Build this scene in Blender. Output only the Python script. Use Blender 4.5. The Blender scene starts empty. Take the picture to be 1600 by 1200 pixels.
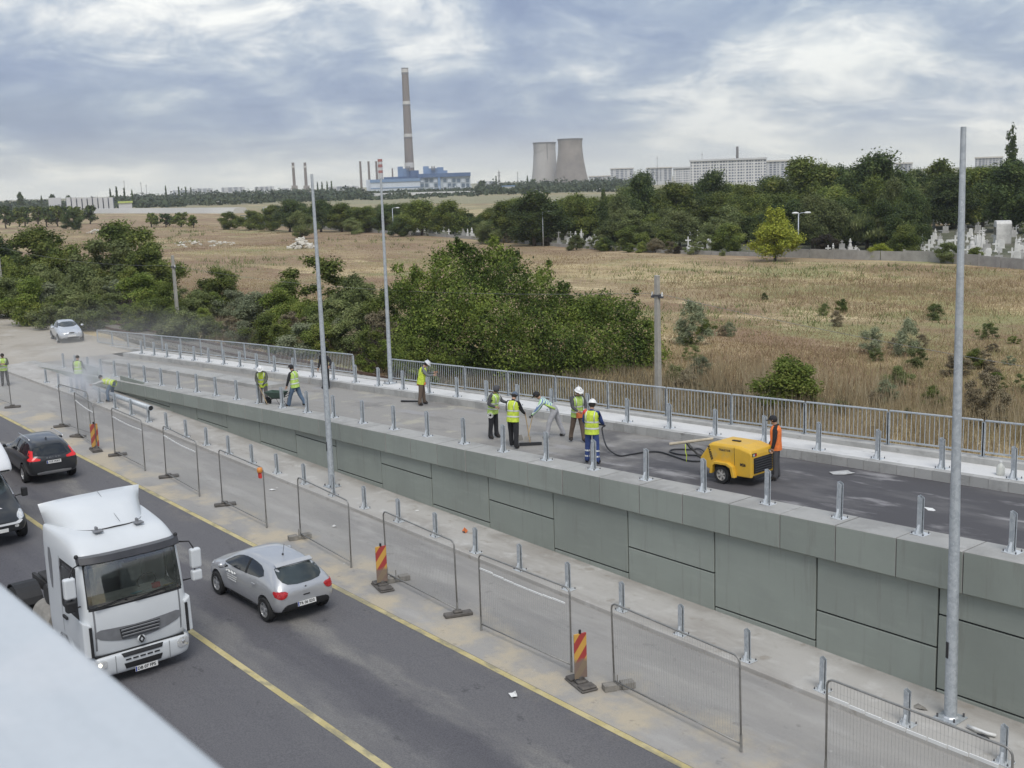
import bpy, bmesh, math, random
import numpy as np
from mathutils import Vector, Matrix, Euler
rng = random.Random(7); nrg = np.random.default_rng(7)
R_ = math.radians; PI = math.pi
scene = bpy.context.scene
COL = scene.collection

# ------------------------------------------------------------------ camera
CAM_H = 11.2; FPX = 1800.0
def _pix(u, v): return np.array([(u-800)/FPX, -(v-600)/FPX, -1.0])
def _basis():
    a = _pix(0, 306.0); b = _pix(1600, 306.0-1600*0.034)
    up = np.cross(b, a); up /= np.linalg.norm(up)
    if up[1] < 0: up = -up
    r = _pix(-700, 306.0+700*0.034); r /= np.linalg.norm(r)
    X = -r; Z = up; Y = np.cross(Z, X)
    return np.array([X, Y, Z])
CR = _basis(); CC = np.array([0, 0, CAM_H])
cam_d = bpy.data.cameras.new('camera'); cam = bpy.data.objects.new('camera', cam_d); COL.objects.link(cam)
mw = Matrix.Identity(4)
for i in range(3):
    for j in range(3): mw[i][j] = CR[i, j]
    mw[i][3] = CC[i]
cam.matrix_world = mw
cam_d.sensor_fit = 'HORIZONTAL'; cam_d.sensor_width = 36.0; cam_d.lens = FPX/1600*36
cam_d.clip_start = 0.05; cam_d.clip_end = 20000
cam_d.dof.use_dof = True; cam_d.dof.focus_distance = 34.0; cam_d.dof.aperture_fstop = 7.0
scene.camera = cam

# ------------------------------------------------------------------ light, sky, exposure
SUN_DIR = Vector((0.50, -0.30, 0.81)).normalized()
sd = bpy.data.lights.new('sun', 'SUN'); sd.energy = 1.5; sd.angle = R_(28); sd.color = (1.0, 0.965, 0.91)
sun = bpy.data.objects.new('sun', sd); COL.objects.link(sun)
sun.rotation_euler = SUN_DIR.to_track_quat('Z', 'Y').to_euler()
W = bpy.data.worlds.new('World'); scene.world = W; W.use_nodes = True
def build_world():
    nt = W.node_tree; N = nt.nodes; L = nt.links; N.clear()
    out = N.new('ShaderNodeOutputWorld'); bg = N.new('ShaderNodeBackground'); bg.inputs[1].default_value = 0.1
    L.new(bg.outputs[0], out.inputs[0])
    sky = N.new('ShaderNodeTexSky'); sky.sky_type = 'NISHITA'; sky.sun_disc = False
    sky.sun_elevation = math.asin(SUN_DIR.z); sky.sun_rotation = math.atan2(SUN_DIR.x, SUN_DIR.y)
    sky.air_density = 1.2; sky.dust_density = 2.5
    tc = N.new('ShaderNodeTexCoord')
    sep = N.new('ShaderNodeSeparateXYZ'); L.new(tc.outputs['Generated'], sep.inputs[0])
    def math_(op, a, b=None, clamp=False):
        n = N.new('ShaderNodeMath'); n.operation = op; n.use_clamp = clamp
        for k, s in enumerate((a, b)):
            if s is None: continue
            if isinstance(s, (int, float)): n.inputs[k].default_value = s
            else: L.new(s, n.inputs[k])
        return n.outputs[0]
    zz = math_('ADD', math_('MAXIMUM', sep.outputs[2], 0.0), 0.10)
    cx = math_('DIVIDE', sep.outputs[0], zz); cy = math_('DIVIDE', sep.outputs[1], zz)
    cmb = N.new('ShaderNodeCombineXYZ'); L.new(cx, cmb.inputs[0]); L.new(cy, cmb.inputs[1])
    st = N.new('ShaderNodeCombineXYZ'); L.new(sep.outputs[0], st.inputs[0]); L.new(sep.outputs[1], st.inputs[1]); L.new(math_('MULTIPLY', math_('POWER', math_('MAXIMUM', sep.outputs[2], 0.0), 0.8), 2.1), st.inputs[2])
    def noise(src, scale, detail, rough, off, dist=0.0):
        mp = N.new('ShaderNodeMapping'); mp.inputs['Location'].default_value = off; L.new(src.outputs[0], mp.inputs[0])
        n = N.new('ShaderNodeTexNoise'); n.inputs['Scale'].default_value = scale; n.inputs['Detail'].default_value = detail
        n.inputs['Roughness'].default_value = rough; n.inputs['Distortion'].default_value = dist
        L.new(mp.outputs[0], n.inputs[0]); return n.outputs[0]
    n1 = noise(st, 3.3, 8, 0.58, (5.1, 0.4, 1.2), 0.5)     # cloud masses
    n2 = noise(st, 12.0, 7, 0.64, (8.3, 2.2, 3), 0.7)      # billows
    n4 = noise(cmb, 0.8, 6, 0.55, (3.1, 1.7, 0), 0.5)     # layers flattening towards the horizon
    n3 = noise(cmb, 0.35, 3, 0.5, (1.2, 7.7, 5))          # thin / thick
    mix = math_('ADD', math_('ADD', math_('MULTIPLY', n1, 0.58), math_('MULTIPLY', n4, 0.18)), math_('MULTIPLY', n2, 0.24))
    rp = N.new('ShaderNodeValToRGB'); L.new(mix, rp.inputs[0])
    el = rp.color_ramp.elements
    pts = [(0.41, (1.85, 2.35, 3.6)), (0.45, (2.3, 2.85, 4.05)), (0.487, (2.95, 3.5, 4.5)), (0.517, (3.9, 4.4, 5.1)), (0.548, (5.6, 5.85, 6.1)), (0.592, (8.0, 8.0, 7.7))]
    el[0].position = pts[0][0]; el[0].color = (*pts[0][1], 1); el[1].position = pts[-1][0]; el[1].color = (*pts[-1][1], 1)
    for p, c in pts[1:-1]:
        e = el.new(p); e.color = (*c, 1)
    # thin air glow at the horizon seen under the cloud base
    hz = N.new('ShaderNodeMapRange'); hz.inputs[1].default_value = 0.0; hz.inputs[2].default_value = 0.055; hz.inputs[3].default_value = 0.72; hz.inputs[4].default_value = 0.0
    hz.interpolation_type = 'SMOOTHSTEP'
    L.new(sep.outputs[2], hz.inputs[0])
    mh = N.new('ShaderNodeMixRGB'); L.new(hz.outputs[0], mh.inputs[0]); L.new(rp.outputs[0], mh.inputs[1]); mh.inputs[2].default_value = (6.9, 6.8, 6.1, 1)
    # blue sky from the Nishita model shows through where the cover is thin
    cov = N.new('ShaderNodeMapRange'); L.new(n3, cov.inputs[0]); cov.inputs[1].default_value = 0.3; cov.inputs[2].default_value = 0.5; cov.inputs[3].default_value = 0.8; cov.inputs[4].default_value = 0.93
    m2 = N.new('ShaderNodeMixRGB'); L.new(cov.outputs[0], m2.inputs[0]); L.new(sky.outputs[0], m2.inputs[1]); L.new(mh.outputs[0], m2.inputs[2])
    L.new(m2.outputs[0], bg.inputs[0])
build_world()
vs = scene.view_settings; vs.view_transform = 'Standard'; vs.look = 'None'; vs.exposure = 0.5; vs.gamma = 1.0; vs.use_curve_mapping = False
scene.render.engine = 'CYCLES'
cy = scene.cycles
cy.max_bounces = 6; cy.diffuse_bounces = 3; cy.glossy_bounces = 3; cy.transmission_bounces = 4; cy.transparent_max_bounces = 12; cy.volume_bounces = 1
cy.use_denoising = True; cy.sample_clamp_indirect = 4.0; cy.caustics_reflective = False; cy.caustics_refractive = False

# ------------------------------------------------------------------ levels of the place
def zr(x):                       # lower carriageway, climbs gently away from the camera
    return float(np.interp(x, [-400, -66, -57, 120], [1.12, 1.12, 1.07, -2.28]))
def zt(x):                       # top of the grey parapet on the ramp
    return float(np.interp(x, [-400, -72, -58, -48, -37.3, -31.8, -27.5, -11.4, 0, 60], [1.13, 1.15, 1.80, 2.2, 2.66, 2.85, 2.99, 3.57, 3.95, 5.9]))
def zpb(x):                      # underside of the parapet blocks
    return float(np.interp(x, [-80, -72, -57, -48, -40, -34.6, -29, -25, -22, -16, -11, 20], [1.0, 1.0, 1.28, 1.62, 1.93, 2.09, 2.22, 2.34, 2.42, 2.57, 2.68, 3.5]))
ZF = 1.0                         # the field beyond
def zdk(x): return max(zt(x)-0.12, 1.13)
def ray(u, v): return CR @ _pix(u, v)
def on(fz, u, v):                # point of a surface z = fz(x) seen at a place in the photograph
    d = ray(u, v); t = (1.0-CAM_H)/d[2]
    for _ in range(80): t = 0.5*t+0.5*(fz((CC+d*t)[0])-CAM_H)/d[2]
    return Vector(CC+d*t)
def road(u, v, dz=0.0): return on(lambda x: zr(x)+dz, u, v)
def deck(u, v, dz=0.0): return on(lambda x: zdk(x)+dz, u, v)
def fld(u, v, z=ZF):
    d = ray(u, v); return Vector(CC+d*((z-CAM_H)/d[2]))
def atdist(u, v, D):             # point at horizontal distance D
    d = ray(u, v); return Vector(CC+d*(D/math.hypot(d[0], d[1])))
def atY(u, v, Y):
    d = ray(u, v); return Vector(CC+d*(Y/d[1]))
def proj(p):
    c = CR.T @ (np.array(p)-CC); return 800+FPX*c[0]/-c[2], 600-FPX*c[1]/-c[2]

# ------------------------------------------------------------------ materials
MATS = {}
def mat(name, c, rough=0.6, metal=0.0, var=0.12, scale=2.0, bump=0.0, bscale=40.0, c2=None, c2scale=0.5, c2lo=0.5, c2hi=0.62, coat=0.0, spec=0.5, stretch=None, emit=None):
    if name in MATS: return MATS[name]
    m = bpy.data.materials.new(name); m.use_nodes = True; MATS[name] = m
    nt = m.node_tree; N = nt.nodes; L = nt.links; b = N['Principled BSDF']
    b.inputs['Roughness'].default_value = rough; b.inputs['Metallic'].default_value = metal
    b.inputs['Specular IOR Level'].default_value = spec
    if coat: b.inputs['Coat Weight'].default_value = coat; b.inputs['Coat Roughness'].default_value = 0.06
    if emit: b.inputs['Emission Color'].default_value = (*emit[0], 1); b.inputs['Emission Strength'].default_value = emit[1]
    geo = N.new('ShaderNodeNewGeometry'); src = geo.outputs['Position']
    if stretch:
        mp = N.new('ShaderNodeMapping'); mp.inputs['Scale'].default_value = stretch; L.new(src, mp.inputs[0]); src = mp.outputs[0]
    def noise(sc, det=4.0, rg=0.6):
        n = N.new('ShaderNodeTexNoise'); n.inputs['Scale'].default_value = sc; n.inputs['Detail'].default_value = det; n.inputs['Roughness'].default_value = rg
        L.new(src, n.inputs['Vector']); return n.outputs[0]
    col = None
    if var > 0:
        rp = N.new('ShaderNodeValToRGB'); e = rp.color_ramp.elements
        e[0].position = 0.28; e[1].position = 0.72
        e[0].color = (*[max(0, k*(1-var)) for k in c], 1); e[1].color = (*[min(1, k*(1+var)) for k in c], 1)
        L.new(noise(scale), rp.inputs[0]); col = rp.outputs[0]
    if c2 is not None:
        mr = N.new('ShaderNodeMapRange'); mr.inputs[1].default_value = c2lo; mr.inputs[2].default_value = c2hi; L.new(noise(c2scale, 6.0, 0.65), mr.inputs[0])
        mx = N.new('ShaderNodeMixRGB'); L.new(mr.outputs[0], mx.inputs[0])
        if col: L.new(col, mx.inputs[1])
        else: mx.inputs[1].default_value = (*c, 1)
        mx.inputs[2].default_value = (*c2, 1); col = mx.outputs[0]
    if col: L.new(col, b.inputs['Base Color'])
    else: b.inputs['Base Color'].default_value = (*c, 1)
    if bump > 0:
        bp = N.new('ShaderNodeBump'); bp.inputs['Strength'].default_value = bump; bp.inputs['Distance'].default_value = 0.02
        L.new(noise(bscale, 3.0), bp.inputs['Height']); L.new(bp.outputs[0], b.inputs['Normal'])
    return m

# ------------------------------------------------------------------ mesh building
class MB:
    def __init__(s): s.v = []; s.f = []; s.m = []; s.mi = 0
    def add(s, vs, fs):
        o = len(s.v); s.v += [tuple(p) for p in vs]; s.f += [tuple(i+o for i in f) for f in fs]; s.m += [s.mi]*len(fs); return s
    def box(s, x0, x1, y0, y1, z0, z1, M=None):
        vs = [(x0,y0,z0),(x1,y0,z0),(x1,y1,z0),(x0,y1,z0),(x0,y0,z1),(x1,y0,z1),(x1,y1,z1),(x0,y1,z1)]
        if M is not None: vs = [M @ Vector(p) for p in vs]
        return s.add(vs, [(0,3,2,1),(4,5,6,7),(0,1,5,4),(1,2,6,5),(2,3,7,6),(3,0,4,7)])
    def hexa(s, vs): return s.add(vs, [(0,3,2,1),(4,5,6,7),(0,1,5,4),(1,2,6,5),(2,3,7,6),(3,0,4,7)])
    def cyl(s, p0, p1, r0, r1=None, n=8, caps=True, rot=0.0):
        r1 = r0 if r1 is None else r1; p0 = Vector(p0); p1 = Vector(p1); d = (p1-p0)
        if d.length < 1e-9: return s
        q = d.normalized(); a = q.orthogonal().normalized() if abs(q.z) < 0.999 else Vector((1,0,0)); b = q.cross(a)
        vs = []
        for p, r in ((p0, r0), (p1, r1)):
            for k in range(n):
                t = 2*PI*k/n+rot; vs.append(p+a*(r*math.cos(t))+b*(r*math.sin(t)))
        fs = [(k, (k+1)%n, n+(k+1)%n, n+k) for k in range(n)]
        if caps: fs += [tuple(range(n-1, -1, -1)), tuple(range(n, 2*n))]
        return s.add(vs, fs)
    def tube(s, path, r, n=6, caps=True):
        path = [Vector(p) for p in path]; rs = r if isinstance(r, (list, tuple)) else [r]*len(path)
        vs = []; up = None
        for i, p in enumerate(path):
            t = (path[min(i+1, len(path)-1)]-path[max(i-1, 0)]).normalized()
            if up is None: up = t.orthogonal().normalized()
            a = (up-t*up.dot(t)); a = a.normalized() if a.length > 1e-6 else t.orthogonal().normalized(); up = a; b = t.cross(a)
            for k in range(n):
                w = 2*PI*k/n; vs.append(p+a*(rs[i]*math.cos(w))+b*(rs[i]*math.sin(w)))
        fs = [(i*n+k, i*n+(k+1)%n, (i+1)*n+(k+1)%n, (i+1)*n+k) for i in range(len(path)-1) for k in range(n)]
        if caps: fs += [tuple(range(n-1, -1, -1)), tuple((len(path)-1)*n+k for k in range(n))]
        return s.add(vs, fs)
    def lathe(s, prof, n=16, c=(0,0,0), axis='Z'):
        vs = []
        for r, h in prof:
            for k in range(n):
                t = 2*PI*k/n; x, y = r*math.cos(t), r*math.sin(t)
                p = (x, y, h) if axis == 'Z' else ((x, h, y) if axis == 'Y' else (h, x, y))
                vs.append((p[0]+c[0], p[1]+c[1], p[2]+c[2]))
        fs = [(i*n+k, i*n+(k+1)%n, (i+1)*n+(k+1)%n, (i+1)*n+k) for i in range(len(prof)-1) for k in range(n)]
        fs += [tuple(range(n-1, -1, -1)), tuple((len(prof)-1)*n+k for k in range(n))]
        return s.add(vs, fs)
    def prism(s, poly, y0, y1, plane='XZ'):       # outline extruded across
        n = len(poly)
        if plane == 'XZ': vs = [(x, y0, z) for x, z in poly]+[(x, y1, z) for x, z in poly]
        elif plane == 'YZ': vs = [(y0, x, z) for x, z in poly]+[(y1, x, z) for x, z in poly]
        else: vs = [(x, z, y0) for x, z in poly]+[(x, z, y1) for x, z in poly]
        return s.add(vs, [tuple(range(n)), tuple(range(2*n-1, n-1, -1))]+[(k, n+k, n+(k+1)%n, (k+1)%n) for k in range(n)])
    def sphere(s, c, r, nu=12, nv=8, sc=(1,1,1), lo=-90, hi=90):
        c = Vector(c); prof = []
        vs = []
        for i in range(nv+1):
            a = R_(lo+(hi-lo)*i/nv)
            for k in range(nu):
                t = 2*PI*k/nu; vs.append((c.x+r*sc[0]*math.cos(a)*math.cos(t), c.y+r*sc[1]*math.cos(a)*math.sin(t), c.z+r*sc[2]*math.sin(a)))
        return s.add(vs, [(i*nu+k, i*nu+(k+1)%nu, (i+1)*nu+(k+1)%nu, (i+1)*nu+k) for i in range(nv) for k in range(nu)])
    def mesh(s, name, smooth=False, fixn=True):
        me = bpy.data.meshes.new(name); me.from_pydata([tuple(p) for p in s.v], [], s.f)
        if fixn:
            bm = bmesh.new(); bm.from_mesh(me); bmesh.ops.recalc_face_normals(bm, faces=bm.faces); bm.to_mesh(me); bm.free()
        if any(s.m):
            me.polygons.foreach_set('material_index', s.m)
        if smooth: me.shade_smooth()
        me.update(); return me
    def build(s, name, m, parent=None, smooth=False, bevel=0.0, loc=None, rot=None, seg=1, angle=None, weld=0.0):
        me = s.mesh(name, smooth)
        if weld:
            bm = bmesh.new(); bm.from_mesh(me); bmesh.ops.remove_doubles(bm, verts=bm.verts, dist=weld); bm.to_mesh(me); bm.free()
        o = link(name, me, m, parent, loc, rot)
        if angle: me.shade_smooth(); sharp(me, angle)
        if bevel:
            b = o.modifiers.new('bevel', 'BEVEL'); b.width = bevel; b.segments = seg; b.limit_method = 'ANGLE'; b.angle_limit = R_(35)
        return o
def sharp(me, deg):
    bm = bmesh.new(); bm.from_mesh(me)
    for e in bm.edges:
        if len(e.link_faces) == 2 and e.calc_face_angle(0) > R_(deg): e.smooth = False
    for f in bm.faces: f.smooth = True
    bm.to_mesh(me); bm.free()
def link(name, me, m=None, parent=None, loc=None, rot=None):
    o = bpy.data.objects.new(name, me); COL.objects.link(o)
    if m is not None and me is not None and not me.materials:
        for k in (m if isinstance(m, (list, tuple)) else [m]): me.materials.append(k)
    if parent is not None: o.parent = parent
    if loc is not None: o.location = loc
    if rot is not None: o.rotation_euler = rot
    return o
def tag(o, label=None, cat=None, group=None, kind=None):
    if label: o['label'] = label
    if cat: o['category'] = cat
    if group: o['group'] = group
    if kind: o['kind'] = kind
    return o
def thing(name, label, cat, loc=(0,0,0), rz=0.0, group=None):
    o = bpy.data.objects.new(name, None); o.empty_display_size = 0.2; COL.objects.link(o)
    o.location = loc; o.rotation_euler = (0, 0, rz); return tag(o, label, cat, group)
KIDS = {}
def kids(o): return [c for c in bpy.data.objects if c.parent == o]
def copy_tree(src, parts, loc, rz=None, label=None, group=None, scale=None):
    c = src.copy(); COL.objects.link(c); c.location = loc
    if rz is not None: c.rotation_euler = (0, 0, rz)
    if scale is not None: c.scale = scale
    if label: c['label'] = label
    if group: c['group'] = group
    mp = {src: c}
    for p in parts:
        d = p.copy(); COL.objects.link(d); d.parent = mp[p.parent]; mp[p] = d
    return c
ORD = ['first','second','third','fourth','fifth','sixth','seventh','eighth','ninth','tenth','eleventh','twelfth','thirteenth','fourteenth','fifteenth','sixteenth','seventeenth','eighteenth','nineteenth','twentieth']
_o9 = ORD[:9]
for _t, _s in (('twent', 20), ('thirt', 30), ('fort', 40), ('fift', 50), ('sixt', 60), ('sevent', 70)): ORD += ([] if _t == 'twent' else [_t+'ieth'])+[_t+'y-'+o for o in _o9]
def sheet(name, xs, ys, fz, m, kind='structure', label=None, cat=None):
    """a surface over the plan grid xs x ys with height fz(x, y)"""
    vs = [(x, y, fz(x, y)) for x in xs for y in ys]; n = len(ys)
    fs = [(i*n+j, (i+1)*n+j, (i+1)*n+j+1, i*n+j+1) for i in range(len(xs)-1) for j in range(n-1)]
    me = bpy.data.meshes.new(name); me.from_pydata(vs, [], fs); me.shade_smooth()
    o = link(name, me, m); o['kind'] = kind
    return tag(o, label, cat)
def frange(a, b, st):
    n = max(1, int(round((b-a)/st))); return [a+(b-a)*i/n for i in range(n+1)]
# ------------------------------------------------------------------ layered surface materials (stains, dust, wear with shapes of their own)
def surf_mat(name, base, layers, rough=0.85, bump=0.3, bscale=60.0, grain=0.10, gscale=90.0, objvar=0.0):
    m = bpy.data.materials.new(name); m.use_nodes = True; MATS[name] = m
    nt = m.node_tree; N = nt.nodes; L = nt.links; b = N['Principled BSDF']; b.inputs['Roughness'].default_value = rough
    b.inputs['Specular IOR Level'].default_value = 0.3
    geo = N.new('ShaderNodeNewGeometry'); sep = N.new('ShaderNodeSeparateXYZ'); L.new(geo.outputs['Position'], sep.inputs[0])
    def noise(sc, st=(1,1,1), off=(0,0,0), det=6.0, rg=0.62):
        mp = N.new('ShaderNodeMapping'); mp.inputs['Scale'].default_value = st; mp.inputs['Location'].default_value = off; L.new(geo.outputs['Position'], mp.inputs[0])
        n = N.new('ShaderNodeTexNoise'); n.inputs['Scale'].default_value = sc; n.inputs['Detail'].default_value = det; n.inputs['Roughness'].default_value = rg
        L.new(mp.outputs[0], n.inputs['Vector']); return n.outputs[0]
    def mr(src, a, b_, lo=0.0, hi=1.0):
        r = N.new('ShaderNodeMapRange'); r.inputs[1].default_value = a; r.inputs[2].default_value = b_; r.inputs[3].default_value = lo; r.inputs[4].default_value = hi
        r.interpolation_type = 'SMOOTHSTEP'; L.new(src, r.inputs[0]); return r.outputs[0]
    def mul(a, b_):
        n = N.new('ShaderNodeMath'); n.operation = 'MULTIPLY'; L.new(a, n.inputs[0])
        if isinstance(b_, float): n.inputs[1].default_value = b_
        else: L.new(b_, n.inputs[1])
        return n.outputs[0]
    def add(a, b_):
        n = N.new('ShaderNodeMath'); n.operation = 'ADD'; L.new(a, n.inputs[0]); L.new(b_, n.inputs[1]); return n.outputs[0]
    rgb = N.new('ShaderNodeRGB'); rgb.outputs[0].default_value = (*base, 1); col = rgb.outputs[0]
    for i, ly in enumerate(layers):
        f = mr(noise(ly.get('s', 1.0), ly.get('st', (1,1,1)), (i*7.3, i*3.1, i*1.7), ly.get('det', 6.0)), ly.get('lo', 0.45), ly.get('hi', 0.65))
        for ax, a, b_ in ly.get('band', []):      # ramps along x or y, wobbled by noise so the edge is ragged
            wob = mr(noise(ly.get('ws', 0.6), (1,1,1), (9.1*i, 2, 3), 5.0), 0.25, 0.75, -ly.get('wob', 0.6), ly.get('wob', 0.6))
            f = mul(f, mr(add(sep.outputs['XYZ'.index(ax)], wob), a, b_))
        f = mul(f, float(ly.get('k', 1.0)))
        mx = N.new('ShaderNodeMixRGB'); L.new(f, mx.inputs[0]); L.new(col, mx.inputs[1]); mx.inputs[2].default_value = (*ly['c'], 1); col = mx.outputs[0]
    if grain:
        g = mr(noise(gscale, (1,1,1), (0,0,0), 2.0), 0.25, 0.75, 1-grain, 1+grain)
        mx = N.new('ShaderNodeMixRGB'); mx.blend_type = 'MULTIPLY'; mx.inputs[0].default_value = 1.0; L.new(col, mx.inputs[1]); L.new(g, mx.inputs[2]); col = mx.outputs[0]
    if objvar:
        oi = N.new('ShaderNodeObjectInfo'); g2 = mr(oi.outputs['Random'], 0.0, 1.0, 1-objvar, 1+objvar); mx = N.new('ShaderNodeMixRGB'); mx.blend_type = 'MULTIPLY'; mx.inputs[0].default_value = 1.0; L.new(col, mx.inputs[1]); L.new(g2, mx.inputs[2]); col = mx.outputs[0]
    L.new(col, b.inputs['Base Color'])
    if bump:
        bp = N.new('ShaderNodeBump'); bp.inputs['Strength'].default_value = bump; bp.inputs['Distance'].default_value = 0.01
        L.new(noise(bscale, (1,1,1), (0,0,0), 4.0), bp.inputs['Height']); L.new(bp.outputs[0], b.inputs['Normal'])
    return m

def zrail(x): return float(np.interp(x, [-90, -79, -55.7, -45, -36.7, -20.5, -14.8, 0, 30], [1.75, 1.95, 3.05, 3.47, 3.78, 4.46, 4.70, 5.25, 6.3]))   # top of the steel railing
YL1, YL2, YKERB, YWALL = 14.93, 10.72, 19.0, 20.95
m_asphalt = surf_mat('asphalt', (0.135, 0.132, 0.138), [
    dict(c=(0.165, 0.16, 0.16), s=0.5, st=(0.10, 1.0, 1), lo=0.42, hi=0.7, k=0.6),
    dict(c=(0.085, 0.083, 0.095), s=0.5, st=(0.05, 1.0, 1), lo=0.25, hi=0.6, band=[('Y', 11.35, 11.9), ('Y', 12.9, 12.4)], k=0.75, wob=0.25),
    dict(c=(0.085, 0.083, 0.095), s=0.5, st=(0.05, 1.0, 1), lo=0.30, hi=0.6, band=[('Y', 6.9, 7.5), ('Y', 10.3, 9.8)], k=0.7, wob=0.3),
    dict(c=(0.245, 0.235, 0.215), s=1.6, st=(0.25, 1, 1), lo=0.32, hi=0.66, band=[('Y', 12.55, 12.85), ('Y', 13.5, 13.2)], k=0.75, wob=0.22),
    dict(c=(0.225, 0.218, 0.205), s=1.6, st=(0.25, 1, 1), lo=0.35, hi=0.7, band=[('Y', 10.5, 10.9), ('Y', 11.7, 11.3)], k=0.6, wob=0.25),
    dict(c=(0.25, 0.225, 0.185), s=0.9, lo=0.5, hi=0.68, band=[('Y', 14.2, 14.9)], k=0.4, wob=0.4),
    dict(c=(0.05, 0.05, 0.055), s=2.2, st=(0.6, 1, 1), lo=0.64, hi=0.71, k=0.45)], rough=0.84, bump=0.6, bscale=70, grain=0.2, gscale=30)
m_strip = surf_mat('dusty_concrete', (0.348, 0.334, 0.312), [
    dict(c=(0.241, 0.234, 0.227), s=0.35, st=(0.3, 1, 1), lo=0.42, hi=0.68, k=0.8),
    dict(c=(0.426, 0.412, 0.391), s=1.2, st=(0.25, 1, 1), lo=0.5, hi=0.72, k=0.6),
    dict(c=(0.48, 0.415, 0.31), s=0.5, lo=0.43, hi=0.60, band=[('Y', 17.0, 15.5)], k=0.92, wob=0.9),
    dict(c=(0.170, 0.163, 0.156), s=2.6, lo=0.62, hi=0.72, k=0.45),
    dict(c=(0.596, 0.582, 0.554), s=3.1, lo=0.68, hi=0.75, k=0.6)], rough=0.9, bump=0.4, grain=0.13)
m_walk = surf_mat('lower_walk_concrete', (0.460, 0.443, 0.414), [
    dict(c=(0.322, 0.299, 0.270), s=0.5, st=(0.35, 1.2, 1), lo=0.45, hi=0.66, k=0.8),
    dict(c=(0.575, 0.564, 0.540), s=1.4, lo=0.52, hi=0.7, k=0.6),
    dict(c=(0.276, 0.241, 0.196), s=1.9, lo=0.58, hi=0.7, k=0.55),
    dict(c=(0.253, 0.230, 0.201), s=0.8, lo=0.35, hi=0.6, band=[('Y', 20.3, 20.95)], k=0.6, wob=0.25)], rough=0.9, bump=0.4, grain=0.10)
m_deck = surf_mat('deck_asphalt', (0.088, 0.085, 0.09), [
    dict(c=(0.16, 0.155, 0.155), s=0.9, st=(0.35, 1.0, 1), lo=0.48, hi=0.68, k=0.7),
    dict(c=(0.33, 0.315, 0.29), s=0.5, lo=0.12, hi=0.45, band=[('X', -22.5, -28.5)], k=0.92, wob=2.6, ws=0.45),
    dict(c=(0.21, 0.20, 0.19), s=0.7, st=(0.3, 1, 1), lo=0.5, hi=0.66, band=[('X', -25, -30)], k=0.8),
    dict(c=(0.44, 0.41, 0.33), s=0.55, lo=0.55, hi=0.66, band=[('X', -27, -31)], k=0.7),
    dict(c=(0.34, 0.33, 0.33), s=1.3, st=(0.3, 1, 1), lo=0.55, hi=0.70, k=0.8),
    dict(c=(0.24, 0.235, 0.23), s=1.1, lo=0.4, hi=0.6, band=[('Y', 22.3, 21.7)], k=0.7, wob=0.3)], rough=0.85, bump=0.5, grain=0.14)
m_white_walk = surf_mat('pale_walk_concrete', (0.660, 0.655, 0.638), [
    dict(c=(0.506, 0.500, 0.486), s=0.7, st=(0.5, 1.2, 1), lo=0.48, hi=0.66, k=0.75),
    dict(c=(0.363, 0.355, 0.339), s=1.6, lo=0.64, hi=0.74, k=0.6)], rough=0.88, bump=0.2, grain=0.06)
m_capc = surf_mat('parapet_concrete', (0.40, 0.395, 0.375), [
    dict(c=(0.30, 0.295, 0.28), s=0.8, lo=0.45, hi=0.66, k=0.8),
    dict(c=(0.52, 0.51, 0.49), s=2.0, lo=0.55, hi=0.72, k=0.6),
    dict(c=(0.21, 0.2, 0.19), s=3.5, lo=0.62, hi=0.72, k=0.5)], rough=0.88, bump=0.3, grain=0.08)
m_paint = surf_mat('grey_wall_paint', (0.287, 0.313, 0.279), [
    dict(c=(0.258, 0.280, 0.251), s=0.5, lo=0.4, hi=0.65, k=0.8),
    dict(c=(0.322, 0.345, 0.310), s=1.5, st=(0.4, 1, 2.2), lo=0.5, hi=0.72, k=0.55),
    dict(c=(0.234, 0.244, 0.217), s=2.5, st=(2.2, 1, 0.18), lo=0.54, hi=0.72, k=0.7)], rough=0.72, bump=0.12, grain=0.035, objvar=0.06)
m_kerb = surf_mat('kerb_concrete', (0.44, 0.435, 0.415), [
    dict(c=(0.33, 0.325, 0.31), s=1.3, lo=0.45, hi=0.65, k=0.8),
    dict(c=(0.24, 0.23, 0.215), s=2.4, st=(1, 1, 2), lo=0.58, hi=0.7, k=0.6)], rough=0.88, bump=0.3, grain=0.07, objvar=0.09)
m_joint = mat('joint_dark', (0.025, 0.026, 0.025), 0.95, var=0.2)
m_yellow = surf_mat('road_yellow', (0.50, 0.42, 0.20), [
    dict(c=(0.58, 0.50, 0.28), s=2.0, lo=0.45, hi=0.6, k=0.7),
    dict(c=(0.27, 0.25, 0.18), s=2.6, st=(0.5, 1, 1), lo=0.48, hi=0.64, k=0.8),
    dict(c=(0.13, 0.125, 0.11), s=9.0, lo=0.62, hi=0.7, k=0.7)], rough=0.7, bump=0.2, grain=0.1)
m_dirt = surf_mat('pale_dirt', (0.40, 0.36, 0.30), [
    dict(c=(0.30, 0.26, 0.20), s=0.25, lo=0.45, hi=0.65, k=0.8), dict(c=(0.48, 0.45, 0.40), s=0.6, lo=0.5, hi=0.7, k=0.7),
    dict(c=(0.20, 0.18, 0.13), s=1.1, lo=0.6, hi=0.7, k=0.6)], rough=0.95, bump=0.6, bscale=9, grain=0.1)
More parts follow.
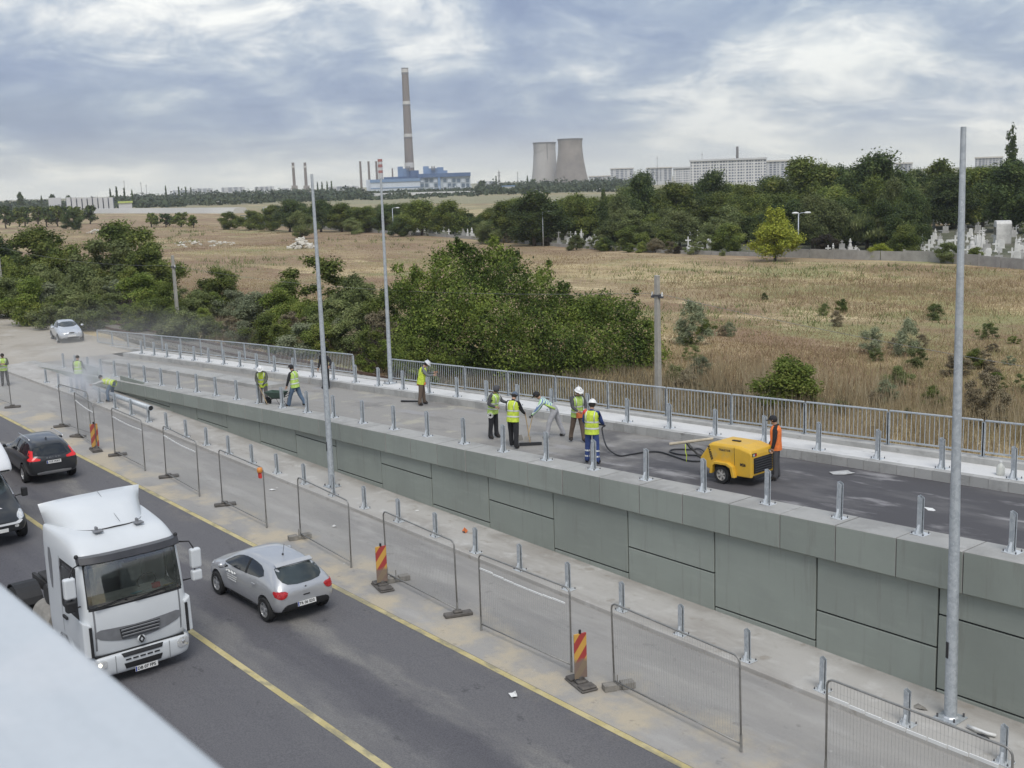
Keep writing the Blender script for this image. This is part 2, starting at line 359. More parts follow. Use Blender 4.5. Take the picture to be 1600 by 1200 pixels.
m_field = surf_mat('dry_field', (0.35, 0.27, 0.16), [
    dict(c=(0.52, 0.42, 0.235), s=0.04, st=(0.7, 1.8, 1), lo=0.46, hi=0.58, k=0.95),
    dict(c=(0.24, 0.16, 0.10), s=0.05, st=(0.7, 1.9, 1), lo=0.48, hi=0.60, k=0.9),
    dict(c=(0.62, 0.51, 0.31), s=0.16, st=(0.6, 1.6, 1), lo=0.55, hi=0.66, k=0.85),
    dict(c=(0.30, 0.20, 0.13), s=0.07, st=(0.8, 1.6, 1), lo=0.52, hi=0.64, k=0.6),
    dict(c=(0.26, 0.27, 0.12), s=0.09, st=(0.8, 1.6, 1), lo=0.50, hi=0.64, k=0.8),
    dict(c=(0.27, 0.26, 0.165), s=0.006, st=(0.5, 2.5, 1), lo=0.30, hi=0.48, band=[('Y', 190, 330)], k=0.85, wob=20, ws=0.01),
    dict(c=(0.27, 0.185, 0.12), s=0.03, st=(0.7, 1.8, 1), lo=0.36, hi=0.56, band=[('X', -75, -125), ('Y', 230, 150)], k=0.7, wob=14, ws=0.02)], rough=0.95, bump=0.8, bscale=3.0, grain=0.25, gscale=6.0)

# ------------------------------------------------------------------ terrain
def smooth(a, b, x):
    t = min(1.0, max(0.0, (x-a)/(b-a))); return t*t*(3-2*t)
def zter(x, y):
    near = smooth(-82, -74, x)*(1-smooth(28.0, 31.5, y))         # cut away under the roads and the ramp
    z = ZF+0.22*math.sin(x*0.05+1.3)*math.sin(y*0.043)*smooth(35, 60, y)
    z -= 0.35*smooth(-60, -20, x)*(1-smooth(40, 70, y))
    return z*(1-near)+(-2.6)*near
tx = frange(-2600, -400, 100)+frange(-380, -130, 12)+frange(-127, 60, 2.5)+[90, 160, 300, 600, 1200]
ty = [-900, -500, -200, -60, -20, 0, 10, 16, 20, 24, 26, 27, 27.8]+frange(28.5, 120, 2.0)+frange(126, 400, 12)+[450, 520, 620, 760, 950, 1200, 1600, 2100, 2800]
sheet('terrain', tx, ty, zter, m_field, label='dry brown grassland stretching out to the horizon', cat='ground')
# lower road, work strip, kerbed walk
rx = frange(-260, -70, 10)+frange(-68, 30, 2)
sheet('road', rx, [-14, -8, 0, 6, 10, 15.03], lambda x, y: zr(x), m_asphalt, label='dark asphalt carriageway with traffic in the lower left', cat='road')
sheet('work_strip', rx, [15.03, 17, YKERB], lambda x, y: zr(x)+0.001, m_strip, label='dusty closed lane between the yellow line and the kerb', cat='road')
def marking(y, w, x0, x1, label):
    o = sheet('road_marking', frange(x0, x1, 2), [y-w/2, y+w/2], lambda x, yy: zr(x)+0.006, m_yellow); tag(o, label, 'marking')
marking(YL1, 0.16, -130, 20, 'long yellow line along the edge of the closed lane')
marking(YL2, 0.16, -130, 20, 'worn yellow line between truck lane and silver hatchback')
def strip_block(name, xs, y0, y1, ztop_, zbot, m, label, cat, bevel=0.0):
    mb = MB(); vs = []
    for x in xs: vs += [(x, y0, zbot(x)), (x, y0, ztop_(x)), (x, y1, ztop_(x)), (x, y1, zbot(x))]
    fs = [(4*i+k, 4*i+(k+1)%4, 4*i+4+(k+1)%4, 4*i+4+k) for i in range(len(xs)-1) for k in range(4)]
    n = 4*(len(xs)-1); fs += [(3, 2, 1, 0), (n, n+1, n+2, n+3)]
    mb.add(vs, fs); o = mb.build(name, m, bevel=bevel); o['kind'] = 'structure'; return tag(o, label, cat)
strip_block('pavement', frange(-72, 25, 3.03), YKERB, 20.99, lambda x: zr(x)+0.12, lambda x: zr(x)-0.3, m_walk, 'raised concrete walk at the foot of the grey retaining wall', 'pavement', 0.015)
# ramp deck
dx = frange(-72, 30, 1.5)
sheet('ramp_road', dx, [21.66, 23, 24.5, 26.06], lambda x, y: zdk(x), m_deck, label='unfinished asphalt surface of the ramp where the workers stand', cat='road')
sheet('site_ground', frange(-150, -71.9, 2), [19.0, 21, 23, 25, 27, 28.5, 29.6], lambda x, y: 1.135+0.03*math.sin(x*0.7)*math.sin(y*0.9)-0.25*smooth(28.3, 29.6, y)-0.2*smooth(-130, -150, x), m_dirt, label='pale dusty ground around the parked silver sedan', cat='ground')
strip_block('upper_walk', frange(-70, 30, 2), 26.30, 27.34, lambda x: min(zt(x)+0.13, zrail(x)-1.0), lambda x: zt(x)-0.8, m_white_walk, 'pale new concrete walk behind the kerb of the ramp', 'pavement')
strip_block('railing_plinth', frange(-80, 30, 2), 27.34, 27.72, lambda x: zrail(x)-0.95, lambda x: -1.5, m_kerb, 'low concrete plinth under the steel railing', 'plinth', 0.015)
# concrete pieces at the far end of the ramp
strip_block('median_slab', frange(-68, -47.2, 3), 23.9, 24.9, lambda x: zdk(x)+0.16, lambda x: zdk(x)-0.2, m_capc, 'low pale concrete slab on the far end of the ramp', 'slab', 0.01)

# ------------------------------------------------------------------ retaining wall: backing, panels, parapet blocks
wall = thing('retaining_wall', 'long grey panelled retaining wall with parapet holding up the ramp', 'wall', (0, 0, 0)); wall['kind'] = 'thing'
mb = MB()
for a, b in zip(frange(-62, 24, 2)[:-1], frange(-62, 24, 2)[1:]):
    mb.hexa([(a, 21.0, zr(a)-0.3), (b, 21.0, zr(b)-0.3), (b, 21.6, zr(b)-0.3), (a, 21.6, zr(a)-0.3), (a, 21.0, zpb(a)+0.1), (b, 21.0, zpb(b)+0.1), (b, 21.6, zpb(b)+0.1), (a, 21.6, zpb(a)+0.1)])
for a, b in zip(frange(-70, 24, 2)[:-1], frange(-70, 24, 2)[1:]):
    mb.hexa([(a, 20.90, zpb(a)+0.12), (b, 20.90, zpb(b)+0.12), (b, 21.6, zpb(b)+0.12), (a, 21.6, zpb(a)+0.12), (a, 20.90, zt(a)-0.04), (b, 20.90, zt(b)-0.04), (b, 21.6, zt(b)-0.04), (a, 21.6, zt(a)-0.04)])
mb.build('backing', m_joint, wall)
g = 0.021
for i in range(-7, 17):
    xr = -12.03-3.0*i; xl = xr-3.0; xa, xb = xl+g, xr-g
    zb0 = lambda x: zr(x)+0.10
    base = zr(xr)+0.12
    if i % 2 == 1: cuts = [0.16]                      # tall panel over a low strip
    else: cuts = [0.96]
    if i == -1: cuts = [0.13, 1.76]
    if i < -1: cuts = [0.55, 2.1] if i % 2 == 0 else [0.16, 1.76]
    lv = [None]+[base+c for c in cuts]+['top']
    for lo, hi in zip(lv[:-1], lv[1:]):
        za = (zb0(xa), zb0(xb)) if lo is None else (lo+g, lo+g)
        zb = (zpb(xa)+0.04, zpb(xb)+0.04) if hi == 'top' else (hi-g, hi-g)
        if zb[0] < za[0]+0.03: continue
        yf = YWALL+rng.uniform(-0.006, 0.006)
        m = MB(); m.hexa([(xa, yf, za[0]), (xb, yf, za[1]), (xb, 21.03, za[1]), (xa, 21.03, za[0]), (xa, yf, zb[0]), (xb, yf, zb[1]), (xb, 21.03, zb[1]), (xa, 21.03, zb[0])])
        m.build('wall_panel', m_paint, wall, bevel=0.008)
xj = -11.44+1.5*14
k = 0
while xj > -72:
    xa, xb = xj-1.5+0.015, xj-0.015; dy = rng.uniform(-0.007, 0.007); dz = rng.uniform(-0.005, 0.005)
    m = MB()
    y0, y1 = 20.80+dy, 21.68
    vs = []
    for x in (xa, xb):
        t, b = zt(x)+dz, zpb(x)
        vs += [(x, y0+0.035, b), (x, y0, b+0.03), (x, y0, t-0.012), (x, y0+0.012, t), (x, y1, t), (x, y1, b)]
    m.mi = 0; m.add(vs, [(0, 6, 7, 1), (1, 7, 8, 2)])
    m.mi = 1; m.v_off = 0
    n0 = 0
    m.f += [(2, 8, 9, 3), (3, 9, 10, 4), (4, 10, 11, 5), (5, 11, 6, 0), (0, 1, 2, 3, 4, 5), (11, 10, 9, 8, 7, 6)]; m.m += [1]*6
    me = m.mesh('parapet_block'); link('parapet_block', me, [m_paint, m_capc], wall)
    xj -= 1.5; k += 1

# ------------------------------------------------------------------ far kerb of the ramp, block by block
kerb = thing('ramp_kerb', 'row of pale concrete kerb blocks along the far side of the ramp', 'kerb', (0, 0, 0)); kerb['kind'] = 'thing'
kb = MB(); sl = 0.0345
kb.hexa([(-0.245, 0, -0.45), (0.245, 0, -0.45), (0.245, 0.24, -0.45), (-0.245, 0.24, -0.45), (-0.245, 0, 0.005), (0.245, 0, 0.005+sl*0.49), (0.245, 0.24, 0.005+sl*0.49), (-0.245, 0.24, 0.005)])
kme = kb.mesh('kerb_block'); kme.materials.append(m_kerb)
x = 3.0
while x > -47:
    o = link('kerb_block', kme, None, kerb, (x, 26.05+rng.uniform(-0.006, 0.006), zt(x-0.245)+0.13+rng.uniform(-0.004, 0.004))); x -= 0.5
mb = MB()
for a, b in zip(frange(-70, -47.0, 2.3)[:-1], frange(-70, -47.0, 2.3)[1:]):
    mb.hexa([(a, 26.05, zt(a)-0.6), (b, 26.05, zt(b)-0.6), (b, 26.29, zt(b)-0.6), (a, 26.29, zt(a)-0.6), (a, 26.05, zt(a)+0.13), (b, 26.05, zt(b)+0.13), (b, 26.29, zt(b)+0.13), (a, 26.29, zt(a)+0.13)])
mb.build('kerb_wall', m_kerb, kerb)
mb = MB(); mb.hexa([(-47, 26.25, 0.9), (3.2, 26.25, 2.6), (3.2, 26.305, 2.6), (-47, 26.305, 0.9), (-47, 26.25, zt(-47)+0.10), (3.2, 26.25, zt(3.2)+0.05), (3.2, 26.305, zt(3.2)+0.05), (-47, 26.305, zt(-47)+0.10)]); mb.build('mortar_bed', m_joint, kerb)

# ------------------------------------------------------------------ railway beyond the ramp
m_rail = mat('rusty_rail', (0.16, 0.10, 0.07), 0.6, 0.4, 0.3, 4)
m_sleeper = mat('old_sleeper', (0.24, 0.22, 0.19), 0.9, 0, 0.25, 3)
m_ballast = surf_mat('ballast', (0.25, 0.22, 0.18), [dict(c=(0.17, 0.14, 0.10), s=3, lo=0.45, hi=0.6), dict(c=(0.36, 0.33, 0.29), s=6, lo=0.55, hi=0.7)], bump=1.0, bscale=14, grain=0.3, gscale=14)
strip_block('ballast_bed', frange(-160, -20, 10), 30.0, 33.0, lambda x: 1.06, lambda x: 0.2, m_ballast, 'stony bed of the old track behind the railing', 'ground')
trk = thing('railway_track', 'old rusty railway track running behind the far railing', 'railway', (-70, 31.5, 1.06))
trk['kind'] = 'thing'
for s in (-0.72, 0.72):
    MB().box(-80, 50, s-0.035, s+0.035, 0.10, 0.24).build('rail', m_rail, trk)
sm = MB().box(-0.12, 0.12, -1.25, 1.25, -0.05, 0.1).mesh('sleeper'); sm.materials.append(m_sleeper)
for i in range(150): link('sleeper', sm, None, trk, (-60+0.62*i, rng.uniform(-.03, .03), 0))
# ------------------------------------------------------------------ galvanised steel, posts
m_galv = surf_mat('galvanised', (0.50, 0.535, 0.56), [dict(c=(0.40, 0.435, 0.465), s=9, lo=0.45, hi=0.6, k=0.9), dict(c=(0.62, 0.65, 0.67), s=16, lo=0.55, hi=0.68, k=0.7)], rough=0.5, bump=0.0, grain=0.05)
m_galv.node_tree.nodes['Principled BSDF'].inputs['Metallic'].default_value = 0.35
m_bright = mat('bright_zinc', (0.66, 0.69, 0.71), 0.42, 0.3, 0.10, 12)
m_bolt = mat('bolt_steel', (0.14, 0.14, 0.15), 0.5, 0.7, 0.2, 20)
m_tube = mat('fence_tube', (0.30, 0.295, 0.28), 0.5, 0.55, 0.18, 8)
m_wire = mat('fence_wire', (0.46, 0.46, 0.45), 0.5, 0.5, 0.1, 8)
m_rubber = mat('grey_rubber', (0.115, 0.105, 0.095), 0.85, 0, 0.35, 5, bump=0.3, bscale=20)
m_footc = mat('foot_concrete', (0.24, 0.225, 0.20), 0.9, 0, 0.3, 6, bump=0.4, bscale=25)
m_white = mat('white_plastic', (0.78, 0.78, 0.76), 0.5, 0, 0.06, 5)
m_black = mat('black_plastic', (0.022, 0.022, 0.024), 0.5, 0, 0.2, 8)

def post_parts(h, root):
    p = MB()      # C section: web and two lipped flanges
    for a in ((-0.06, -0.052, -0.055, 0.055), (-0.052, 0.04, -0.055, -0.047), (-0.052, 0.04, 0.047, 0.055), (0.032, 0.04, -0.047, -0.025), (0.032, 0.04, 0.025, 0.047)):
        p.box(a[0], a[1], a[2], a[3], 0.015, h)
    # top gets a slanted cut
    p.v = [(x, y, z-(0.05 if x > 0 else 0)*(z > h-0.01)) for x, y, z in p.v]
    parts = [p.build('post', m_galv, root)]
    b = MB().box(-0.16, 0.16, -0.14, 0.14, 0, 0.016); pl = b.build('base_plate', m_bright, root, bevel=0.004); parts.append(pl)
    g = MB().prism([(-0.062, 0.016), (-0.15, 0.016), (-0.062, 0.2)], -0.006, 0.006); g.box(-0.105, -0.062, -0.05, -0.04, 0.016, 0.1)
    g2 = MB().prism([(0.12, 0.016), (0.055, 0.016), (0.055, 0.20), (0.07, 0.20)], -0.05, -0.058, 'YZ')
    g.prism([(-0.135, 0.016), (-0.055, 0.016), (-0.055, 0.22)], -0.03, 0.02, 'YZ')
    parts.append(g.build('gusset', m_bright, root))
    bt = MB().cyl((0, 0, 0), (0, 0, 0.03), 0.016, n=6); bt.cyl((0, 0, 0.03), (0, 0, 0.05), 0.008, n=5)
    bm_ = bt.mesh('bolt'); bm_.materials.append(m_bolt)
    for sx in (-1, 1):
        for sy in (-1, 1): parts.append(link('bolt', bm_, None, pl, (sx*0.13, sy*0.11, 0.016)))
    return parts
def post_row(xs, y, fz, h, label_fn, group, noise=0.03):
    root = None
    for i, x in enumerate(xs):
        loc = (x, y+rng.uniform(-.01, .01), fz(x)); rz = rng.uniform(-.05, .05)
        if root is None:
            root = thing('guardrail_post', label_fn(i), 'post', loc, rz, group); parts = post_parts(h, root); o = root
        else: o = copy_tree(root, parts, loc, rz, label_fn(i))
        o.rotation_euler = (rng.uniform(-noise, noise)*0.5, rng.uniform(-noise, noise)*0.6, rz)
post_row([-10.72-2.0*i for i in range(-1, 29)], 21.35, zt, 0.84, lambda i: ORD[i]+' galvanised guardrail post on the grey parapet, counted from the right', 'guardrail posts on the parapet')
post_row([-9.65-1.985*i for i in range(0, 28)], 19.25, lambda x: zr(x)+0.12, 0.74, lambda i: ORD[i]+' galvanised post along the lower kerb, counted from the right', 'guardrail posts along the lower kerb')
post_row([-13.3-1.88*i for i in range(0, 30)], 26.42, lambda x: min(zt(x)+0.13, zrail(x)-1.0), 0.80, lambda i: ORD[i]+' galvanised post on the pale upper walk, counted from the right', 'guardrail posts on the upper walk')

# ------------------------------------------------------------------ steel railing, section by section
LB = 2.735; SL = 0.040
def sheared(mb, s): mb.v = [(x, y, z+s*x) for x, y, z in mb.v]; return mb
def railing_section(x0, label, fine, s):
    """a railing section whose top right end stands at x0; posts bend into the top rail"""
    t = thing('railing_section', label, 'railing', (x0-LB/2, 27.53, zrail(x0-LB/2)-0.95), 0, 'steel railing sections')
    hl = LB/2; r = 0.05; H = 0.95
    path = [(-hl, 0, 0.0), (-hl, 0, H-r), (-hl+r*0.3, 0, H-r*0.3), (-hl+r, 0, H), (hl-r, 0, H), (hl-r*0.3, 0, H-r*0.3), (hl, 0, H-r), (hl, 0, 0.0)]
    mb = MB(); mb.tube([path[i] for i in (2, 3, 4, 5)], 0.028, 7); sheared(mb, s).build('top_rail', m_galv, t, smooth=True)
    for e in (-1, 1):
        mb = MB(); mb.box(e*hl-0.03, e*hl+0.03, -0.03, 0.03, 0, H-0.045); mb.box(e*hl-0.08, e*hl+0.08, -0.07, 0.07, 0, 0.012); sheared(mb, s).build('post', m_galv, t)
    mb = MB(); mb.box(-hl+0.031, hl-0.031, -0.02, 0.02, 0.10, 0.14); sheared(mb, s).build('bottom_rail', m_galv, t)
    n = 19; bh = MB().cyl((0, 0, 0.14), (0, 0, H-0.02), 0.0095, n=5, caps=False)
    if fine:
        me = RB.get('b') or bh.mesh('baluster'); RB['b'] = me
        if not me.materials: me.materials.append(m_galv)
        for k in range(n):
            x = -hl+LB*(k+1)/(n+1); link('baluster', me, None, t, (x, 0, s*x))
    else:
        mb = MB()
        for k in range(n):
            x = -hl+LB*(k+1)/(n+1); mb.cyl((x, 0, 0.14+s*x), (x, 0, H-0.02+s*x), 0.0095, n=4, caps=False)
        o = mb.build('balusters', m_galv, t); o['kind'] = 'stuff'
RB = {}
x = -9.2; k = 0
while x > -42.0:
    railing_section(x, ORD[k]+' galvanised railing section of the right-hand run, counted from the right', True, 0.042); x -= 2.76; k += 1
x = -45.3; k = 0
while x > -78:
    railing_section(x, ORD[k]+' railing section of the left-hand run, counted from its gap', False, 0.042 if x > -56 else 0.047); x -= 2.76; k += 1

# ------------------------------------------------------------------ lamp posts without heads
def light_pole(base, top, r0, r1, label, slot=True):
    base = Vector(base); top = Vector(top); d = top-base
    t = thing('light_pole', label, 'light pole', base, 0, 'bare galvanised light poles')
    n = 8; mb = MB(); mb.cyl((0, 0, 0.02), d, r0, r1, n=n, rot=PI/8); mb.build('pole', m_galv, t, angle=60)
    MB().box(-0.24, 0.24, -0.24, 0.24, 0, 0.03).build('base_plate', m_galv, t, bevel=0.005)
    for sx in (-1, 1):
        for sy in (-1, 1):
            MB().cyl((sx*0.18, sy*0.18, 0.03), (sx*0.18, sy*0.18, 0.10), 0.022, n=6).build('bolt', m_bolt, t)
    if slot:
        a = Vector((-0.35, -0.93, 0)).normalized(); q = MB(); q.box(-0.035, 0.035, -0.012, 0.012, -0.17, 0.17)
        q.build('service_slot', m_black, t, loc=d*(1.45/d.length)+a*(r0*0.93), rot=(0, 0, math.atan2(a.y, a.x)+PI/2), bevel=0.01)
    mb = MB(); mb.cyl((0, 0, 0.031), (0, 0, 0.06), r0+0.03, r0+0.005, n=n, rot=PI/8); mb.build('collar', m_bright, t)
p = road(1485, 1122, .12); light_pole(p, atY(1505.5, 198, p.y), 0.125, 0.05, 'tall bare light pole in the right foreground beside the panelled wall')
p = road(519, 760, .12); light_pole(p, atY(487, 272, p.y), 0.115, 0.045, 'tall bare light pole in front of the wall behind the fences')
p = atY(610, 590, 27.1); light_pole((p.x, p.y, zt(p.x)+0.13), atY(595, 278, p.y), 0.10, 0.045, 'bare light pole at the gap between the two railing runs', False)

# ------------------------------------------------------------------ temporary mesh fencing
def fence_panel(a, b, label, h=1.95, tape=0, fine=True, lean=0.0):
    a = Vector(a); b = Vector(b); d = b-a; Ln = math.hypot(d.x, d.y); s = d.z/Ln
    t = thing('mesh_fence', label, 'fence', a, math.atan2(d.y, d.x), 'temporary mesh fence panels'); t.rotation_euler.x = lean
    r = 0.14; zb = 0.17
    arc = lambda cx, cz, a0, a1: [(cx+r*math.cos(R_(a0+(a1-a0)*i/4)), 0, cz+r*math.sin(R_(a0+(a1-a0)*i/4))) for i in range(5)]
    path = [(0, 0, 0)]+arc(r, h-r, 180, 90)+arc(Ln-r, h-r, 90, 0)+[(Ln, 0, 0)]
    sheared(MB().tube(path, 0.021, 7), s).build('frame', m_tube, t, smooth=True)
    sheared(MB().tube([(0, 0, zb), (Ln, 0, zb)], 0.019, 6), s).build('bottom_rail', m_tube, t, smooth=True)
    for x in (0, Ln): sheared(MB().cyl((x, 0, 0.0), (x, 0, 0.36), 0.028, n=7), s).build('socket', m_tube, t)
    mb = MB(); n = int(Ln/0.068)
    for k in range(1, n):
        x = Ln*k/n; mb.tube([(x, 0.018, zb), (x, 0.018, h)], 0.0023, 4, False)
    for z in (0.55, 0.95, 1.35, h-0.22): mb.tube([(0.02, 0.022, z), (Ln-0.02, 0.022, z)], 0.0018, 4, False)
    # trim wires at the rounded corners
    v = []
    for x, y, z in mb.v:
        e = min(x, Ln-x)
        lim = h if e > r else h-r+math.sqrt(max(0, r*r-(r-max(e, 0))**2))
        v.append((x, y, min(z, lim)))
    mb.v = v; o = sheared(mb, s).build('wire_mesh', m_wire, t); o['kind'] = 'stuff'
    if tape:
        mb = MB(); k = 0.06 if tape == 2 else 0.035
        x = 0.03
        while x < Ln*0.97-0.1:
            w = rng.uniform(0.28, 0.5); sag = -0.05*math.sin(PI*x/Ln); mb.box(x, min(x+w, Ln), -0.012, 0.012, h-0.38+sag, h-0.38+k+sag); x += w+0.025
        sheared(mb, s).build('white_tape', m_white, t)
    return t
def ends(u0, v0, u1, v1): return road(u0, v0), road(u1, v1)
PAN = [((960, 1075), (1158, 1175), 0, 'mesh fence panel right of the nearest striped marker board'),
       ((752, 985), (893, 1050), 1, 'mesh fence panel left of the nearest striped marker board'),
       ((605, 905), (715, 962), 0, 'mesh fence panel beside the middle striped marker board, rear of the silver hatchback'),
       ((470, 842), (549, 887), 0, 'mesh fence panel behind the silver hatchback'),
       ((348, 790), (417, 825), 0, 'mesh fence panel carrying the small orange warning lamp'),
       ((260, 746), (312, 776), 1, 'fourth mesh fence panel from the truck, left of the orange lamp panel'),
       ((180, 712), (227, 736), 1, 'mesh fence panel just right of the farthest striped marker board')]
for a, b, tp, lb in PAN: fence_panel(*ends(*a, *b), lb, tape=tp, lean=R_(rng.uniform(-1.5, 1.5)))
a = road(1290, 1216); fence_panel(a, (a.x+3.45, a.y+0.02, zr(a.x+3.45)), 'mesh fence panel with white tape cut off by the bottom right corner', tape=2)
a, b = ends(123, 682, 152, 704); fence_panel(a, b, 'mesh fence panel left of the farthest striped marker board', tape=1)
a = road(98, 667); fence_panel(a, (a.x+2.9, a.y+0.25, zr(a.x+2.9)), 'mesh fence panel in front of the pipe cutter\'s smoke')
a = road(18, 636); fence_panel((a.x-3.4, a.y-0.1, zr(a.x-3.4)), a, 'farthest mesh fence panel at the left edge of the picture')
def foot(p, rz, label, kind=0):
    mb = MB()
    if kind == 0:
        mb.box(-0.34, -0.06, -0.11, 0.11, 0, 0.14); mb.box(0.06, 0.36, -0.11, 0.11, 0, 0.14); mb.box(-0.06, 0.06, -0.08, 0.08, 0, 0.10); mb.cyl((0, 0.05, 0.1), (0, 0.05, 0.3), 0.016, n=5)
    else:
        mb.box(-0.36, 0.36, -0.12, 0.12, 0, 0.09); mb.box(-0.12, 0.1, -0.08, 0.08, 0.09, 0.15)
    o = mb.build('fence_weight', m_footc if kind == 0 else m_rubber, bevel=0.02, loc=p, rot=(0, 0, rz)); tag(o, label, 'fence weight', 'fence feet')
for u, v, rz, k, lb in [(966, 1076, 1.15, 0, 'concrete fence foot under the fence right of the nearest marker board'), (716, 962, 1.2, 1, 'dark rubber fence foot between the two middle fence panels'),
                  (620, 908, 1.3, 0, 'concrete fence foot behind the middle striped marker board'), (468, 842, 1.3, 0, 'concrete fence foot just behind the hatchback roof'), (352, 790, 1.2, 1, 'fence foot under the panel with the orange lamp'),
                  (264, 746, 1.25, 1, 'fence foot under the fourth fence panel from the truck'), (184, 712, 1.25, 1, 'fence foot right beside the farthest striped marker board'), (122, 683, 0.6, 1, 'fence foot left of the farthest striped marker board'),
                  (97, 667, 1.3, 1, 'fence foot in front of the drifting smoke'), (20, 637, 1.2, 1, 'small fence foot at the left edge of the picture')]:
    p = road(u, v); foot((p.x, p.y, p.z+0.002), rz, lb, k)
# orange warning lamp on a fence corner
_b = road(417, 825); wl = thing('warning_lamp', 'small orange warning lamp clipped on a fence corner', 'lamp', (_b.x-.02, _b.y-.09, _b.z+1.72)); wl.scale = (.85, .85, .85)
m_orange = mat('orange_lens', (0.70, 0.26, 0.05), 0.35, 0, 0.1, 10); m_red = mat('red_print', (0.62, 0.05, 0.04), 0.5, 0, 0.15, 6)
MB().lathe([(0.03, 0.10), (0.095, 0.12), (0.105, 0.2), (0.095, 0.29), (0.04, 0.31)], 14).build('lens', m_orange, wl, smooth=True)
MB().box(-0.07, 0.07, -0.05, 0.05, -0.1, 0.1).build('battery_box', m_red, wl, bevel=0.015)

# ------------------------------------------------------------------ striped marker boards
def stripes_mat(name, lower):
    m = bpy.data.materials.new(name); m.use_nodes = True; nt = m.node_tree; N = nt.nodes; L = nt.links; b = N['Principled BSDF']; b.inputs['Roughness'].default_value = 0.55
    tc = N.new('ShaderNodeTexCoord'); sp = N.new('ShaderNodeSeparateXYZ'); L.new(tc.outputs['Object'], sp.inputs[0])
    def mt(op, a, b_):
        n = N.new('ShaderNodeMath'); n.operation = op
        for i, s in enumerate((a, b_)):
            if isinstance(s, (int, float)): n.inputs[i].default_value = s
            else: L.new(s, n.inputs[i])
        return n.outputs[0]
    f = mt('FRACT', mt('MULTIPLY', mt('SUBTRACT', sp.outputs[2], mt('MULTIPLY', sp.outputs[1], 1.35)), 2.1), 0.0)
    g = mt('GREATER_THAN', f, 0.5)
    mx = N.new('ShaderNodeMixRGB'); L.new(g, mx.inputs[0]); mx.inputs[1].default_value = (0.38, 0.05, 0.045, 1); mx.inputs[2].default_value = (0.60, 0.34, 0.07, 1)
    nz = N.new('ShaderNodeTexNoise'); nz.inputs['Scale'].default_value = 9; L.new(tc.outputs['Object'], nz.inputs['Vector'])
    if lower > 0:      # mud splashed over the lower half
        mr = N.new('ShaderNodeMapRange'); L.new(mt('ADD', sp.outputs[2], mt('MULTIPLY', nz.outputs[0], 0.12)), mr.inputs[0]); mr.inputs[1].default_value = lower+0.10; mr.inputs[2].default_value = lower+0.0; 
        m2 = N.new('ShaderNodeMixRGB'); L.new(mt('MULTIPLY', mr.outputs[0], 0.9), m2.inputs[0]); L.new(mx.outputs[0], m2.inputs[1]); m2.inputs[2].default_value = (0.20, 0.165, 0.13, 1)
    else:
        m2 = N.new('ShaderNodeMixRGB'); L.new(mt('MULTIPLY', nz.outputs[0], 0.3), m2.inputs[0]); L.new(mx.outputs[0], m2.inputs[1]); m2.inputs[2].default_value = (0.20, 0.165, 0.13, 1)
    L.new(m2.outputs[0], b.inputs['Base Color']); return m
def marker(u, v, label, lower, h=1.02, rz=0.0):
    p = road(u, v); t = thing('marker_board', label, 'marker board', p, rz, 'striped marker boards')
    m = stripes_mat('board_stripes', lower)
    MB().box(-0.018, 0.018, -0.15, 0.15, 0.16, 0.16+h).build('board', m, t, bevel=0.006)
    MB().box(-0.03, 0.03, -0.05, 0.05, 0.05, 0.2).build('board_shoe', m_rubber, t, bevel=0.01)
    MB().cyl((0, 0, 0.16+h), (0, 0, 0.24+h), 0.03, n=8).build('pin', m_black, t)
    b = MB().box(-0.42, 0.42, -0.2, 0.2, 0, 0.05); b.box(-0.40, -0.14, -0.18, 0.18, 0.05, 0.10); b.box(0.14, 0.40, -0.18, 0.18, 0.05, 0.10); b.box(-0.10, 0.10, -0.12, 0.12, 0.05, 0.12)
    b.build('base', m_rubber, t, bevel=0.02)
marker(150, 704, 'striped red and yellow marker board farthest away, beyond the dark car', 0.0, 0.95, R_(-8))
marker(598, 918, 'striped marker board with muddy lower half behind the silver hatchback', 0.55, 1.0, R_(-14))
marker(908, 1070, 'nearest striped marker board with muddy lower half', 0.6, 1.02, R_(-14))

# ------------------------------------------------------------------ concrete utility poles and wires
m_cpole = mat('old_pole_concrete', (0.36, 0.345, 0.31), 0.9, 0, 0.18, 3, bump=0.3)
def utility(base, top, label, r=0.14):
    base = Vector(base); t = thing('utility_pole', label, 'utility pole', base, 0, 'old concrete utility poles')
    h = top-base.z
    mb = MB(); mb.hexa([(-r, -r*.8, 0), (r, -r*.8, 0), (r, r*.8, 0), (-r, r*.8, 0), (-r*.7, -r*.6, h), (r*.7, -r*.6, h), (r*.7, r*.6, h), (-r*.7, r*.6, h)]); mb.build('pole', m_cpole, t, bevel=0.02)
    mb = MB(); mb.box(-0.32, 0.32, -0.05, 0.05, h-0.95, h-0.86); mb.box(-0.16, 0.16, -0.14, 0.14, h-0.86, h-0.80); mb.build('bracket', m_bolt, t)
    for sx in (-0.28, 0.28): MB().cyl((sx, 0, h-0.86), (sx, 0, h-0.7), 0.04, 0.03, n=8).build('insulator', m_white, t)
    return base.x, base.y, top
def atz(u, v, p):        # height seen at (u, v) above the plan point p
    d = ray(u, v); n = Vector((p.x, p.y)).normalized(); return CAM_H+d[2]*(Vector((p.x, p.y)).dot(n))/(d[0]*n.x+d[1]*n.y)
UP = []
for (u, v, ut, vt, lb) in [(1029, 652, 1028, 430, 'old concrete utility pole right of the big leafy bush'), (279, 512, 271, 399, 'old concrete utility pole among the bushes behind the left railing'), (7, 484, -2, 372, 'old concrete utility pole at the left edge of the picture')]:
    p = fld(u, v); UP.append(utility(p, atz(ut, vt, p), lb))
pend = Vector((UP[0][0]+31, UP[0][1]-1.5, UP[0][2]-2.4))
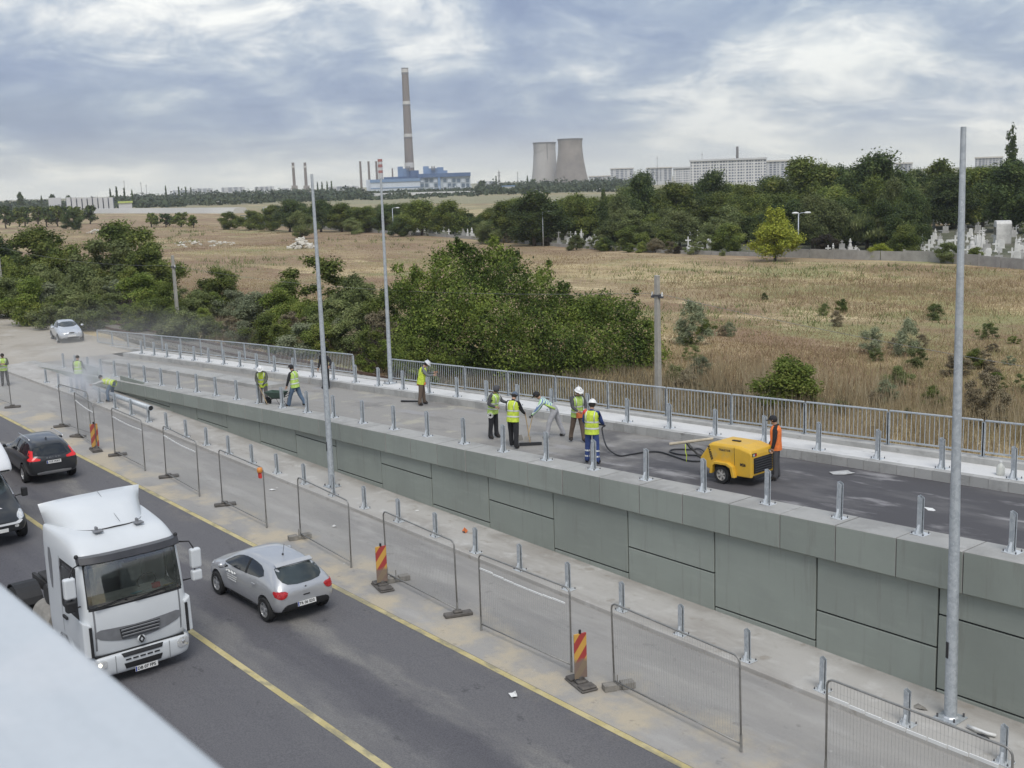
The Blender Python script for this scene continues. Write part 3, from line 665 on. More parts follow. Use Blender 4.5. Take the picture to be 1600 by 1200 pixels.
def wire(a, b, sag, label):
    mb = MB(); a = Vector(a); b = Vector(b)
    mb.tube([a.lerp(b, i/16)-Vector((0, 0, sag*4*(i/16)*(1-i/16))) for i in range(17)], 0.009, 4); o = mb.build('overhead_wire', m_tube); tag(o, label, 'wire')
wire((UP[0][0], UP[0][1], UP[0][2]-0.75), pend, 0.45, 'thin overhead wire crossing the dry field at right')
wire((UP[1][0], UP[1][1], UP[1][2]-0.75), (UP[0][0], UP[0][1], UP[0][2]-0.75), 0.7, 'thin overhead wire behind the big leafy bush')
wire((UP[2][0], UP[2][1], UP[2][2]-0.75), (UP[1][0], UP[1][1], UP[1][2]-0.75), 0.5, 'thin overhead wire over the bushes at left')

# ------------------------------------------------------------------ parapet of the footbridge the picture is taken from
m_ledge = surf_mat('white_sheet_metal', (0.546, 0.581, 0.608), [dict(c=(0.484, 0.523, 0.554), s=3, st=(0.5, 3, 1), lo=0.42, hi=0.62, k=0.8), dict(c=(0.608, 0.624, 0.640), s=6, lo=0.5, hi=0.7, k=0.6)], rough=0.45, bump=0.05, grain=0.02)
lg = thing('bridge_parapet', 'white sheet metal cap of the footbridge parapet in the lower left corner', 'parapet', (0, 0, 0))
mb = MB(); mb.box(-14, 7, 0.02, 0.353, 10.68, 10.75); mb.build('cap', m_ledge, lg, bevel=0.012, seg=3)
mb = MB(); mb.box(-14, 7, 0.08, 0.30, 9.5, 10.68); mb.build('panel', m_ledge, lg)
mb = MB(); mb.box(-14, 7, -2.6, 0.32, 9.2, 9.5); mb.build('bridge_deck', m_capc, lg)
# ------------------------------------------------------------------ vehicles
from mathutils.bvhtree import BVHTree
from mathutils.geometry import delaunay_2d_cdt
def carpaint(name, c, metal=0.0, rough=0.3, coat=0.8, dust=0.0):
    return mat(name, c, rough, metal, 0.05, 1.5, coat=coat, c2=(0.30, 0.27, 0.22) if dust else None, c2scale=3.0, c2lo=0.6-dust, c2hi=0.85)
m_silver = carpaint('silver_paint', (0.52, 0.53, 0.545), 0.5, 0.33)
m_silver2 = carpaint('pale_silver_paint', (0.60, 0.63, 0.67), 0.4, 0.35)
m_darkcar = carpaint('dark_grey_paint', (0.030, 0.032, 0.035), 0.3, 0.28)
m_truckw = mat('truck_white', (0.64, 0.665, 0.68), 0.38, 0, 0.06, 0.8, coat=0.35)
m_vanw = carpaint('van_white', (0.76, 0.77, 0.78), 0.0, 0.4, 0.4)
m_vanblk = carpaint('van_black', (0.018, 0.02, 0.022), 0.0, 0.35, 0.5)
m_redbox = carpaint('dark_red_paint', (0.25, 0.018, 0.03), 0.0, 0.45, 0.3)
m_glass = mat('dark_glass', (0.012, 0.015, 0.017), 0.05, 0, 0.1, 1, spec=0.8)
m_glass2 = mat('grey_green_glass', (0.035, 0.045, 0.045), 0.06, 0, 0.5, 1.2, spec=0.7)
m_tyre = mat('tyre', (0.018, 0.018, 0.018), 0.8, 0, 0.3, 8)
m_rim = mat('alloy', (0.60, 0.61, 0.62), 0.3, 0.7, 0.08, 6)
m_rimdull = mat('dusty_rim', (0.42, 0.40, 0.37), 0.6, 0.2, 0.15, 6)
m_tail = mat('tail_red', (0.42, 0.008, 0.012), 0.12, 0, 0.35, 14, coat=1.0)
m_tailon = mat('tail_lit', (0.55, 0.02, 0.025), 0.2, 0, 0.1, 14, emit=((1.0, 0.05, 0.04), 0.15))
m_clear = mat('clear_lamp', (0.66, 0.67, 0.67), 0.12, 0.35, 0.35, 18, coat=1.0)
m_lampon = mat('lamp_lit', (0.9, 0.88, 0.75), 0.2, 0, 0.1, 14, emit=((1.0, 0.93, 0.72), 1.2))
m_plate = mat('plate_white', (0.74, 0.74, 0.72), 0.45, 0, 0.05, 8)
m_ink = mat('black_ink', (0.02, 0.02, 0.022), 0.6, 0, 0.1, 8)
m_euband = mat('blue_band', (0.02, 0.05, 0.30), 0.5, 0, 0.1, 8)
m_chrome = mat('chrome', (0.70, 0.71, 0.72), 0.15, 0.9, 0.05, 8)
m_greytrim = mat('grey_trim', (0.20, 0.205, 0.215), 0.5, 0.1, 0.12, 6)
m_trimblk = mat('trim_black', (0.02, 0.02, 0.021), 0.6, 0, 0.2, 6)
m_chassis = mat('chassis_dark', (0.045, 0.043, 0.042), 0.7, 0.2, 0.35, 5)
m_dusty = mat('dusty_grey_steel', (0.26, 0.245, 0.22), 0.8, 0.1, 0.25, 4)

def chaikin(poly, n=2):
    for _ in range(n):
        q = []
        for i in range(len(poly)):
            a = poly[i]; b = poly[(i+1) % len(poly)]
            q += [(a[0]*.75+b[0]*.25, a[1]*.75+b[1]*.25), (a[0]*.25+b[0]*.75, a[1]*.25+b[1]*.75)]
        poly = q
    return poly
def dense(poly, st):
    out = []
    for i in range(len(poly)):
        a = Vector(poly[i]); b = Vector(poly[(i+1) % len(poly)]); k = max(1, int((b-a).length/st))
        out += [tuple(a.lerp(b, j/k)) for j in range(k)]
    return out
def inside(p, poly):
    c = False; j = len(poly)-1
    for i in range(len(poly)):
        if (poly[i][1] > p[1]) != (poly[j][1] > p[1]) and p[0] < (poly[j][0]-poly[i][0])*(p[1]-poly[i][1])/(poly[j][1]-poly[i][1])+poly[i][0]: c = not c
        j = i
    return c
AX = {'rear': (Vector((0, 1, 0)), Vector((0, 0, 1)), Vector((1, 0, 0))), 'front': (Vector((0, 1, 0)), Vector((0, 0, 1)), Vector((-1, 0, 0))),
      'right': (Vector((1, 0, 0)), Vector((0, 0, 1)), Vector((0, 1, 0))), 'left': (Vector((1, 0, 0)), Vector((0, 0, 1)), Vector((0, -1, 0))),
      'top': (Vector((1, 0, 0)), Vector((0, 1, 0)), Vector((0, 0, -1)))}
def decal(bvh, view, poly, name, m, parent, off=0.006, soft=2, st=0.06, edge=0.02):
    """a shaped piece laid on the body shell: an outline seen square-on, draped on the surface and given a rim"""
    U, V, D = AX[view]
    if soft: poly = chaikin(poly, soft)
    out = dense(poly, st)
    xs = [p[0] for p in poly]; ys = [p[1] for p in poly]
    pts = list(out); n = len(out)
    gx = np.arange(min(xs)+st/2, max(xs), st); gy = np.arange(min(ys)+st/2, max(ys), st)
    for a in gx:
        for b in gy:
            if inside((a, b), out) and min((a-q[0])**2+(b-q[1])**2 for q in out) > (st*0.4)**2: pts.append((float(a), float(b)))
    r = delaunay_2d_cdt([Vector(p) for p in pts], [(i, (i+1) % n) for i in range(n)], [], 1, 1e-5)
    vs = []
    for p in r[0]:
        o = U*p[0]+V*p[1]-D*8
        h, nn, idx, dist = bvh.ray_cast(o, D)
        if h is None:
            h, nn, idx, dist = bvh.find_nearest(U*p[0]+V*p[1]-D*1.2)
        if nn.dot(D) > 0: nn = -nn
        vs.append(h+nn*off*0.5-D*off)
    fs = [tuple(f) for f in r[2]]
    me = bpy.data.meshes.new(name); me.from_pydata([tuple(v) for v in vs], [], fs)
    bm = bmesh.new(); bm.from_mesh(me)
    for f in bm.faces:
        if f.normal.dot(D) > 0: f.normal_flip()
    be = [e for e in bm.edges if e.is_boundary]
    if edge and be:
        ex = bmesh.ops.extrude_edge_only(bm, edges=be); 
        for v in [g for g in ex['geom'] if isinstance(g, bmesh.types.BMVert)]: v.co += D*edge
        bmesh.ops.recalc_face_normals(bm, faces=bm.faces)
    bm.to_mesh(me); bm.free(); me.shade_smooth(); sharp(me, 45)
    return link(name, me, m, parent)
def eval_mesh(o):
    dg = bpy.context.evaluated_depsgraph_get(); dg.update(); me = bpy.data.meshes.new_from_object(o.evaluated_get(dg)); return me
def text_mesh(txt, size, name, m, parent, loc, rot, ext=0.004, bold=0.0, spacing=1.0, align='CENTER'):
    cu = bpy.data.curves.new(name, 'FONT'); cu.body = txt; cu.size = size; cu.extrude = ext; cu.offset = bold; cu.align_x = align; cu.align_y = 'CENTER'; cu.space_character = spacing; cu.resolution_u = 3
    t = bpy.data.objects.new(name, cu); COL.objects.link(t); me = eval_mesh(t); bpy.data.objects.remove(t); bpy.data.curves.remove(cu); me.name = name
    me.materials.clear(); return link(name, me, m, parent, loc, rot)
def loft_body(st, name, m, parent, arches, sub=2):
    """st: stations from the rear to the nose (x, zb, wbot, wmid, zmid, wbelt, zbelt, wroof, zroof)"""
    rings = []
    for (x, zb, wb, wm, zm, wl, zl, wr, zf) in st:
        h = [(wb*0.9, zb), (wb, zb+0.05), (wm, zm), (wl, zl), (wr, zf-0.05-0.02*(zf > 1.2)), (wr*0.72, zf-0.008)]
        rings.append([(x, -y, z) for y, z in h]+[(x, 0, zf)]+[(x, y, z) for y, z in reversed(h)])
    n = len(rings[0]); vs = [p for r in rings for p in r]
    fs = [(i*n+k, i*n+(k+1) % n, (i+1)*n+(k+1) % n, (i+1)*n+k) for i in range(len(rings)-1) for k in range(n)]
    for base, rev in ((0, True), ((len(rings)-1)*n, False)):        # end caps as strips so they stay smooth
        for k in range(6):
            a, b, c, d = base+k, base+k+1, base+n-2-k, base+n-1-k
            q = (a, b, c, d) if b != c else (a, b, d)
            fs.append(q if rev else q[::-1])
    mb = MB(); mb.add(vs, fs); me = mb.mesh(name, True)
    o = bpy.data.objects.new(name, me); COL.objects.link(o)
    s = o.modifiers.new('s', 'SUBSURF'); s.levels = sub; s.render_levels = sub
    cut = []
    for (ax, r, zc, w) in arches:
        c = MB().cyl((ax, -w-0.4, zc), (ax, -w+0.28, zc), r, n=28); c.cyl((ax, w-0.28, zc), (ax, w+0.4, zc), r, n=28)
        co = c.build('cut', None); bo = o.modifiers.new('b', 'BOOLEAN'); bo.operation = 'DIFFERENCE'; bo.object = co; bo.solver = 'EXACT'; cut.append(co)
    bpy.context.view_layer.update()
    me2 = eval_mesh(o); me2.name = name
    bpy.data.objects.remove(o)
    for c in cut: bpy.data.objects.remove(c)
    me2.materials.clear(); me2.shade_smooth(); sharp(me2, 42)
    ob = link(name, me2, m, parent)
    bm = bmesh.new(); bm.from_mesh(me2); bvh = BVHTree.FromBMesh(bm); bm.free()
    return ob, bvh
def wheel(parent, x, y, r, w, side, rim=None, spokes=5):
    e = bpy.data.objects.new('wheel', None); e.empty_display_size = 0.1; COL.objects.link(e); e.parent = parent; e.location = (x, y, r)
    s = side
    t = MB().lathe([(r*0.60, -w/2+0.075), (r*0.63, -w/2), (r*0.93, -w/2), (r, -w/2+0.03), (r, w/2-0.03), (r*0.93, w/2), (r*0.63, w/2), (r*0.60, w/2-0.075)], 28, axis='Y'); t.build('tyre', m_tyre, e, angle=40)
    rm = MB(); yo = s*(w/2-0.035)
    rm.lathe([(r*0.66, yo-0.03*s), (r*0.66, yo+0.028*s), (r*0.60, yo+0.028*s), (r*0.58, yo-0.03*s)], 28, axis='Y')
    rm.lathe([(r*0.16, yo-0.03*s), (r*0.16, yo+0.015*s), (r*0.10, yo+0.022*s)], 12, axis='Y')
    for k in range(spokes):
        a = 2*PI*k/spokes+0.3; d = Vector((math.cos(a), 0, math.sin(a))); q = Vector((-d.z, 0, d.x))
        p0 = d*(r*0.10); p1 = d*(r*0.61); wd = r*0.12
        rm.hexa([p0-q*wd*0.7+Vector((0, yo-0.03*s, 0)), p1-q*wd+Vector((0, yo-0.03*s, 0)), p1+q*wd+Vector((0, yo-0.03*s, 0)), p0+q*wd*0.7+Vector((0, yo-0.03*s, 0)),
                 p0-q*wd*0.7+Vector((0, yo+0.012*s, 0)), p1-q*wd+Vector((0, yo+0.018*s, 0)), p1+q*wd+Vector((0, yo+0.018*s, 0)), p0+q*wd*0.7+Vector((0, yo+0.012*s, 0))])
    rm.build('rim', rim or m_rim, e)
    MB().lathe([(r*0.59, yo-0.05*s), (r*0.59, yo-0.06*s)], 20, axis='Y').build('brake_disc', m_trimblk, e)
    return e
def plate(parent, x, y, z, w, h, txt, face, tilt=0.0, band=True):
    """face +1: front plate looking along +x, -1: rear plate"""
    p = MB().box(-0.006, 0.006, -w/2, w/2, -h/2, h/2).build('number_plate', m_plate, parent, loc=(x, y, z), rot=(0, tilt, 0))
    rot = (PI/2, 0, PI/2) if face > 0 else (PI/2, 0, -PI/2)
    text_mesh(txt, h*0.86, 'lettering', m_ink, p, (0.008*face, 0, 0), rot, 0.002, 0.002, 1.0)
    if band: MB().box(-0.0075, 0.0075, -face*w/2*0.98-0.0, -face*w/2*0.86, -h/2*0.95, h/2*0.95).build('blue_band', m_euband, p)
    return p
def tag_vehicle(name, label, cat, x, y, heading, pitch=True):
    t = thing(name, label, cat, (x, y, zr(x)+0.004), heading)
    t.rotation_euler = (0, math.atan(0.019)*(1 if math.cos(heading) > 0 else -1), heading); return t
def mirror_pod(parent, x, y, z, m, s):
    o = MB().sphere((0, 0, 0), 0.1, 10, 6, (0.75, 1.15, 0.75)).build('wing_mirror', m, parent, smooth=True, loc=(x, y+s*0.12, z))
    MB().box(-0.03, 0.03, -0.1, 0.06, -0.07, -0.03).build('mirror_arm', m_trimblk, o, loc=(0, -s*0.05, 0)); return o

# ---- silver hatchback seen from behind
hb = tag_vehicle('hatchback', 'silver hatchback driving away beside the white truck', 'car', -26.62, 13.20, PI+R_(1.0))
ST = [(-1.965, .50, .50, .60, .60, .56, .74, .36, .80), (-1.93, .36, .70, .79, .60, .74, .86, .50, .93), (-1.82, .30, .77, .845, .60, .80, .95, .58, 1.06), (-1.66, .27, .79, .86, .60, .80, 1.00, .57, 1.20), (-1.44, .24, .80, .865, .60, .795, 1.01, .555, 1.36), (-1.30, .23, .81, .865, .60, .79, 1.01, .55, 1.405),
      (-0.9, .21, .81, .86, .60, .79, .995, .56, 1.45), (-0.2, .20, .81, .858, .60, .79, .97, .57, 1.468), (0.30, .20, .81, .858, .60, .785, .95, .565, 1.43), (0.72, .20, .81, .86, .60, .785, .94, .58, 1.27), (1.12, .21, .81, .865, .60, .78, .93, .64, 1.04), (1.28, .22, .81, .865, .60, .77, .91, .62, .985), (1.7, .24, .78, .84, .58, .70, .84, .50, .90), (1.98, .27, .66, .73, .55, .58, .72, .40, .78), (2.09, .36, .45, .52, .53, .42, .64, .3, .68)]
body, bv = loft_body(ST, 'body', m_silver, hb, [(-1.295, .365, .33, .87), (1.295, .365, .33, .87)])
rw = decal(bv, 'rear', [(-.60, 1.10), (-.40, .985), (.40, .985), (.60, 1.10), (.545, 1.295), (.48, 1.335), (-.48, 1.335), (-.545, 1.295)], 'rear_window', m_glass2, hb, soft=1)
MB().box(-0.012, 0.012, -0.30, 0.12, -0.014, 0.014).build('wiper', m_trimblk, rw, loc=(-1.77, 0.04, 1.045), rot=(0.05, 0, 0))
for s, vw in ((-1, 'right'), (1, 'left')):
    decal(bv, vw, [(-1.16, 1.06), (-.98, 1.27), (-.45, 1.345), (.10, 1.335), (.50, 1.235), (.98, .995), (.90, .965), (-.3, .985)], 'side_window', m_glass, hb, soft=1)
    wn = decal(bv, vw, [(-.30, .99), (-.22, .99), (-.245, 1.335), (-.31, 1.335)], 'door_pillar', m_trimblk, hb, 0.012, 0)
    decal(bv, vw, [(-.93, .23), (.93, .23), (.93, .33), (-.93, .33)], 'sill_trim', m_trimblk, hb, 0.008, 1)
    mirror_pod(hb, 0.62, s*0.86, 1.02, m_silver, s)
    decal(bv, 'rear', [(s*.50, .88), (s*.80, .90), (s*.84, .86), (s*.80, .74), (s*.66, .70), (s*.54, .76)], 'tail_lamp', m_tail, hb, 0.014, 1, 0.05)
    decal(bv, vw, [(-1.80, .90), (-1.70, .885), (-1.82, .77), (-1.9, .77)] , 'tail_lamp', m_tail, hb, 0.012, 1, 0.05)
    decal(bv, 'front', [(s*.50, .74), (s*.74, .78), (s*.70, .66), (s*.52, .64)], 'headlight', m_clear, hb, 0.012, 1, 0.05)
    for ax in (-1.295, 1.295): wheel(hb, ax, s*0.765, 0.31, 0.20, s)
    MB().cyl((-.36, 0, 0), (-.20, 0, 0), 0.013, n=6).build('door_handle', m_trimblk if s < 0 else m_silver, hb, loc=(-.55, s*.865, .88))
decal(bv, 'rear', [(-.70, .27), (-.66, .46), (-.52, .55), (.52, .55), (.66, .46), (.70, .27)], 'bumper_insert', m_trimblk, hb, 0.010, 1)
plate(hb, -1.995, 0.02, .50, .52, .115, 'TR 06 SDS', -1, R_(8))
lg_ = MB(); lg_.prism([(-.05, 0), (0, .07), (.05, 0), (0, -.07)], -.006, .006, 'YZ'); lg_.build('emblem', m_trimblk, hb, loc=(-1.925, 0, .86), rot=(0, R_(-22), 0))
MB().box(-.01, .01, -.09, .09, -.014, .014).build('tailgate_grip', m_trimblk, hb, loc=(-1.965, 0, .70))
an = MB().tube([(0, 0, 0), (-.10, 0, .30)], 0.006, 5); an.sphere((0, 0, 0), 0.03, 8, 5); an.build('aerial', m_black, hb, loc=(-.86, 0, 1.455))
pr = MB()
for k, (x0, x1, z, h) in enumerate([(-.02, .52, .77, .026), (-.0, .50, .71, .026), (.02, .48, .65, .026)]): pr.box(x0, x1, -.003, .003, z, z+h)
pr.tube([(.62-.045*i, 0, .87+.022*math.sin(i*1.7)) for i in range(14)], 0.020, 5)
pr.build('door_print', m_white, hb, loc=(0.10, .866, 0)); 
sp = MB().prism([(-1.46, 1.375), (-1.30, 1.425), (-1.30, 1.40), (-1.44, 1.352)], -.52, .52); sp.build('spoiler', m_silver, hb, bevel=0.01)

# ---- dark estate car farther up the road
su = tag_vehicle('estate_car', 'dark grey estate car with lit red tail lamps driving away', 'car', -44.55, 12.95, PI+R_(-2.5)); su.scale = (.93, .98, .98)
ST = [(-2.36, .55, .55, .66, .68, .62, .84, .40, .92), (-2.32, .40, .78, .88, .70, .82, .98, .56, 1.06), (-2.18, .34, .84, .925, .70, .86, 1.04, .62, 1.20), (-2.0, .31, .86, .935, .70, .86, 1.06, .615, 1.40), (-1.82, .29, .87, .94, .70, .855, 1.06, .61, 1.515),
      (-1.4, .27, .87, .94, .70, .855, 1.05, .62, 1.565), (-.6, .26, .87, .94, .70, .855, 1.03, .63, 1.595), (.15, .26, .87, .94, .70, .85, 1.01, .62, 1.56), (.62, .26, .87, .94, .70, .85, 1.01, .64, 1.37), (1.05, .27, .87, .94, .70, .845, 1.0, .70, 1.12), (1.25, .27, .87, .935, .70, .83, .99, .68, 1.07), (1.8, .29, .85, .92, .68, .78, .93, .6, 1.0), (2.2, .33, .74, .82, .62, .68, .82, .5, .88), (2.36, .42, .5, .6, .6, .5, .72, .36, .77)]
body, bv = loft_body(ST, 'body', m_darkcar, su, [(-1.43, .41, .37, .94), (1.43, .41, .37, .94)])
decal(bv, 'rear', [(-.68, 1.16), (-.62, 1.08), (.62, 1.08), (.68, 1.16), (.60, 1.44), (-.60, 1.44)], 'rear_window', m_glass, su, soft=1)
for s, vw in ((-1, 'right'), (1, 'left')):
    decal(bv, vw, [(-1.88, 1.10), (-1.70, 1.40), (-1.2, 1.46), (.05, 1.465), (.42, 1.36), (.90, 1.08), (.85, 1.05), (-1.8, 1.08)], 'side_window', m_glass, su, soft=1)
    for a in (-1.05, -.30): decal(bv, vw, [(a-.04, 1.08), (a+.04, 1.08), (a+.02, 1.46), (a-.05, 1.46)], 'door_pillar', m_trimblk, su, 0.012, 0)
    decal(bv, 'rear', [(s*.76, 1.26), (s*.64, 1.26), (s*.70, 1.06), (s*.46, .99), (s*.48, .93), (s*.90, .93), (s*.90, 1.02)], 'tail_lamp', m_tailon, su, 0.014, 0, 0.05)
    decal(bv, vw, [(-2.3, 1.0), (-2.1, 1.02), (-2.06, .95), (-2.3, .94)], 'tail_lamp', m_tailon, su, 0.012, 0, 0.05)
    mirror_pod(su, .72, s*.94, 1.08, m_darkcar, s)
    MB().tube([(-1.55, s*.60, 1.585), (-1.4, s*.61, 1.63), (-.1, s*.62, 1.63), (.05, s*.61, 1.585)], 0.018, 6).build('roof_rail', m_chrome, su, smooth=True)
    decal(bv, vw, [(-1.0, .27), (1.0, .27), (1.0, .37), (-1.0, .37)], 'sill_trim', m_trimblk, su, 0.008, 1)
    for ax in (-1.43, 1.43): wheel(su, ax, s*0.825, 0.35, 0.24, s)
decal(bv, 'rear', [(-.62, .40), (-.60, .50), (.60, .50), (.62, .40), (.45, .36), (-.45, .36)], 'skid_plate', m_rim, su, 0.014, 1)
plate(su, -2.375, 0, .84, .52, .115, 'J 415 WAY', -1, R_(6))
text_mesh('VOLVO', .10, 'lettering', m_chrome, su, (-2.335, 0, .985), (PI/2, 0, -PI/2), .004, .003, 1.9)
MB().box(-.012, .012, -.28, .05, -.012, .012).build('wiper', m_trimblk, su, loc=(-2.19, 0, 1.13))
an = MB().prism([(-.06, 0), (.10, 0), (-.03, .07)], -.02, .02); an.build('fin_aerial', m_darkcar, su, loc=(-1.5, 0, 1.555))

# ---- silver saloon parked on the dusty ground
sa = thing('saloon_car', 'dusty silver saloon parked where the railing begins', 'car', (-81.6, 26.55, 1.14), R_(-9))
ST = [(-2.2, .55, .55, .6, .65, .55, .82, .4, .86), (-2.12, .36, .72, .80, .65, .72, .92, .55, .98), (-1.75, .28, .78, .85, .64, .77, .98, .6, 1.06), (-1.4, .25, .80, .86, .64, .78, .98, .58, 1.18), (-1.0, .23, .80, .86, .64, .78, .98, .56, 1.36), (-.4, .22, .80, .86, .64, .78, .97, .56, 1.43), (.15, .22, .80, .86, .64, .78, .95, .56, 1.39), (.6, .22, .80, .86, .64, .78, .94, .6, 1.20), (1.0, .23, .80, .86, .63, .77, .92, .64, 1.0), (1.5, .25, .78, .84, .6, .72, .86, .55, .93), (1.95, .29, .68, .75, .56, .62, .74, .45, .80), (2.08, .38, .5, .55, .54, .45, .66, .32, .70)]
body, bv = loft_body(ST, 'body', m_silver2, sa, [(-1.25, .35, .32, .86), (1.25, .35, .32, .86)])
decal(bv, 'front', [(-.64, 1.02), (.64, 1.02), (.54, 1.32), (-.54, 1.32)], 'windscreen', m_glass2, sa, soft=1)
for s, vw in ((-1, 'right'), (1, 'left')):
    decal(bv, vw, [(-1.30, 1.02), (-.92, 1.29), (-.4, 1.34), (.08, 1.32), (.40, 1.2), (.82, .99), (.7, .98)], 'side_window', m_glass, sa, soft=1)
    decal(bv, vw, [(-.30, .99), (-.22, .99), (-.26, 1.34), (-.32, 1.34)], 'door_pillar', m_silver2, sa, 0.012, 0)
    decal(bv, 'front', [(s*.40, .70), (s*.66, .76), (s*.66, .64), (s*.42, .62)], 'headlight', m_clear, sa, 0.012, 1, 0.05)
    mirror_pod(sa, .55, s*.86, 1.02, m_silver2, s)
    for ax in (-1.25, 1.25): wheel(sa, ax, s*.77, .30, .19, s)
decal(bv, 'front', [(-.2, .66), (.2, .66), (.16, .74), (-.16, .74)], 'grille', m_trimblk, sa, 0.01, 1)
decal(bv, 'front', [(-.55, .30), (.55, .30), (.55, .42), (-.55, .42)], 'lower_grille', m_trimblk, sa, 0.01, 1)
plate(sa, 2.12, 0, .50, .5, .11, '', 1, 0, False) if False else MB().box(-.006, .006, -.26, .26, -.055, .055).build('number_plate', m_plate, sa, loc=(2.095, 0, .50))

# ---- white tractor truck
tr = tag_vehicle('truck', 'white tractor truck without trailer at the lower left', 'truck', -24.32, 8.83, R_(0.5))
def ring_body(rings, name, m, parent, sub=2):
    """rings bottom to top: (z, x_front, x_rear, half_width_front, half_width_rear, corner)"""
    vs = []; n = None
    for (z, xf, xr_, wf, wr, c) in rings:
        h = [(xr_, wr*0.5), (xr_, wr*0.96), (xr_+0.06, wr), ((xf+xr_)*.5, (wf+wr)/2), (xf-c*1.3, wf), (xf-c*.5, wf-c*.14), (xf-c*.12, wf-c*.55), (xf+c*.03, wf-c*1.25), (xf+c*.10, wf*.4)]
        r = [(x, -y, z) for x, y in h]+[(x, y, z) for x, y in reversed(h)]; n = len(r); vs += r
    fs = [(i*n+k, i*n+(k+1) % n, (i+1)*n+(k+1) % n, (i+1)*n+k) for i in range(len(rings)-1) for k in range(n)]
    hn = n//2
    for base in (0, (len(rings)-1)*n):
        for k in range(hn-1): fs.append((base+k, base+k+1, base+n-2-k, base+n-1-k))
    mb = MB(); mb.add(vs, fs); me = mb.mesh(name, True); o = bpy.data.objects.new(name, me); COL.objects.link(o)
    s = o.modifiers.new('s', 'SUBSURF'); s.levels = sub; s.render_levels = sub; bpy.context.view_layer.update()
    me2 = eval_mesh(o); bpy.data.objects.remove(o); me2.name = name; me2.shade_smooth(); sharp(me2, 50); me2.materials.clear()
    ob = link(name, me2, m, parent); bm = bmesh.new(); bm.from_mesh(me2); bvh = BVHTree.FromBMesh(bm); bm.free(); return ob, bvh
def glass_mat(name, tint, fac=0.12):
    m = bpy.data.materials.new(name); m.use_nodes = True; nt = m.node_tree; N = nt.nodes; L = nt.links; N.clear()
    out = N.new('ShaderNodeOutputMaterial'); mix = N.new('ShaderNodeMixShader'); tr_ = N.new('ShaderNodeBsdfTransparent'); gl = N.new('ShaderNodeBsdfGlossy'); fr = N.new('ShaderNodeFresnel')
    tr_.inputs[0].default_value = (*tint, 1); gl.inputs['Roughness'].default_value = 0.03; fr.inputs[0].default_value = 1.5
    ad = N.new('ShaderNodeMath'); ad.inputs[1].default_value = fac; L.new(fr.outputs[0], ad.inputs[0]); L.new(ad.outputs[0], mix.inputs[0]); L.new(tr_.outputs[0], mix.inputs[1]); L.new(gl.outputs[0], mix.inputs[2]); L.new(mix.outputs[0], out.inputs[0]); return m
m_screen = glass_mat('tinted_windscreen', (0.84, 0.90, 0.87), 0.20)
m_visor = mat('smoked_visor', (0.045, 0.045, 0.05), 0.3, 0, 0.2, 3)
m_dash = mat('dashboard_grey', (0.62, 0.60, 0.54), 0.7, 0, 0.15, 4); m_seat = mat('seat_cloth', (0.42, 0.43, 0.42), 0.9, 0, 0.2, 6)
m_paperblue = mat('paper_blue', (0.45, 0.70, 0.75), 0.8, 0, 0.1, 9); m_papery = mat('yellow_cloth', (0.65, 0.50, 0.15), 0.8, 0, 0.2, 9)
RINGS = [(.70, -.06, -2.30, 1.10, 1.14, .20), (.74, -.01, -2.36, 1.17, 1.19, .22), (1.05, .02, -2.38, 1.195, 1.20, .22), (1.45, .03, -2.38, 1.20, 1.20, .22), (1.84, 0.0, -2.38, 1.20, 1.20, .22), (2.35, -.10, -2.38, 1.185, 1.20, .20), (2.80, -.19, -2.38, 1.165, 1.20, .20), (2.93, -.22, -2.38, 1.16, 1.20, .22), (3.08, -.35, -2.38, 1.13, 1.19, .26), (3.24, -.60, -2.38, 1.08, 1.18, .30), (3.30, -.85, -2.36, 1.0, 1.14, .32), (3.31, -1.1, -2.3, .9, 1.05, .3)]
cab, bv = ring_body(RINGS, 'cab', m_truckw, tr)
WS = [(-1.01, 1.84), (1.01, 1.84), (1.055, 1.95), (1.03, 2.74), (.98, 2.82), (-.98, 2.82), (-1.03, 2.74), (-1.055, 1.95)]
hole = [(y*0.965, 1.88+(z-1.84)*0.93) for y, z in WS]
bm = bmesh.new(); bm.from_mesh(cab.data)
bmesh.ops.delete(bm, geom=[f for f in bm.faces if f.calc_center_median().x > -0.6 and f.normal.x > 0.3 and inside((f.calc_center_median().y, f.calc_center_median().z), hole)], context='FACES')
for s0 in (-1, 1):
    dw = [(-1.20, 1.76), (-.36, 1.68), (-.43, 2.62), (-1.17, 2.66)]
    bmesh.ops.delete(bm, geom=[f for f in bm.faces if f.normal.y*s0 > 0.6 and inside((f.calc_center_median().x, f.calc_center_median().z), dw)], context='FACES')
bm.to_mesh(cab.data); bm.free()
ws = decal(bv, 'front', WS, 'windscreen', m_screen, tr, 0.012, 1, 0.08, 0.0)
for poly in ([(-1.06, 1.80), (1.06, 1.80), (1.06, 1.93), (-1.06, 1.93)], [(-1.05, 2.72), (1.05, 2.72), (1.05, 2.86), (-1.05, 2.86)], [(-1.075, 1.86), (-.965, 1.86), (-.94, 2.8), (-1.05, 2.8)], [(1.075, 1.86), (.965, 1.86), (.94, 2.8), (1.05, 2.8)]):
    decal(bv, 'front', poly, 'screen_frame', m_trimblk, tr, 0.004, 0, 0.08, 0.01)
for y, a in ((-.55, .14), (.35, .14)):
    w = MB().box(-.012, .012, -.40, .40, -.012, .012); w.cyl((0, .3, -.05), (0, .3, .02), .02, n=6); w.build('wiper', m_trimblk, tr, loc=(.055, y, 1.895), rot=(a, 0, 0))
vz = MB()
vis = [(-.16, 2.80), (.02, 2.83), (.05, 2.86), (-.02, 2.99), (-.22, 2.985)]
vs_ = []
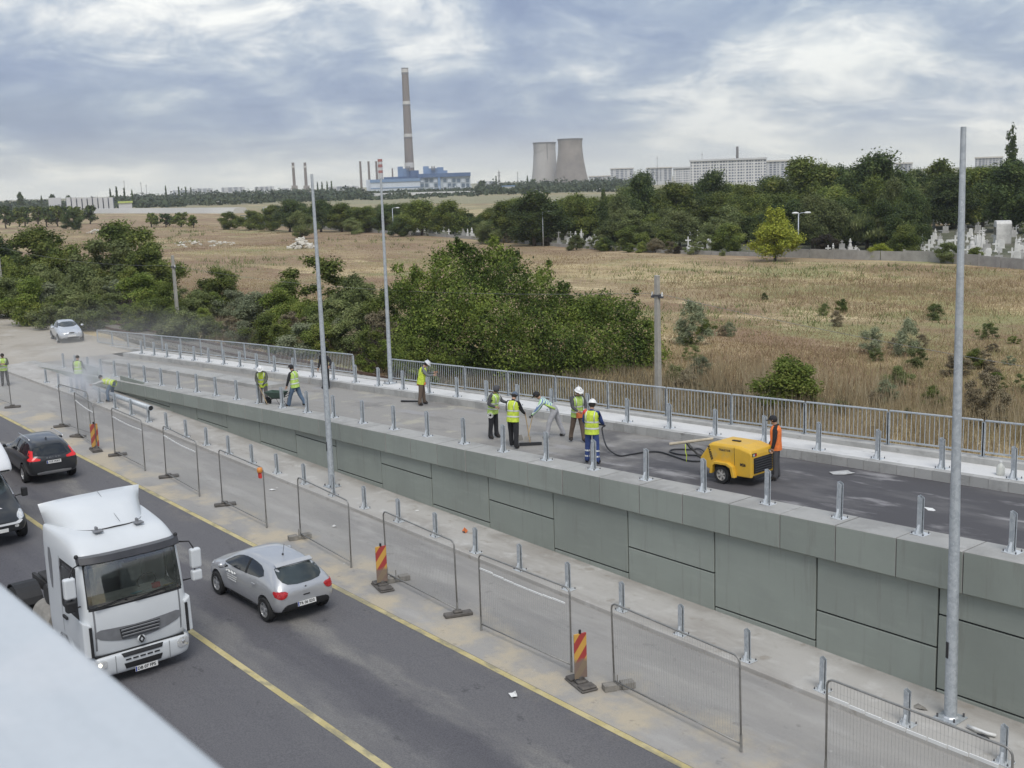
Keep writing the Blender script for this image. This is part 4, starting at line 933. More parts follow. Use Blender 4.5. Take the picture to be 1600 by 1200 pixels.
for y in [-1.13+2.26*i/10 for i in range(11)]:
    c = -0.17*(abs(y)/1.13)**4; vs_ += [(x+c, y, z) for x, z in vis]
vz.add(vs_, [(i*5+k, i*5+(k+1) % 5, (i+1)*5+(k+1) % 5, (i+1)*5+k) for i in range(10) for k in range(5)]+[(4, 3, 2, 1, 0), (50, 51, 52, 53, 54)]); vz.build('sun_visor', m_visor, tr, angle=40)
# interior seen through the screen
it = MB().box(-.95, -.12, -1.05, 1.05, 1.2, 1.80); it.box(-.55, -.2, -.2, .9, 1.8, 1.86); it.build('dashboard', m_dash, tr, bevel=0.05)
for y in (-.55, .55):
    sb_ = MB().box(-1.75, -1.20, -.26, .26, 1.3, 1.55); sb_.box(-1.8, -1.62, -.26, .26, 1.5, 2.25); sb_.box(-1.78, -1.65, -.14, .14, 2.27, 2.50); sb_.build('seat', m_seat, tr, loc=(0, y, 0), bevel=0.04)
MB().box(-2.25, -1.95, -1.0, 1.0, 1.75, 2.75).build('rear_curtain', mat('curtain', (0.75, 0.76, 0.72), 0.9, 0, 0.15, 3), tr)
stw = MB(); stw.tube([(-.75+.05*math.sin(2*PI*i/20), .55+.22*math.cos(2*PI*i/20), 1.92+.20*math.sin(2*PI*i/20)) for i in range(21)], .018, 6); stw.build('steering_wheel', m_trimblk, tr, smooth=True)
for x, y, w, d, mm in [(-.30, .12, .22, .16, m_paperblue), (-.27, .38, .20, .10, m_plate), (-.32, .60, .16, .12, m_red), (-.30, .86, .20, .16, m_papery)]:
    MB().box(-d/2, d/2, -w/2, w/2, 0, .02 if mm is not m_red else .12).build('dash_clutter', mm, tr, loc=(x, y, 1.862 if y < .9 else 1.805), rot=(0, R_(-14), .2), bevel=0.006)
mr_ = MB().box(-.02, .02, -.14, .14, -.04, .04); mr_.build('inner_mirror', m_trimblk, tr, loc=(-.32, .05, 2.66))
# grey grille band, slats, badge
decal(bv, 'front', [(-.98, 1.36), (-.5, 1.32), (0, 1.29), (.5, 1.32), (.98, 1.36), (.98, 1.16), (.55, 1.02), (.16, .96), (-.16, .96), (-.55, 1.02), (-.98, 1.16)], 'grille_band', m_greytrim, tr, 0.010, 1)
gr = decal(bv, 'front', [(-.46, 1.27), (.46, 1.27), (.42, 1.04), (-.42, 1.04)], 'grille', m_trimblk, tr, 0.022, 0)
for k in range(3): MB().box(-.012, .012, -.44+.01*k, .44-.01*k, -.022, .022).build('slat', m_greytrim, gr, loc=(.095, 0, 1.235-.075*k), rot=(0, .5, 0))
bd = MB().sphere((0, 0, 0), .10, 14, 8, (.25, 1, .9)).build('badge_boss', m_truckw, tr, smooth=True, loc=(.085, 0, .93))
lz = MB()
for (a, b) in (((-.055, 0), (0, .085)), ((0, .085), (.055, 0)), ((.055, 0), (0, -.085)), ((0, -.085), (-.055, 0))): lz.cyl((0.02, a[0], a[1]), (0.02, b[0], b[1]), .020, n=6)
lz.build('emblem', m_trimblk, bd)
decal(bv, 'front', [(-.99, .88), (-.95, .88), (-.95, 1.84), (-.99, 1.84)], 'panel_seam', m_greytrim, tr, 0.001, 0, 0.1, 0.0)
decal(bv, 'front', [(.99, .88), (.95, .88), (.95, 1.84), (.99, 1.84)], 'panel_seam', m_greytrim, tr, 0.001, 0, 0.1, 0.0)
for s, vw in ((-1, 'right'), (1, 'left')):
    cd = MB(); cd.hexa([(-.24, s*1.06, .78), (.10, s*1.06, .78), (.04, s*1.245, .78), (-.26, s*1.245, .78), (-.26, s*1.06, 1.52), (.08, s*1.06, 1.52), (.0, s*1.235, 1.60), (-.26, s*1.235, 1.60)]); cd.build('corner_deflector', m_truckw, tr, bevel=0.03, seg=2)
    MB().box(-.015, .015, -.030, .030, -.34, .34).build('deflector_slot', m_trimblk, tr, loc=(.088, s*1.095, 1.14), rot=(0, R_(-2), 0))
    decal(bv, vw, [(-1.25, 1.72), (-.30, 1.62), (-.38, 2.68), (-1.22, 2.72)], 'door_window', m_screen, tr, 0.008, 1, 0.1, 0.0)
    for q_ in ([(-1.26, 1.64), (-.28, 1.58), (-.28, 1.72), (-1.26, 1.78)], [(-1.25, 2.62), (-.36, 2.58), (-.36, 2.72), (-1.25, 2.76)], [(-1.28, 1.66), (-1.16, 1.66), (-1.14, 2.74), (-1.25, 2.74)], [(-.40, 1.62), (-.28, 1.62), (-.36, 2.70), (-.47, 2.70)]): decal(bv, vw, q_, 'window_frame', m_trimblk, tr, 0.004, 0, 0.1, 0.01)
    decal(bv, vw, [(-1.33, 1.0), (-1.31, 1.0), (-1.29, 2.8), (-1.31, 2.8)], 'door_seam', m_greytrim, tr, 0.002, 0, 0.1, 0.0)
    decal(bv, vw, [(-1.95, 1.9), (-1.78, 1.9), (-1.76, 2.85), (-2.02, 2.85)], 'side_recess', m_greytrim, tr, 0.003, 1, 0.1, 0.0)
    MB().box(-.13, .13, -.02, .02, -.03, .03).build('door_handle', m_trimblk, tr, loc=(-1.1, s*1.225, 1.42))
    ar = MB().tube([(-.18, s*1.12, 2.86), (-.02, s*1.32, 2.86), (0.0, s*1.40, 2.7), (0.0, s*1.40, 1.98), (-.18, s*1.18, 1.92)], .018, 6)
    am = ar.build('mirror_arm', m_trimblk, tr, smooth=True)
    for z0, z1, hw in ((2.22, 2.68, .125), (1.92, 2.17, .12)):
        MB().box(-.07, .09, -hw, hw, z0, z1).build('mirror_housing', m_truckw if not (s < 0 and z0 < 2) else m_trimblk, am, loc=(0.0, s*1.43, 0), bevel=0.045, seg=3)
        MB().box(-.075, -.069, -hw*.8, hw*.8, z0+.05, z1-.05).build('mirror_glass', m_glass, am, loc=(0, s*1.43, 0))
    ml = MB().sphere((0, 0, 0), .05, 8, 6).build('marker_lamp', m_trimblk, tr, loc=(-.30, s*1.13, 3.0))
    # wheel arch skirt, step
    sk = MB(); sk.prism([(-.35, .42), (-.35, .74), (-2.30, .74), (-2.30, .62), (-1.95, .60), (-1.78, .95), (-1.35, 1.12), (-.92, .95), (-.72, .60), (-.62, .42)], s*1.0, s*1.19); sk.build('step_skirt', m_truckw, tr, bevel=0.02)
    wheel(tr, -1.37, s*1.03, .50, .32, s, m_rimdull, 8)
    wheel(tr, -5.05, s*.93, .50, .58, s, m_rimdull, 8)
    MB().lathe([(.31, -.55), (.33, -.5), (.33, .5), (.31, .55)], 18, axis='X').build('fuel_tank', m_dusty, tr, smooth=False, loc=(-3.15, s*.86, .72))
    fd = MB()
    for i in range(9):
        a0 = R_(15+150*i/9); a1 = R_(15+150*(i+1)/9); r0, r1 = .56, .585
        fd.hexa([(-5.05+r0*math.cos(a0), s*.64, .5+r0*math.sin(a0)), (-5.05+r0*math.cos(a1), s*.64, .5+r0*math.sin(a1)), (-5.05+r0*math.cos(a1), s*1.22, .5+r0*math.sin(a1)), (-5.05+r0*math.cos(a0), s*1.22, .5+r0*math.sin(a0)), (-5.05+r1*math.cos(a0), s*.64, .5+r1*math.sin(a0)), (-5.05+r1*math.cos(a1), s*.64, .5+r1*math.sin(a1)), (-5.05+r1*math.cos(a1), s*1.22, .5+r1*math.sin(a1)), (-5.05+r1*math.cos(a0), s*1.22, .5+r1*math.sin(a0))])
    fd.build('mudguard', m_trimblk, tr)
# bumper
BR = [(.24, .0, -.55, 1.12, 1.16, .26), (.28, .06, -.6, 1.20, 1.22, .28), (.48, .09, -.6, 1.225, 1.24, .28), (.66, .09, -.6, 1.225, 1.24, .28), (.71, .06, -.6, 1.20, 1.22, .28), (.715, .0, -.5, 1.1, 1.14, .24)]
bp, bb = ring_body(BR, 'bumper', m_truckw, tr)
decal(bb, 'front', [(-.48, .70), (.48, .70), (.44, .62), (-.44, .62)], 'bumper_grille', m_trimblk, tr, 0.012, 0)
g2 = decal(bb, 'front', [(-.44, .47), (.44, .47), (.40, .34), (-.40, .34)], 'bumper_grille', m_trimblk, tr, 0.012, 0)
for k in range(5): decal(bb, 'front', [(-.40+.165*k, .565), (-.28+.165*k, .565), (-.28+.165*k, .535), (-.40+.165*k, .535)], 'bumper_slot', m_trimblk, tr, 0.010, 0)
plate(tr, .175, .03, .295, .52, .115, 'DB 07 FPS', 1)
for s in (-1, 1):
    h = decal(bb, 'front', [(s*.80, .68), (s*1.13, .68), (s*1.14, .46), (s*.82, .44)], 'headlight', m_clear, tr, 0.012, 1, 0.06)
    MB().sphere((0, 0, 0), .06, 12, 8, (.5, 1, 1)).build('headlight_bulb', m_lampon if s < 0 else m_chrome, h, smooth=True, loc=(.075, s*.95, .57))
    MB().box(-.008, .008, -.004, .004, -.21, .21).build('bumper_seam', m_greytrim, tr, loc=(.108, s*.62, .49))
MB().box(-.04, .04, -1.02, 1.02, -.03, .03).build('bumper_gap', m_trimblk, tr, loc=(-.03, 0, .715))
# roof deflector
df = MB(); nu, nv = 17, 7; vs_ = []
for j in range(nv):
    t = j/(nv-1)
    for i in range(nu):
        u = -1+2*i/(nu-1); a = abs(u)
        hx = -.88-1.40*a**3.4; hz = 3.325-.05*a; tx_, tz = -2.30-.08*a, 3.80-.05*a*a
        b = math.sin(PI*t)*0.10
        vs_.append((hx+(tx_-hx)*t, u*(1.10+.09*t*(1-.0*a)), hz+(tz-hz)*t+b*(1-a**6)))
for j in range(nv):
    t = j/(nv-1)
    for i in range(nu):
        x, y, z = vs_[j*nu+i]; vs_.append((x-.06, y*.97, z-.05))
fs_ = [(j*nu+i, j*nu+i+1, (j+1)*nu+i+1, (j+1)*nu+i) for j in range(nv-1) for i in range(nu-1)]
o2 = nv*nu; fs_ += [tuple(o2+k for k in f[::-1]) for f in fs_]
per = [i for i in range(nu)]+[j*nu+nu-1 for j in range(1, nv)]+[(nv-1)*nu+i for i in range(nu-2, -1, -1)]+[j*nu for j in range(nv-2, 0, -1)]
fs_ += [(per[k], per[(k+1) % len(per)], o2+per[(k+1) % len(per)], o2+per[k]) for k in range(len(per))]
df.add(vs_, fs_); dfo = df.build('roof_deflector', m_truckw, tr, angle=50)
hl = MB(); hl.tube([(-.87-1.40*abs(u)**3.4, 1.105*u, 3.322-.04*abs(u)) for u in [-1+2*i/20 for i in range(21)]], .014, 5); hl.build('hinge_line', m_trimblk, tr)
for y in (-.45, .48):
    hg = MB().box(-.06, .14, -.10, .10, 0, .03); hg.box(-.1, .0, -.025, .025, 0, .09); hg.build('hinge', m_greytrim, tr, loc=(-.80, y, 3.318), bevel=0.008)
MB().box(-1.4, 0, -.004, .004, -.004, .004).build('deflector_seam', m_greytrim, tr, loc=(-.92, .12, 3.40), rot=(0, R_(18.5), 0))
# chassis behind the cab
ch = MB()
for s in (-1, 1): ch.box(-5.9, -1.0, s*.42-.04, s*.42+.04, .72, .98)
for x in (-2.7, -3.6, -4.5, -5.8): ch.box(x-.06, x+.06, -.42, .42, .76, .94)
ch.build('chassis_frame', m_chassis, tr)
MB().box(-4.6, -2.55, -.40, .40, .985, 1.02).build('catwalk', m_dusty, tr)
fw = MB(); fw.prism([(-.45, -.45), (.45, -.45), (.45, .45), (-.45, .45), (-.5, .12), (-.1, .0), (-.5, -.12)], 0, .07, 'XY'); fw.build('fifth_wheel', m_chassis, tr, loc=(-5.0, 0, 1.05), bevel=0.02)
ex = MB(); ex.cyl((0, -.5, 0), (0, .45, 0), .24, n=16); ex.box(-.25, .25, -.25, -.2, -.24, .25); ex.build('air_tank', m_chassis, tr, loc=(-3.2, -.45, 1.28))
MB().box(-.10, .10, -.9, .7, -.05, .05).build('cross_step', m_dusty, tr, loc=(-2.75, 0, 1.15), bevel=0.01)
for k in range(3):
    MB().tube([(-2.45, -.2+.2*k, 1.75), (-2.75, -.2+.2*k, 1.25), (-3.3, -.15+.2*k, 1.12), (-4.0, -.1+.15*k, 1.3)], .022, 6).build('air_hose', m_trimblk, tr, smooth=True)

# ---- van with a white luton roof behind the truck
vn = tag_vehicle('box_van', 'black fronted van with white raised roof at the left edge', 'van', -38.3, 9.08, R_(0.0))
ST = [(-3.0, .55, .85, .95, .8, .95, 1.1, .85, 1.9), (-2.9, .45, .92, .98, .8, .97, 1.2, .88, 2.0), (-1.0, .42, .94, .99, .8, .97, 1.2, .86, 2.0), (0.2, .42, .94, .99, .8, .96, 1.22, .82, 1.97), (.75, .42, .94, .985, .8, .95, 1.22, .80, 1.80), (1.35, .42, .94, .98, .8, .93, 1.18, .80, 1.36), (1.6, .42, .92, .97, .78, .90, 1.12, .76, 1.22), (2.1, .42, .86, .94, .72, .84, .98, .65, 1.06), (2.38, .44, .74, .82, .66, .72, .84, .52, .90), (2.45, .5, .6, .7, .62, .6, .76, .45, .80)]
body, bv = loft_body(ST, 'body', m_vanblk, vn, [(-1.6, .42, .36, .98), (1.5, .42, .36, .98)])
wsn = decal(bv, 'front', [(-.80, 1.36), (.80, 1.36), (.76, 1.86), (-.76, 1.86)], 'windscreen', m_glass2, vn, soft=1)
for s, vw in ((-1, 'right'), (1, 'left')):
    decal(bv, 'front', [(s*.80, 1.32), (s*.86, 1.30), (s*.83, 1.9), (s*.77, 1.9)], 'white_pillar', m_vanw, vn, 0.014, 0)
    decal(bv, vw, [(-.3, 1.25), (1.1, 1.24), (.55, 1.78), (-.3, 1.84)], 'door_window', m_glass, vn, soft=1)
    decal(bv, 'front', [(s*.56, .92), (s*.80, 1.06), (s*.84, .86), (s*.62, .78)], 'headlight', m_clear, vn, 0.014, 1, 0.05)
    decal(bv, 'front', [(s*.46, .60), (s*.58, .60), (s*.58, .68), (s*.46, .68)], 'fog_lamp', m_clear, vn, 0.012, 1, 0.04)
    MB().box(-.07, .07, -.09, .09, -.14, .14).build('wing_mirror', m_trimblk, vn, loc=(1.05, s*1.22, 1.28), bevel=0.03, seg=2)
    MB().tube([(1.05, s*1.15, 1.22), (1.05, s*.93, 1.20)], .02, 5).build('mirror_arm', m_trimblk, vn)
    for ax in (-1.6, 1.5): wheel(vn, ax, s*.88, .345, .23, s)
decal(bv, 'front', [(-.6, .70), (.6, .70), (.72, .78), (.62, .80), (.5, .76), (-.5, .76), (-.62, .80), (-.72, .78)], 'bumper_accent', m_vanw, vn, 0.014, 0)
MB().box(-.006, .006, -.26, .26, -.055, .055).build('number_plate', m_plate, vn, loc=(2.47, 0, .56))
text_mesh('R', .24, 'lettering', m_white, vn, (1.86, .20, 1.125), (R_(14), 0, PI/2), .006, .006)
LR = [(1.93, .85, -2.95, .98, 1.0, .25), (1.97, 1.0, -3.0, 1.02, 1.02, .25), (2.10, 1.02, -3.0, 1.03, 1.03, .28), (2.45, .78, -3.0, 1.02, 1.03, .32), (2.80, .15, -3.0, .98, 1.02, .35), (2.92, -.25, -2.98, .9, .98, .35), (2.94, -.6, -2.9, .8, .9, .3)]
lu, lb_ = ring_body(LR, 'raised_roof', m_vanw, vn)
MB().box(-.03, .03, -.85, .85, -.02, .02).build('roof_lip', m_trimblk, vn, loc=(1.03, 0, 2.04))

# ---- dark red lorry behind the van
rl = tag_vehicle('red_lorry', 'dark red lorry body peeking out behind the van at left', 'truck', -45.2, 9.0, R_(0.0))
bx = MB(); bx.box(-6.0, .6, -1.22, 1.22, .95, 3.15); bx.build('load_box', m_redbox, rl, bevel=0.06, seg=2)
for x in (-5, -4, -3, -2, -1): MB().box(x-.03, x+.03, -1.245, 1.245, 1.0, 3.1).build('box_rib', m_redbox, rl)
RG = [(.45, 2.3, .7, 1.08, 1.12, .2), (.5, 2.4, .65, 1.14, 1.16, .22), (1.3, 2.42, .65, 1.15, 1.16, .22), (2.1, 2.2, .65, 1.1, 1.12, .2), (2.45, 2.0, .68, 1.02, 1.05, .2), (2.5, 1.8, .8, .9, .95, .2)]
rc, rb_ = ring_body(RG, 'cab', m_redbox, rl)
decal(rb_, 'front', [(-.9, 1.4), (.9, 1.4), (.82, 2.2), (-.82, 2.2)], 'windscreen', m_glass, rl, soft=1)
for s in (-1, 1):
    wheel(rl, 1.5, s*1.0, .45, .28, s, m_rimdull, 6); wheel(rl, -4.2, s*.92, .45, .5, s, m_rimdull, 6)
ch = MB(); ch.box(-6.0, .9, -.45, -.35, .6, .94); ch.box(-6.0, .9, .35, .45, .6, .94); ch.build('chassis_frame', m_chassis, rl)
# ------------------------------------------------------------------ people
def cloth(name, c, var=0.18): return mat(name, c, 0.9, 0, var, 7, bump=0.15, bscale=30)
m_skin = mat('skin', (0.42, 0.25, 0.17), 0.6, 0, 0.1, 8); m_hair = mat('dark_hair', (0.02, 0.017, 0.015), 0.8, 0, 0.2, 20)
m_hivis = mat('hivis_yellow', (0.55, 0.68, 0.07), 0.8, 0, 0.28, 11, bump=0.4, bscale=22); m_hivis2 = mat('hivis_lime', (0.46, 0.64, 0.15), 0.8, 0, 0.28, 11, bump=0.4, bscale=22); m_hior = mat('hivis_orange', (0.85, 0.21, 0.05), 0.8, 0, 0.25, 11, bump=0.4, bscale=22)
m_reflect = mat('reflective_tape', (0.72, 0.73, 0.70), 0.4, 0.2, 0.06, 8)
m_helmet = mat('white_helmet', (0.80, 0.80, 0.79), 0.35, 0, 0.04, 8)
m_boot = cloth('work_boot', (0.035, 0.03, 0.027)); m_blackc = cloth('black_cloth', (0.022, 0.022, 0.025)); m_darkgrey = cloth('dark_grey_cloth', (0.075, 0.075, 0.08)); m_jeans = cloth('blue_jeans', (0.10, 0.15, 0.22)); m_grey = cloth('grey_trousers', (0.17, 0.155, 0.15)); m_sweat = cloth('grey_sweatpants', (0.40, 0.40, 0.42)); m_brown = cloth('brown_trousers', (0.13, 0.095, 0.07)); m_blue = cloth('blue_overall', (0.035, 0.065, 0.20)); m_olive = cloth('olive_sleeves', (0.10, 0.105, 0.085)); m_orangec = cloth('orange_patch', (0.65, 0.18, 0.06)); m_glove = cloth('dark_glove', (0.05, 0.05, 0.05))
def stripe_cloth():
    m = bpy.data.materials.new('striped_shirt'); m.use_nodes = True; N = m.node_tree.nodes; L = m.node_tree.links; b = N['Principled BSDF']; b.inputs['Roughness'].default_value = 0.9
    tc = N.new('ShaderNodeTexCoord'); w = N.new('ShaderNodeTexWave'); w.bands_direction = 'DIAGONAL'; w.inputs['Scale'].default_value = 4.2; w.inputs['Distortion'].default_value = 1.2; L.new(tc.outputs['Object'], w.inputs['Vector'])
    r = N.new('ShaderNodeValToRGB'); L.new(w.outputs[0], r.inputs[0]); r.color_ramp.interpolation = 'CONSTANT'; e = r.color_ramp.elements; e[0].color = (0.16, 0.25, 0.42, 1); e[1].position = 0.38; e[1].color = (0.74, 0.80, 0.80, 1); k = e.new(0.8); k.color = (0.45, 0.72, 0.35, 1)
    L.new(r.outputs[0], b.inputs['Base Color']); return m
m_striped = stripe_cloth()

def fk(P):
    """joint positions from a pose; x ahead, y left, z up"""
    V = Vector; J = {}
    ln = R_(P.get('lean', 3)); sd = R_(P.get('side', 0)); t = V((math.sin(ln), math.sin(sd), math.cos(ln))).normalized(); f = V((math.cos(ln), 0, -math.sin(ln)))
    tw = R_(P.get('twist', 0)); lat = V((-math.sin(tw), math.cos(tw), 0))
    pel = V((0, 0, 0)); J['pel'] = pel; J['waist'] = pel+t*.16; J['chest'] = pel+t*.40; J['neck0'] = pel+t*.53
    hl = ln*.7+R_(P.get('nod', 8)); ht = V((math.sin(hl), 0, math.cos(hl))); J['neck'] = J['neck0']+ht*.03; J['jaw'] = J['neck']+ht*.05+V((.02, 0, 0)); J['head'] = J['jaw']+ht*.10; J['crown'] = J['head']+ht*.055
    J['hd'] = ht
    for s, k in ((1, 'l'), (-1, 'r')):
        a = R_(P.get('arm_'+k, 5)); ab = R_(P.get('out_'+k, 10)); el = R_(P.get('elb_'+k, 15)); inw = R_(P.get('in_'+k, 0))
        sh = J['chest']+t*.07+lat*(s*.185); J['sh'+k] = sh
        u = V((math.sin(a)*math.cos(ab), s*math.sin(ab), -math.cos(a)*math.cos(ab))); J['el'+k] = sh+u*.29
        fo = V((math.sin(a+el)*math.cos(inw), -s*math.sin(inw)+s*math.sin(ab)*.3, -math.cos(a+el)*math.cos(inw))).normalized(); J['wr'+k] = J['el'+k]+fo*.25; J['ha'+k] = J['wr'+k]+fo*.075; J['fo'+k] = fo
        h = R_(P.get('hip_'+k, 0)); kn = R_(P.get('knee_'+k, 4)); sp = R_(P.get('spread', 4))
        hp = pel+V((0, s*.095, -.05)); J['hp'+k] = hp
        th = V((math.sin(h), s*math.sin(sp), -math.cos(h))).normalized(); J['kn'+k] = hp+th*.43
        sn = V((math.sin(h-kn), s*math.sin(sp)*.6, -math.cos(h-kn))).normalized(); J['an'+k] = J['kn'+k]+sn*.42
        J['to'+k] = J['an'+k]+V((.15, s*.02, -.045)); J['he'+k] = J['an'+k]+V((-.045, 0, -.04))
    mz = min(J['anl'].z, J['anr'].z)-.085
    for k in J:
        if k not in ('hd', 'fol', 'for'): J[k] = J[k]-V((0, 0, mz))
    return J, t, lat
SEG = [('pel', 'waist', 't'), ('waist', 'chest', 's'), ('chest', 'neck0', 's'), ('neck0', 'neck', 'k'), ('neck', 'jaw', 'k'), ('jaw', 'head', 'k'), ('head', 'crown', 'k')]
for q in 'lr': SEG += [('chest', 'sh'+q, 's'), ('sh'+q, 'el'+q, 's'), ('el'+q, 'wr'+q, 's'), ('wr'+q, 'ha'+q, 'h'), ('pel', 'hp'+q, 't'), ('hp'+q, 'kn'+q, 't'), ('kn'+q, 'an'+q, 't'), ('an'+q, 'to'+q, 'b'), ('an'+q, 'he'+q, 'b')]
RAD = {'pel': (.145, .12), 'waist': (.145, .11), 'chest': (.155, .12), 'neck0': (.075, .07), 'neck': (.058, .058), 'jaw': (.066, .072), 'head': (.080, .092), 'crown': (.062, .07)}
for q in 'lr': RAD.update({'sh'+q: (.080, .080), 'el'+q: (.062, .062), 'wr'+q: (.043, .043), 'ha'+q: (.040, .024), 'hp'+q: (.118, .118), 'kn'+q: (.086, .086), 'an'+q: (.068, .068), 'to'+q: (.050, .040), 'he'+q: (.044, .04)})
def person(loc, rz, label, P, top, bottom, vest=None, hat='helmet', hatm=None, boot=None, hand=None, scale=1.0, vstripe=True):
    J, t, lat = fk(P); names = [k for k in J if k in RAD]; idx = {k: i for i, k in enumerate(names)}
    me = bpy.data.meshes.new('person_base'); me.from_pydata([tuple(J[k]) for k in names], [(idx[a], idx[b]) for a, b, c in SEG], [])
    o = bpy.data.objects.new('person_base', me); COL.objects.link(o)
    sk = o.modifiers.new('skin', 'SKIN'); sk.use_smooth_shade = True
    lay = me.skin_vertices[0].data
    for k in names: lay[idx[k]].radius = RAD[k]; lay[idx[k]].use_root = (k == 'pel')
    su_ = o.modifiers.new('sub', 'SUBSURF'); su_.levels = 1; su_.render_levels = 1
    bpy.context.view_layer.update(); m2 = eval_mesh(o); bpy.data.objects.remove(o)
    kinds = 'tskhb'; mi = []
    for p in m2.polygons:
        c = p.center; best = (9, 't')
        for a, b, k in SEG:
            A, B = J[a], J[b]; d = B-A; u = max(0, min(1, (c-A).dot(d)/d.length_squared)); dist = (c-(A+d*u)).length-RAD[a][0]*(1-u)-RAD[b][0]*u
            if dist < best[0]: best = (dist, k)
        mi.append(kinds.index(best[1]))
    # fingers, thumb, nose, ears appended to the same mesh
    ex = MB(); exm = []
    def addm(n0, k): exm.extend([kinds.index(k)]*(len(ex.f)-n0))
    for q, s in (('l', 1), ('r', -1)):
        fo = J['fo'+q]; sidev = fo.cross(Vector((0, s, 0))); sidev = sidev.normalized() if sidev.length > .1 else Vector((1, 0, 0)); nrm = fo.cross(sidev).normalized()*s
        for k, (off, ln_) in enumerate(((-.027, .062), (-.009, .075), (.010, .072), (.027, .055))):
            n0 = len(ex.f); p0 = J['ha'+q]+sidev*off+fo*.005; p1 = p0+fo*ln_*.5-nrm*.008; p2 = p1+fo*ln_*.22-nrm*.032; ex.tube([p0, p1, p2], [.0095, .009, .007], 5); addm(n0, 'h')
        n0 = len(ex.f); p0 = J['wr'+q]+fo*.03+sidev*(-.028); ex.tube([p0, p0-sidev*.028+fo*.03, p0-sidev*.03+fo*.06-nrm*.015], [.011, .010, .008], 5); addm(n0, 'h')
    hd = J['head']; n0 = len(ex.f); ex.cyl(hd+Vector((.082, 0, .012)), hd+Vector((.112, 0, -.022)), .010, .016, n=5); ex.sphere(hd+Vector((.01, .083, -.01)), .028, 6, 4, (.6, .35, 1)); ex.sphere(hd+Vector((.01, -.083, -.01)), .028, 6, 4, (.6, .35, 1)); addm(n0, 'k')
    allv = [tuple(v.co) for v in m2.vertices]+[tuple(p) for p in ex.v]; b0 = len(m2.vertices)
    allf = [tuple(p.vertices) for p in m2.polygons]+[tuple(i+b0 for i in f) for f in ex.f]
    bpy.data.meshes.remove(m2)
    fm = bpy.data.meshes.new('person'); fm.from_pydata(allv, [], allf); fm.polygons.foreach_set('material_index', mi+exm); fm.shade_smooth()
    for k in (bottom, top, m_skin, hand or m_skin, boot or m_boot): fm.materials.append(k)
    root = link('person', fm, None, None, loc, (0, 0, rz)); root.scale = (scale,)*3; tag(root, label, 'person')
    fx = lat.cross(t).normalized()
    def rings(levels, m, name, grow=0.0, cap=True):
        mb = MB(); n = 18; vs = []
        for (h, rw_, rd) in levels:
            c = J['pel']+t*h
            for k in range(n):
                a = 2*PI*k/n; cx_, sx_ = math.cos(a), math.sin(a); e = 0.85
                vs.append(c+lat*((rw_+grow)*math.copysign(abs(cx_)**e, cx_))+fx*((rd+grow)*math.copysign(abs(sx_)**e, sx_)))
        mb.add(vs, [(i*n+k, i*n+(k+1) % n, (i+1)*n+(k+1) % n, (i+1)*n+k) for i in range(len(levels)-1) for k in range(n)]); return mb.build(name, m, root, smooth=True)
    if vest:
        rings([(-.13, .205, .165), (-.02, .20, .16), (.12, .19, .15), (.28, .198, .155), (.40, .205, .155), (.47, .20, .13), (.52, .135, .095), (.535, .085, .075)], vest, 'vest')
        if vstripe:
            rings([(.02, .199, .159), (.065, .196, .157)], m_reflect, 'reflective_band', .006); rings([(.20, .195, .153), (.245, .197, .155)], m_reflect, 'reflective_band', .006)
            for s in (-1, 1):
                a_ = [J['pel']+t*.24+lat*(s*.12)-fx*.155, J['pel']+t*.40+lat*(s*.12)-fx*.162, J['pel']+t*.50+lat*(s*.12)-fx*.10, J['pel']+t*.525+lat*(s*.12), J['pel']+t*.48+lat*(s*.12)+fx*.12, J['pel']+t*.40+lat*(s*.12)+fx*.162, J['pel']+t*.24+lat*(s*.12)+fx*.162]
                MB().tube(a_, .016, 5).build('shoulder_band', m_reflect, root, smooth=True)
    ht = J['hd']; hq = ht.to_track_quat('Z', 'X').to_matrix().to_4x4()
    fwd = Vector((math.cos(math.asin(max(-1, min(1, ht.x)))), 0, -ht.x)); lf = Vector((0, 1, 0)); Mx = Matrix(((fwd.x, 0, ht.x), (0, 1, 0), (fwd.z, 0, ht.z))).to_4x4(); Mx.translation = hd
    mb = MB()
    if hat == 'helmet':
        mb.sphere((0, 0, .035), .118, 16, 6, (1.12, .95, .95), -2, 90); mb.lathe([(.112, .03), (.150, .024), (.150, .036), (.112, .044)], 16, (.012, 0, 0)); mb.box(.09, .185, -.07, .07, .022, .034); mb.box(-.10, .10, -.012, .012, .135, .152); nm = 'helmet'
    elif hat == 'cap':
        mb.sphere((0, 0, .01), .108, 14, 6, (1.05, .92, .95), -6, 90); mb.box(.08, .175, -.06, .06, .008, .02); nm = 'cap'
    elif hat == 'hood':
        mb.sphere((-.02, 0, .0), .118, 14, 8, (1.0, .98, 1.08), -70, 90); nm = 'hood'
    else:
        mb.sphere((-.012, 0, .012), .104, 14, 6, (1.02, .93, 1.0), -25, 90); nm = 'hair'
    if hat in ('helmet', 'cap'):
        hb_ = MB().sphere((-.022, 0, -.01), .094, 12, 7, (.98, 1.0, 1.05), -48, 60); hb_.v = [tuple(Mx @ Vector(p)) for p in hb_.v]; hb_.build('hair', m_hair, root, smooth=True)
    mb.v = [tuple(Mx @ Vector(p)) for p in mb.v]; mb.build(nm, hatm or (m_helmet if hat == 'helmet' else m_hair), root, smooth=True)
    return root, J
def hold(root, J, k): return root.matrix_basis @ J[k]
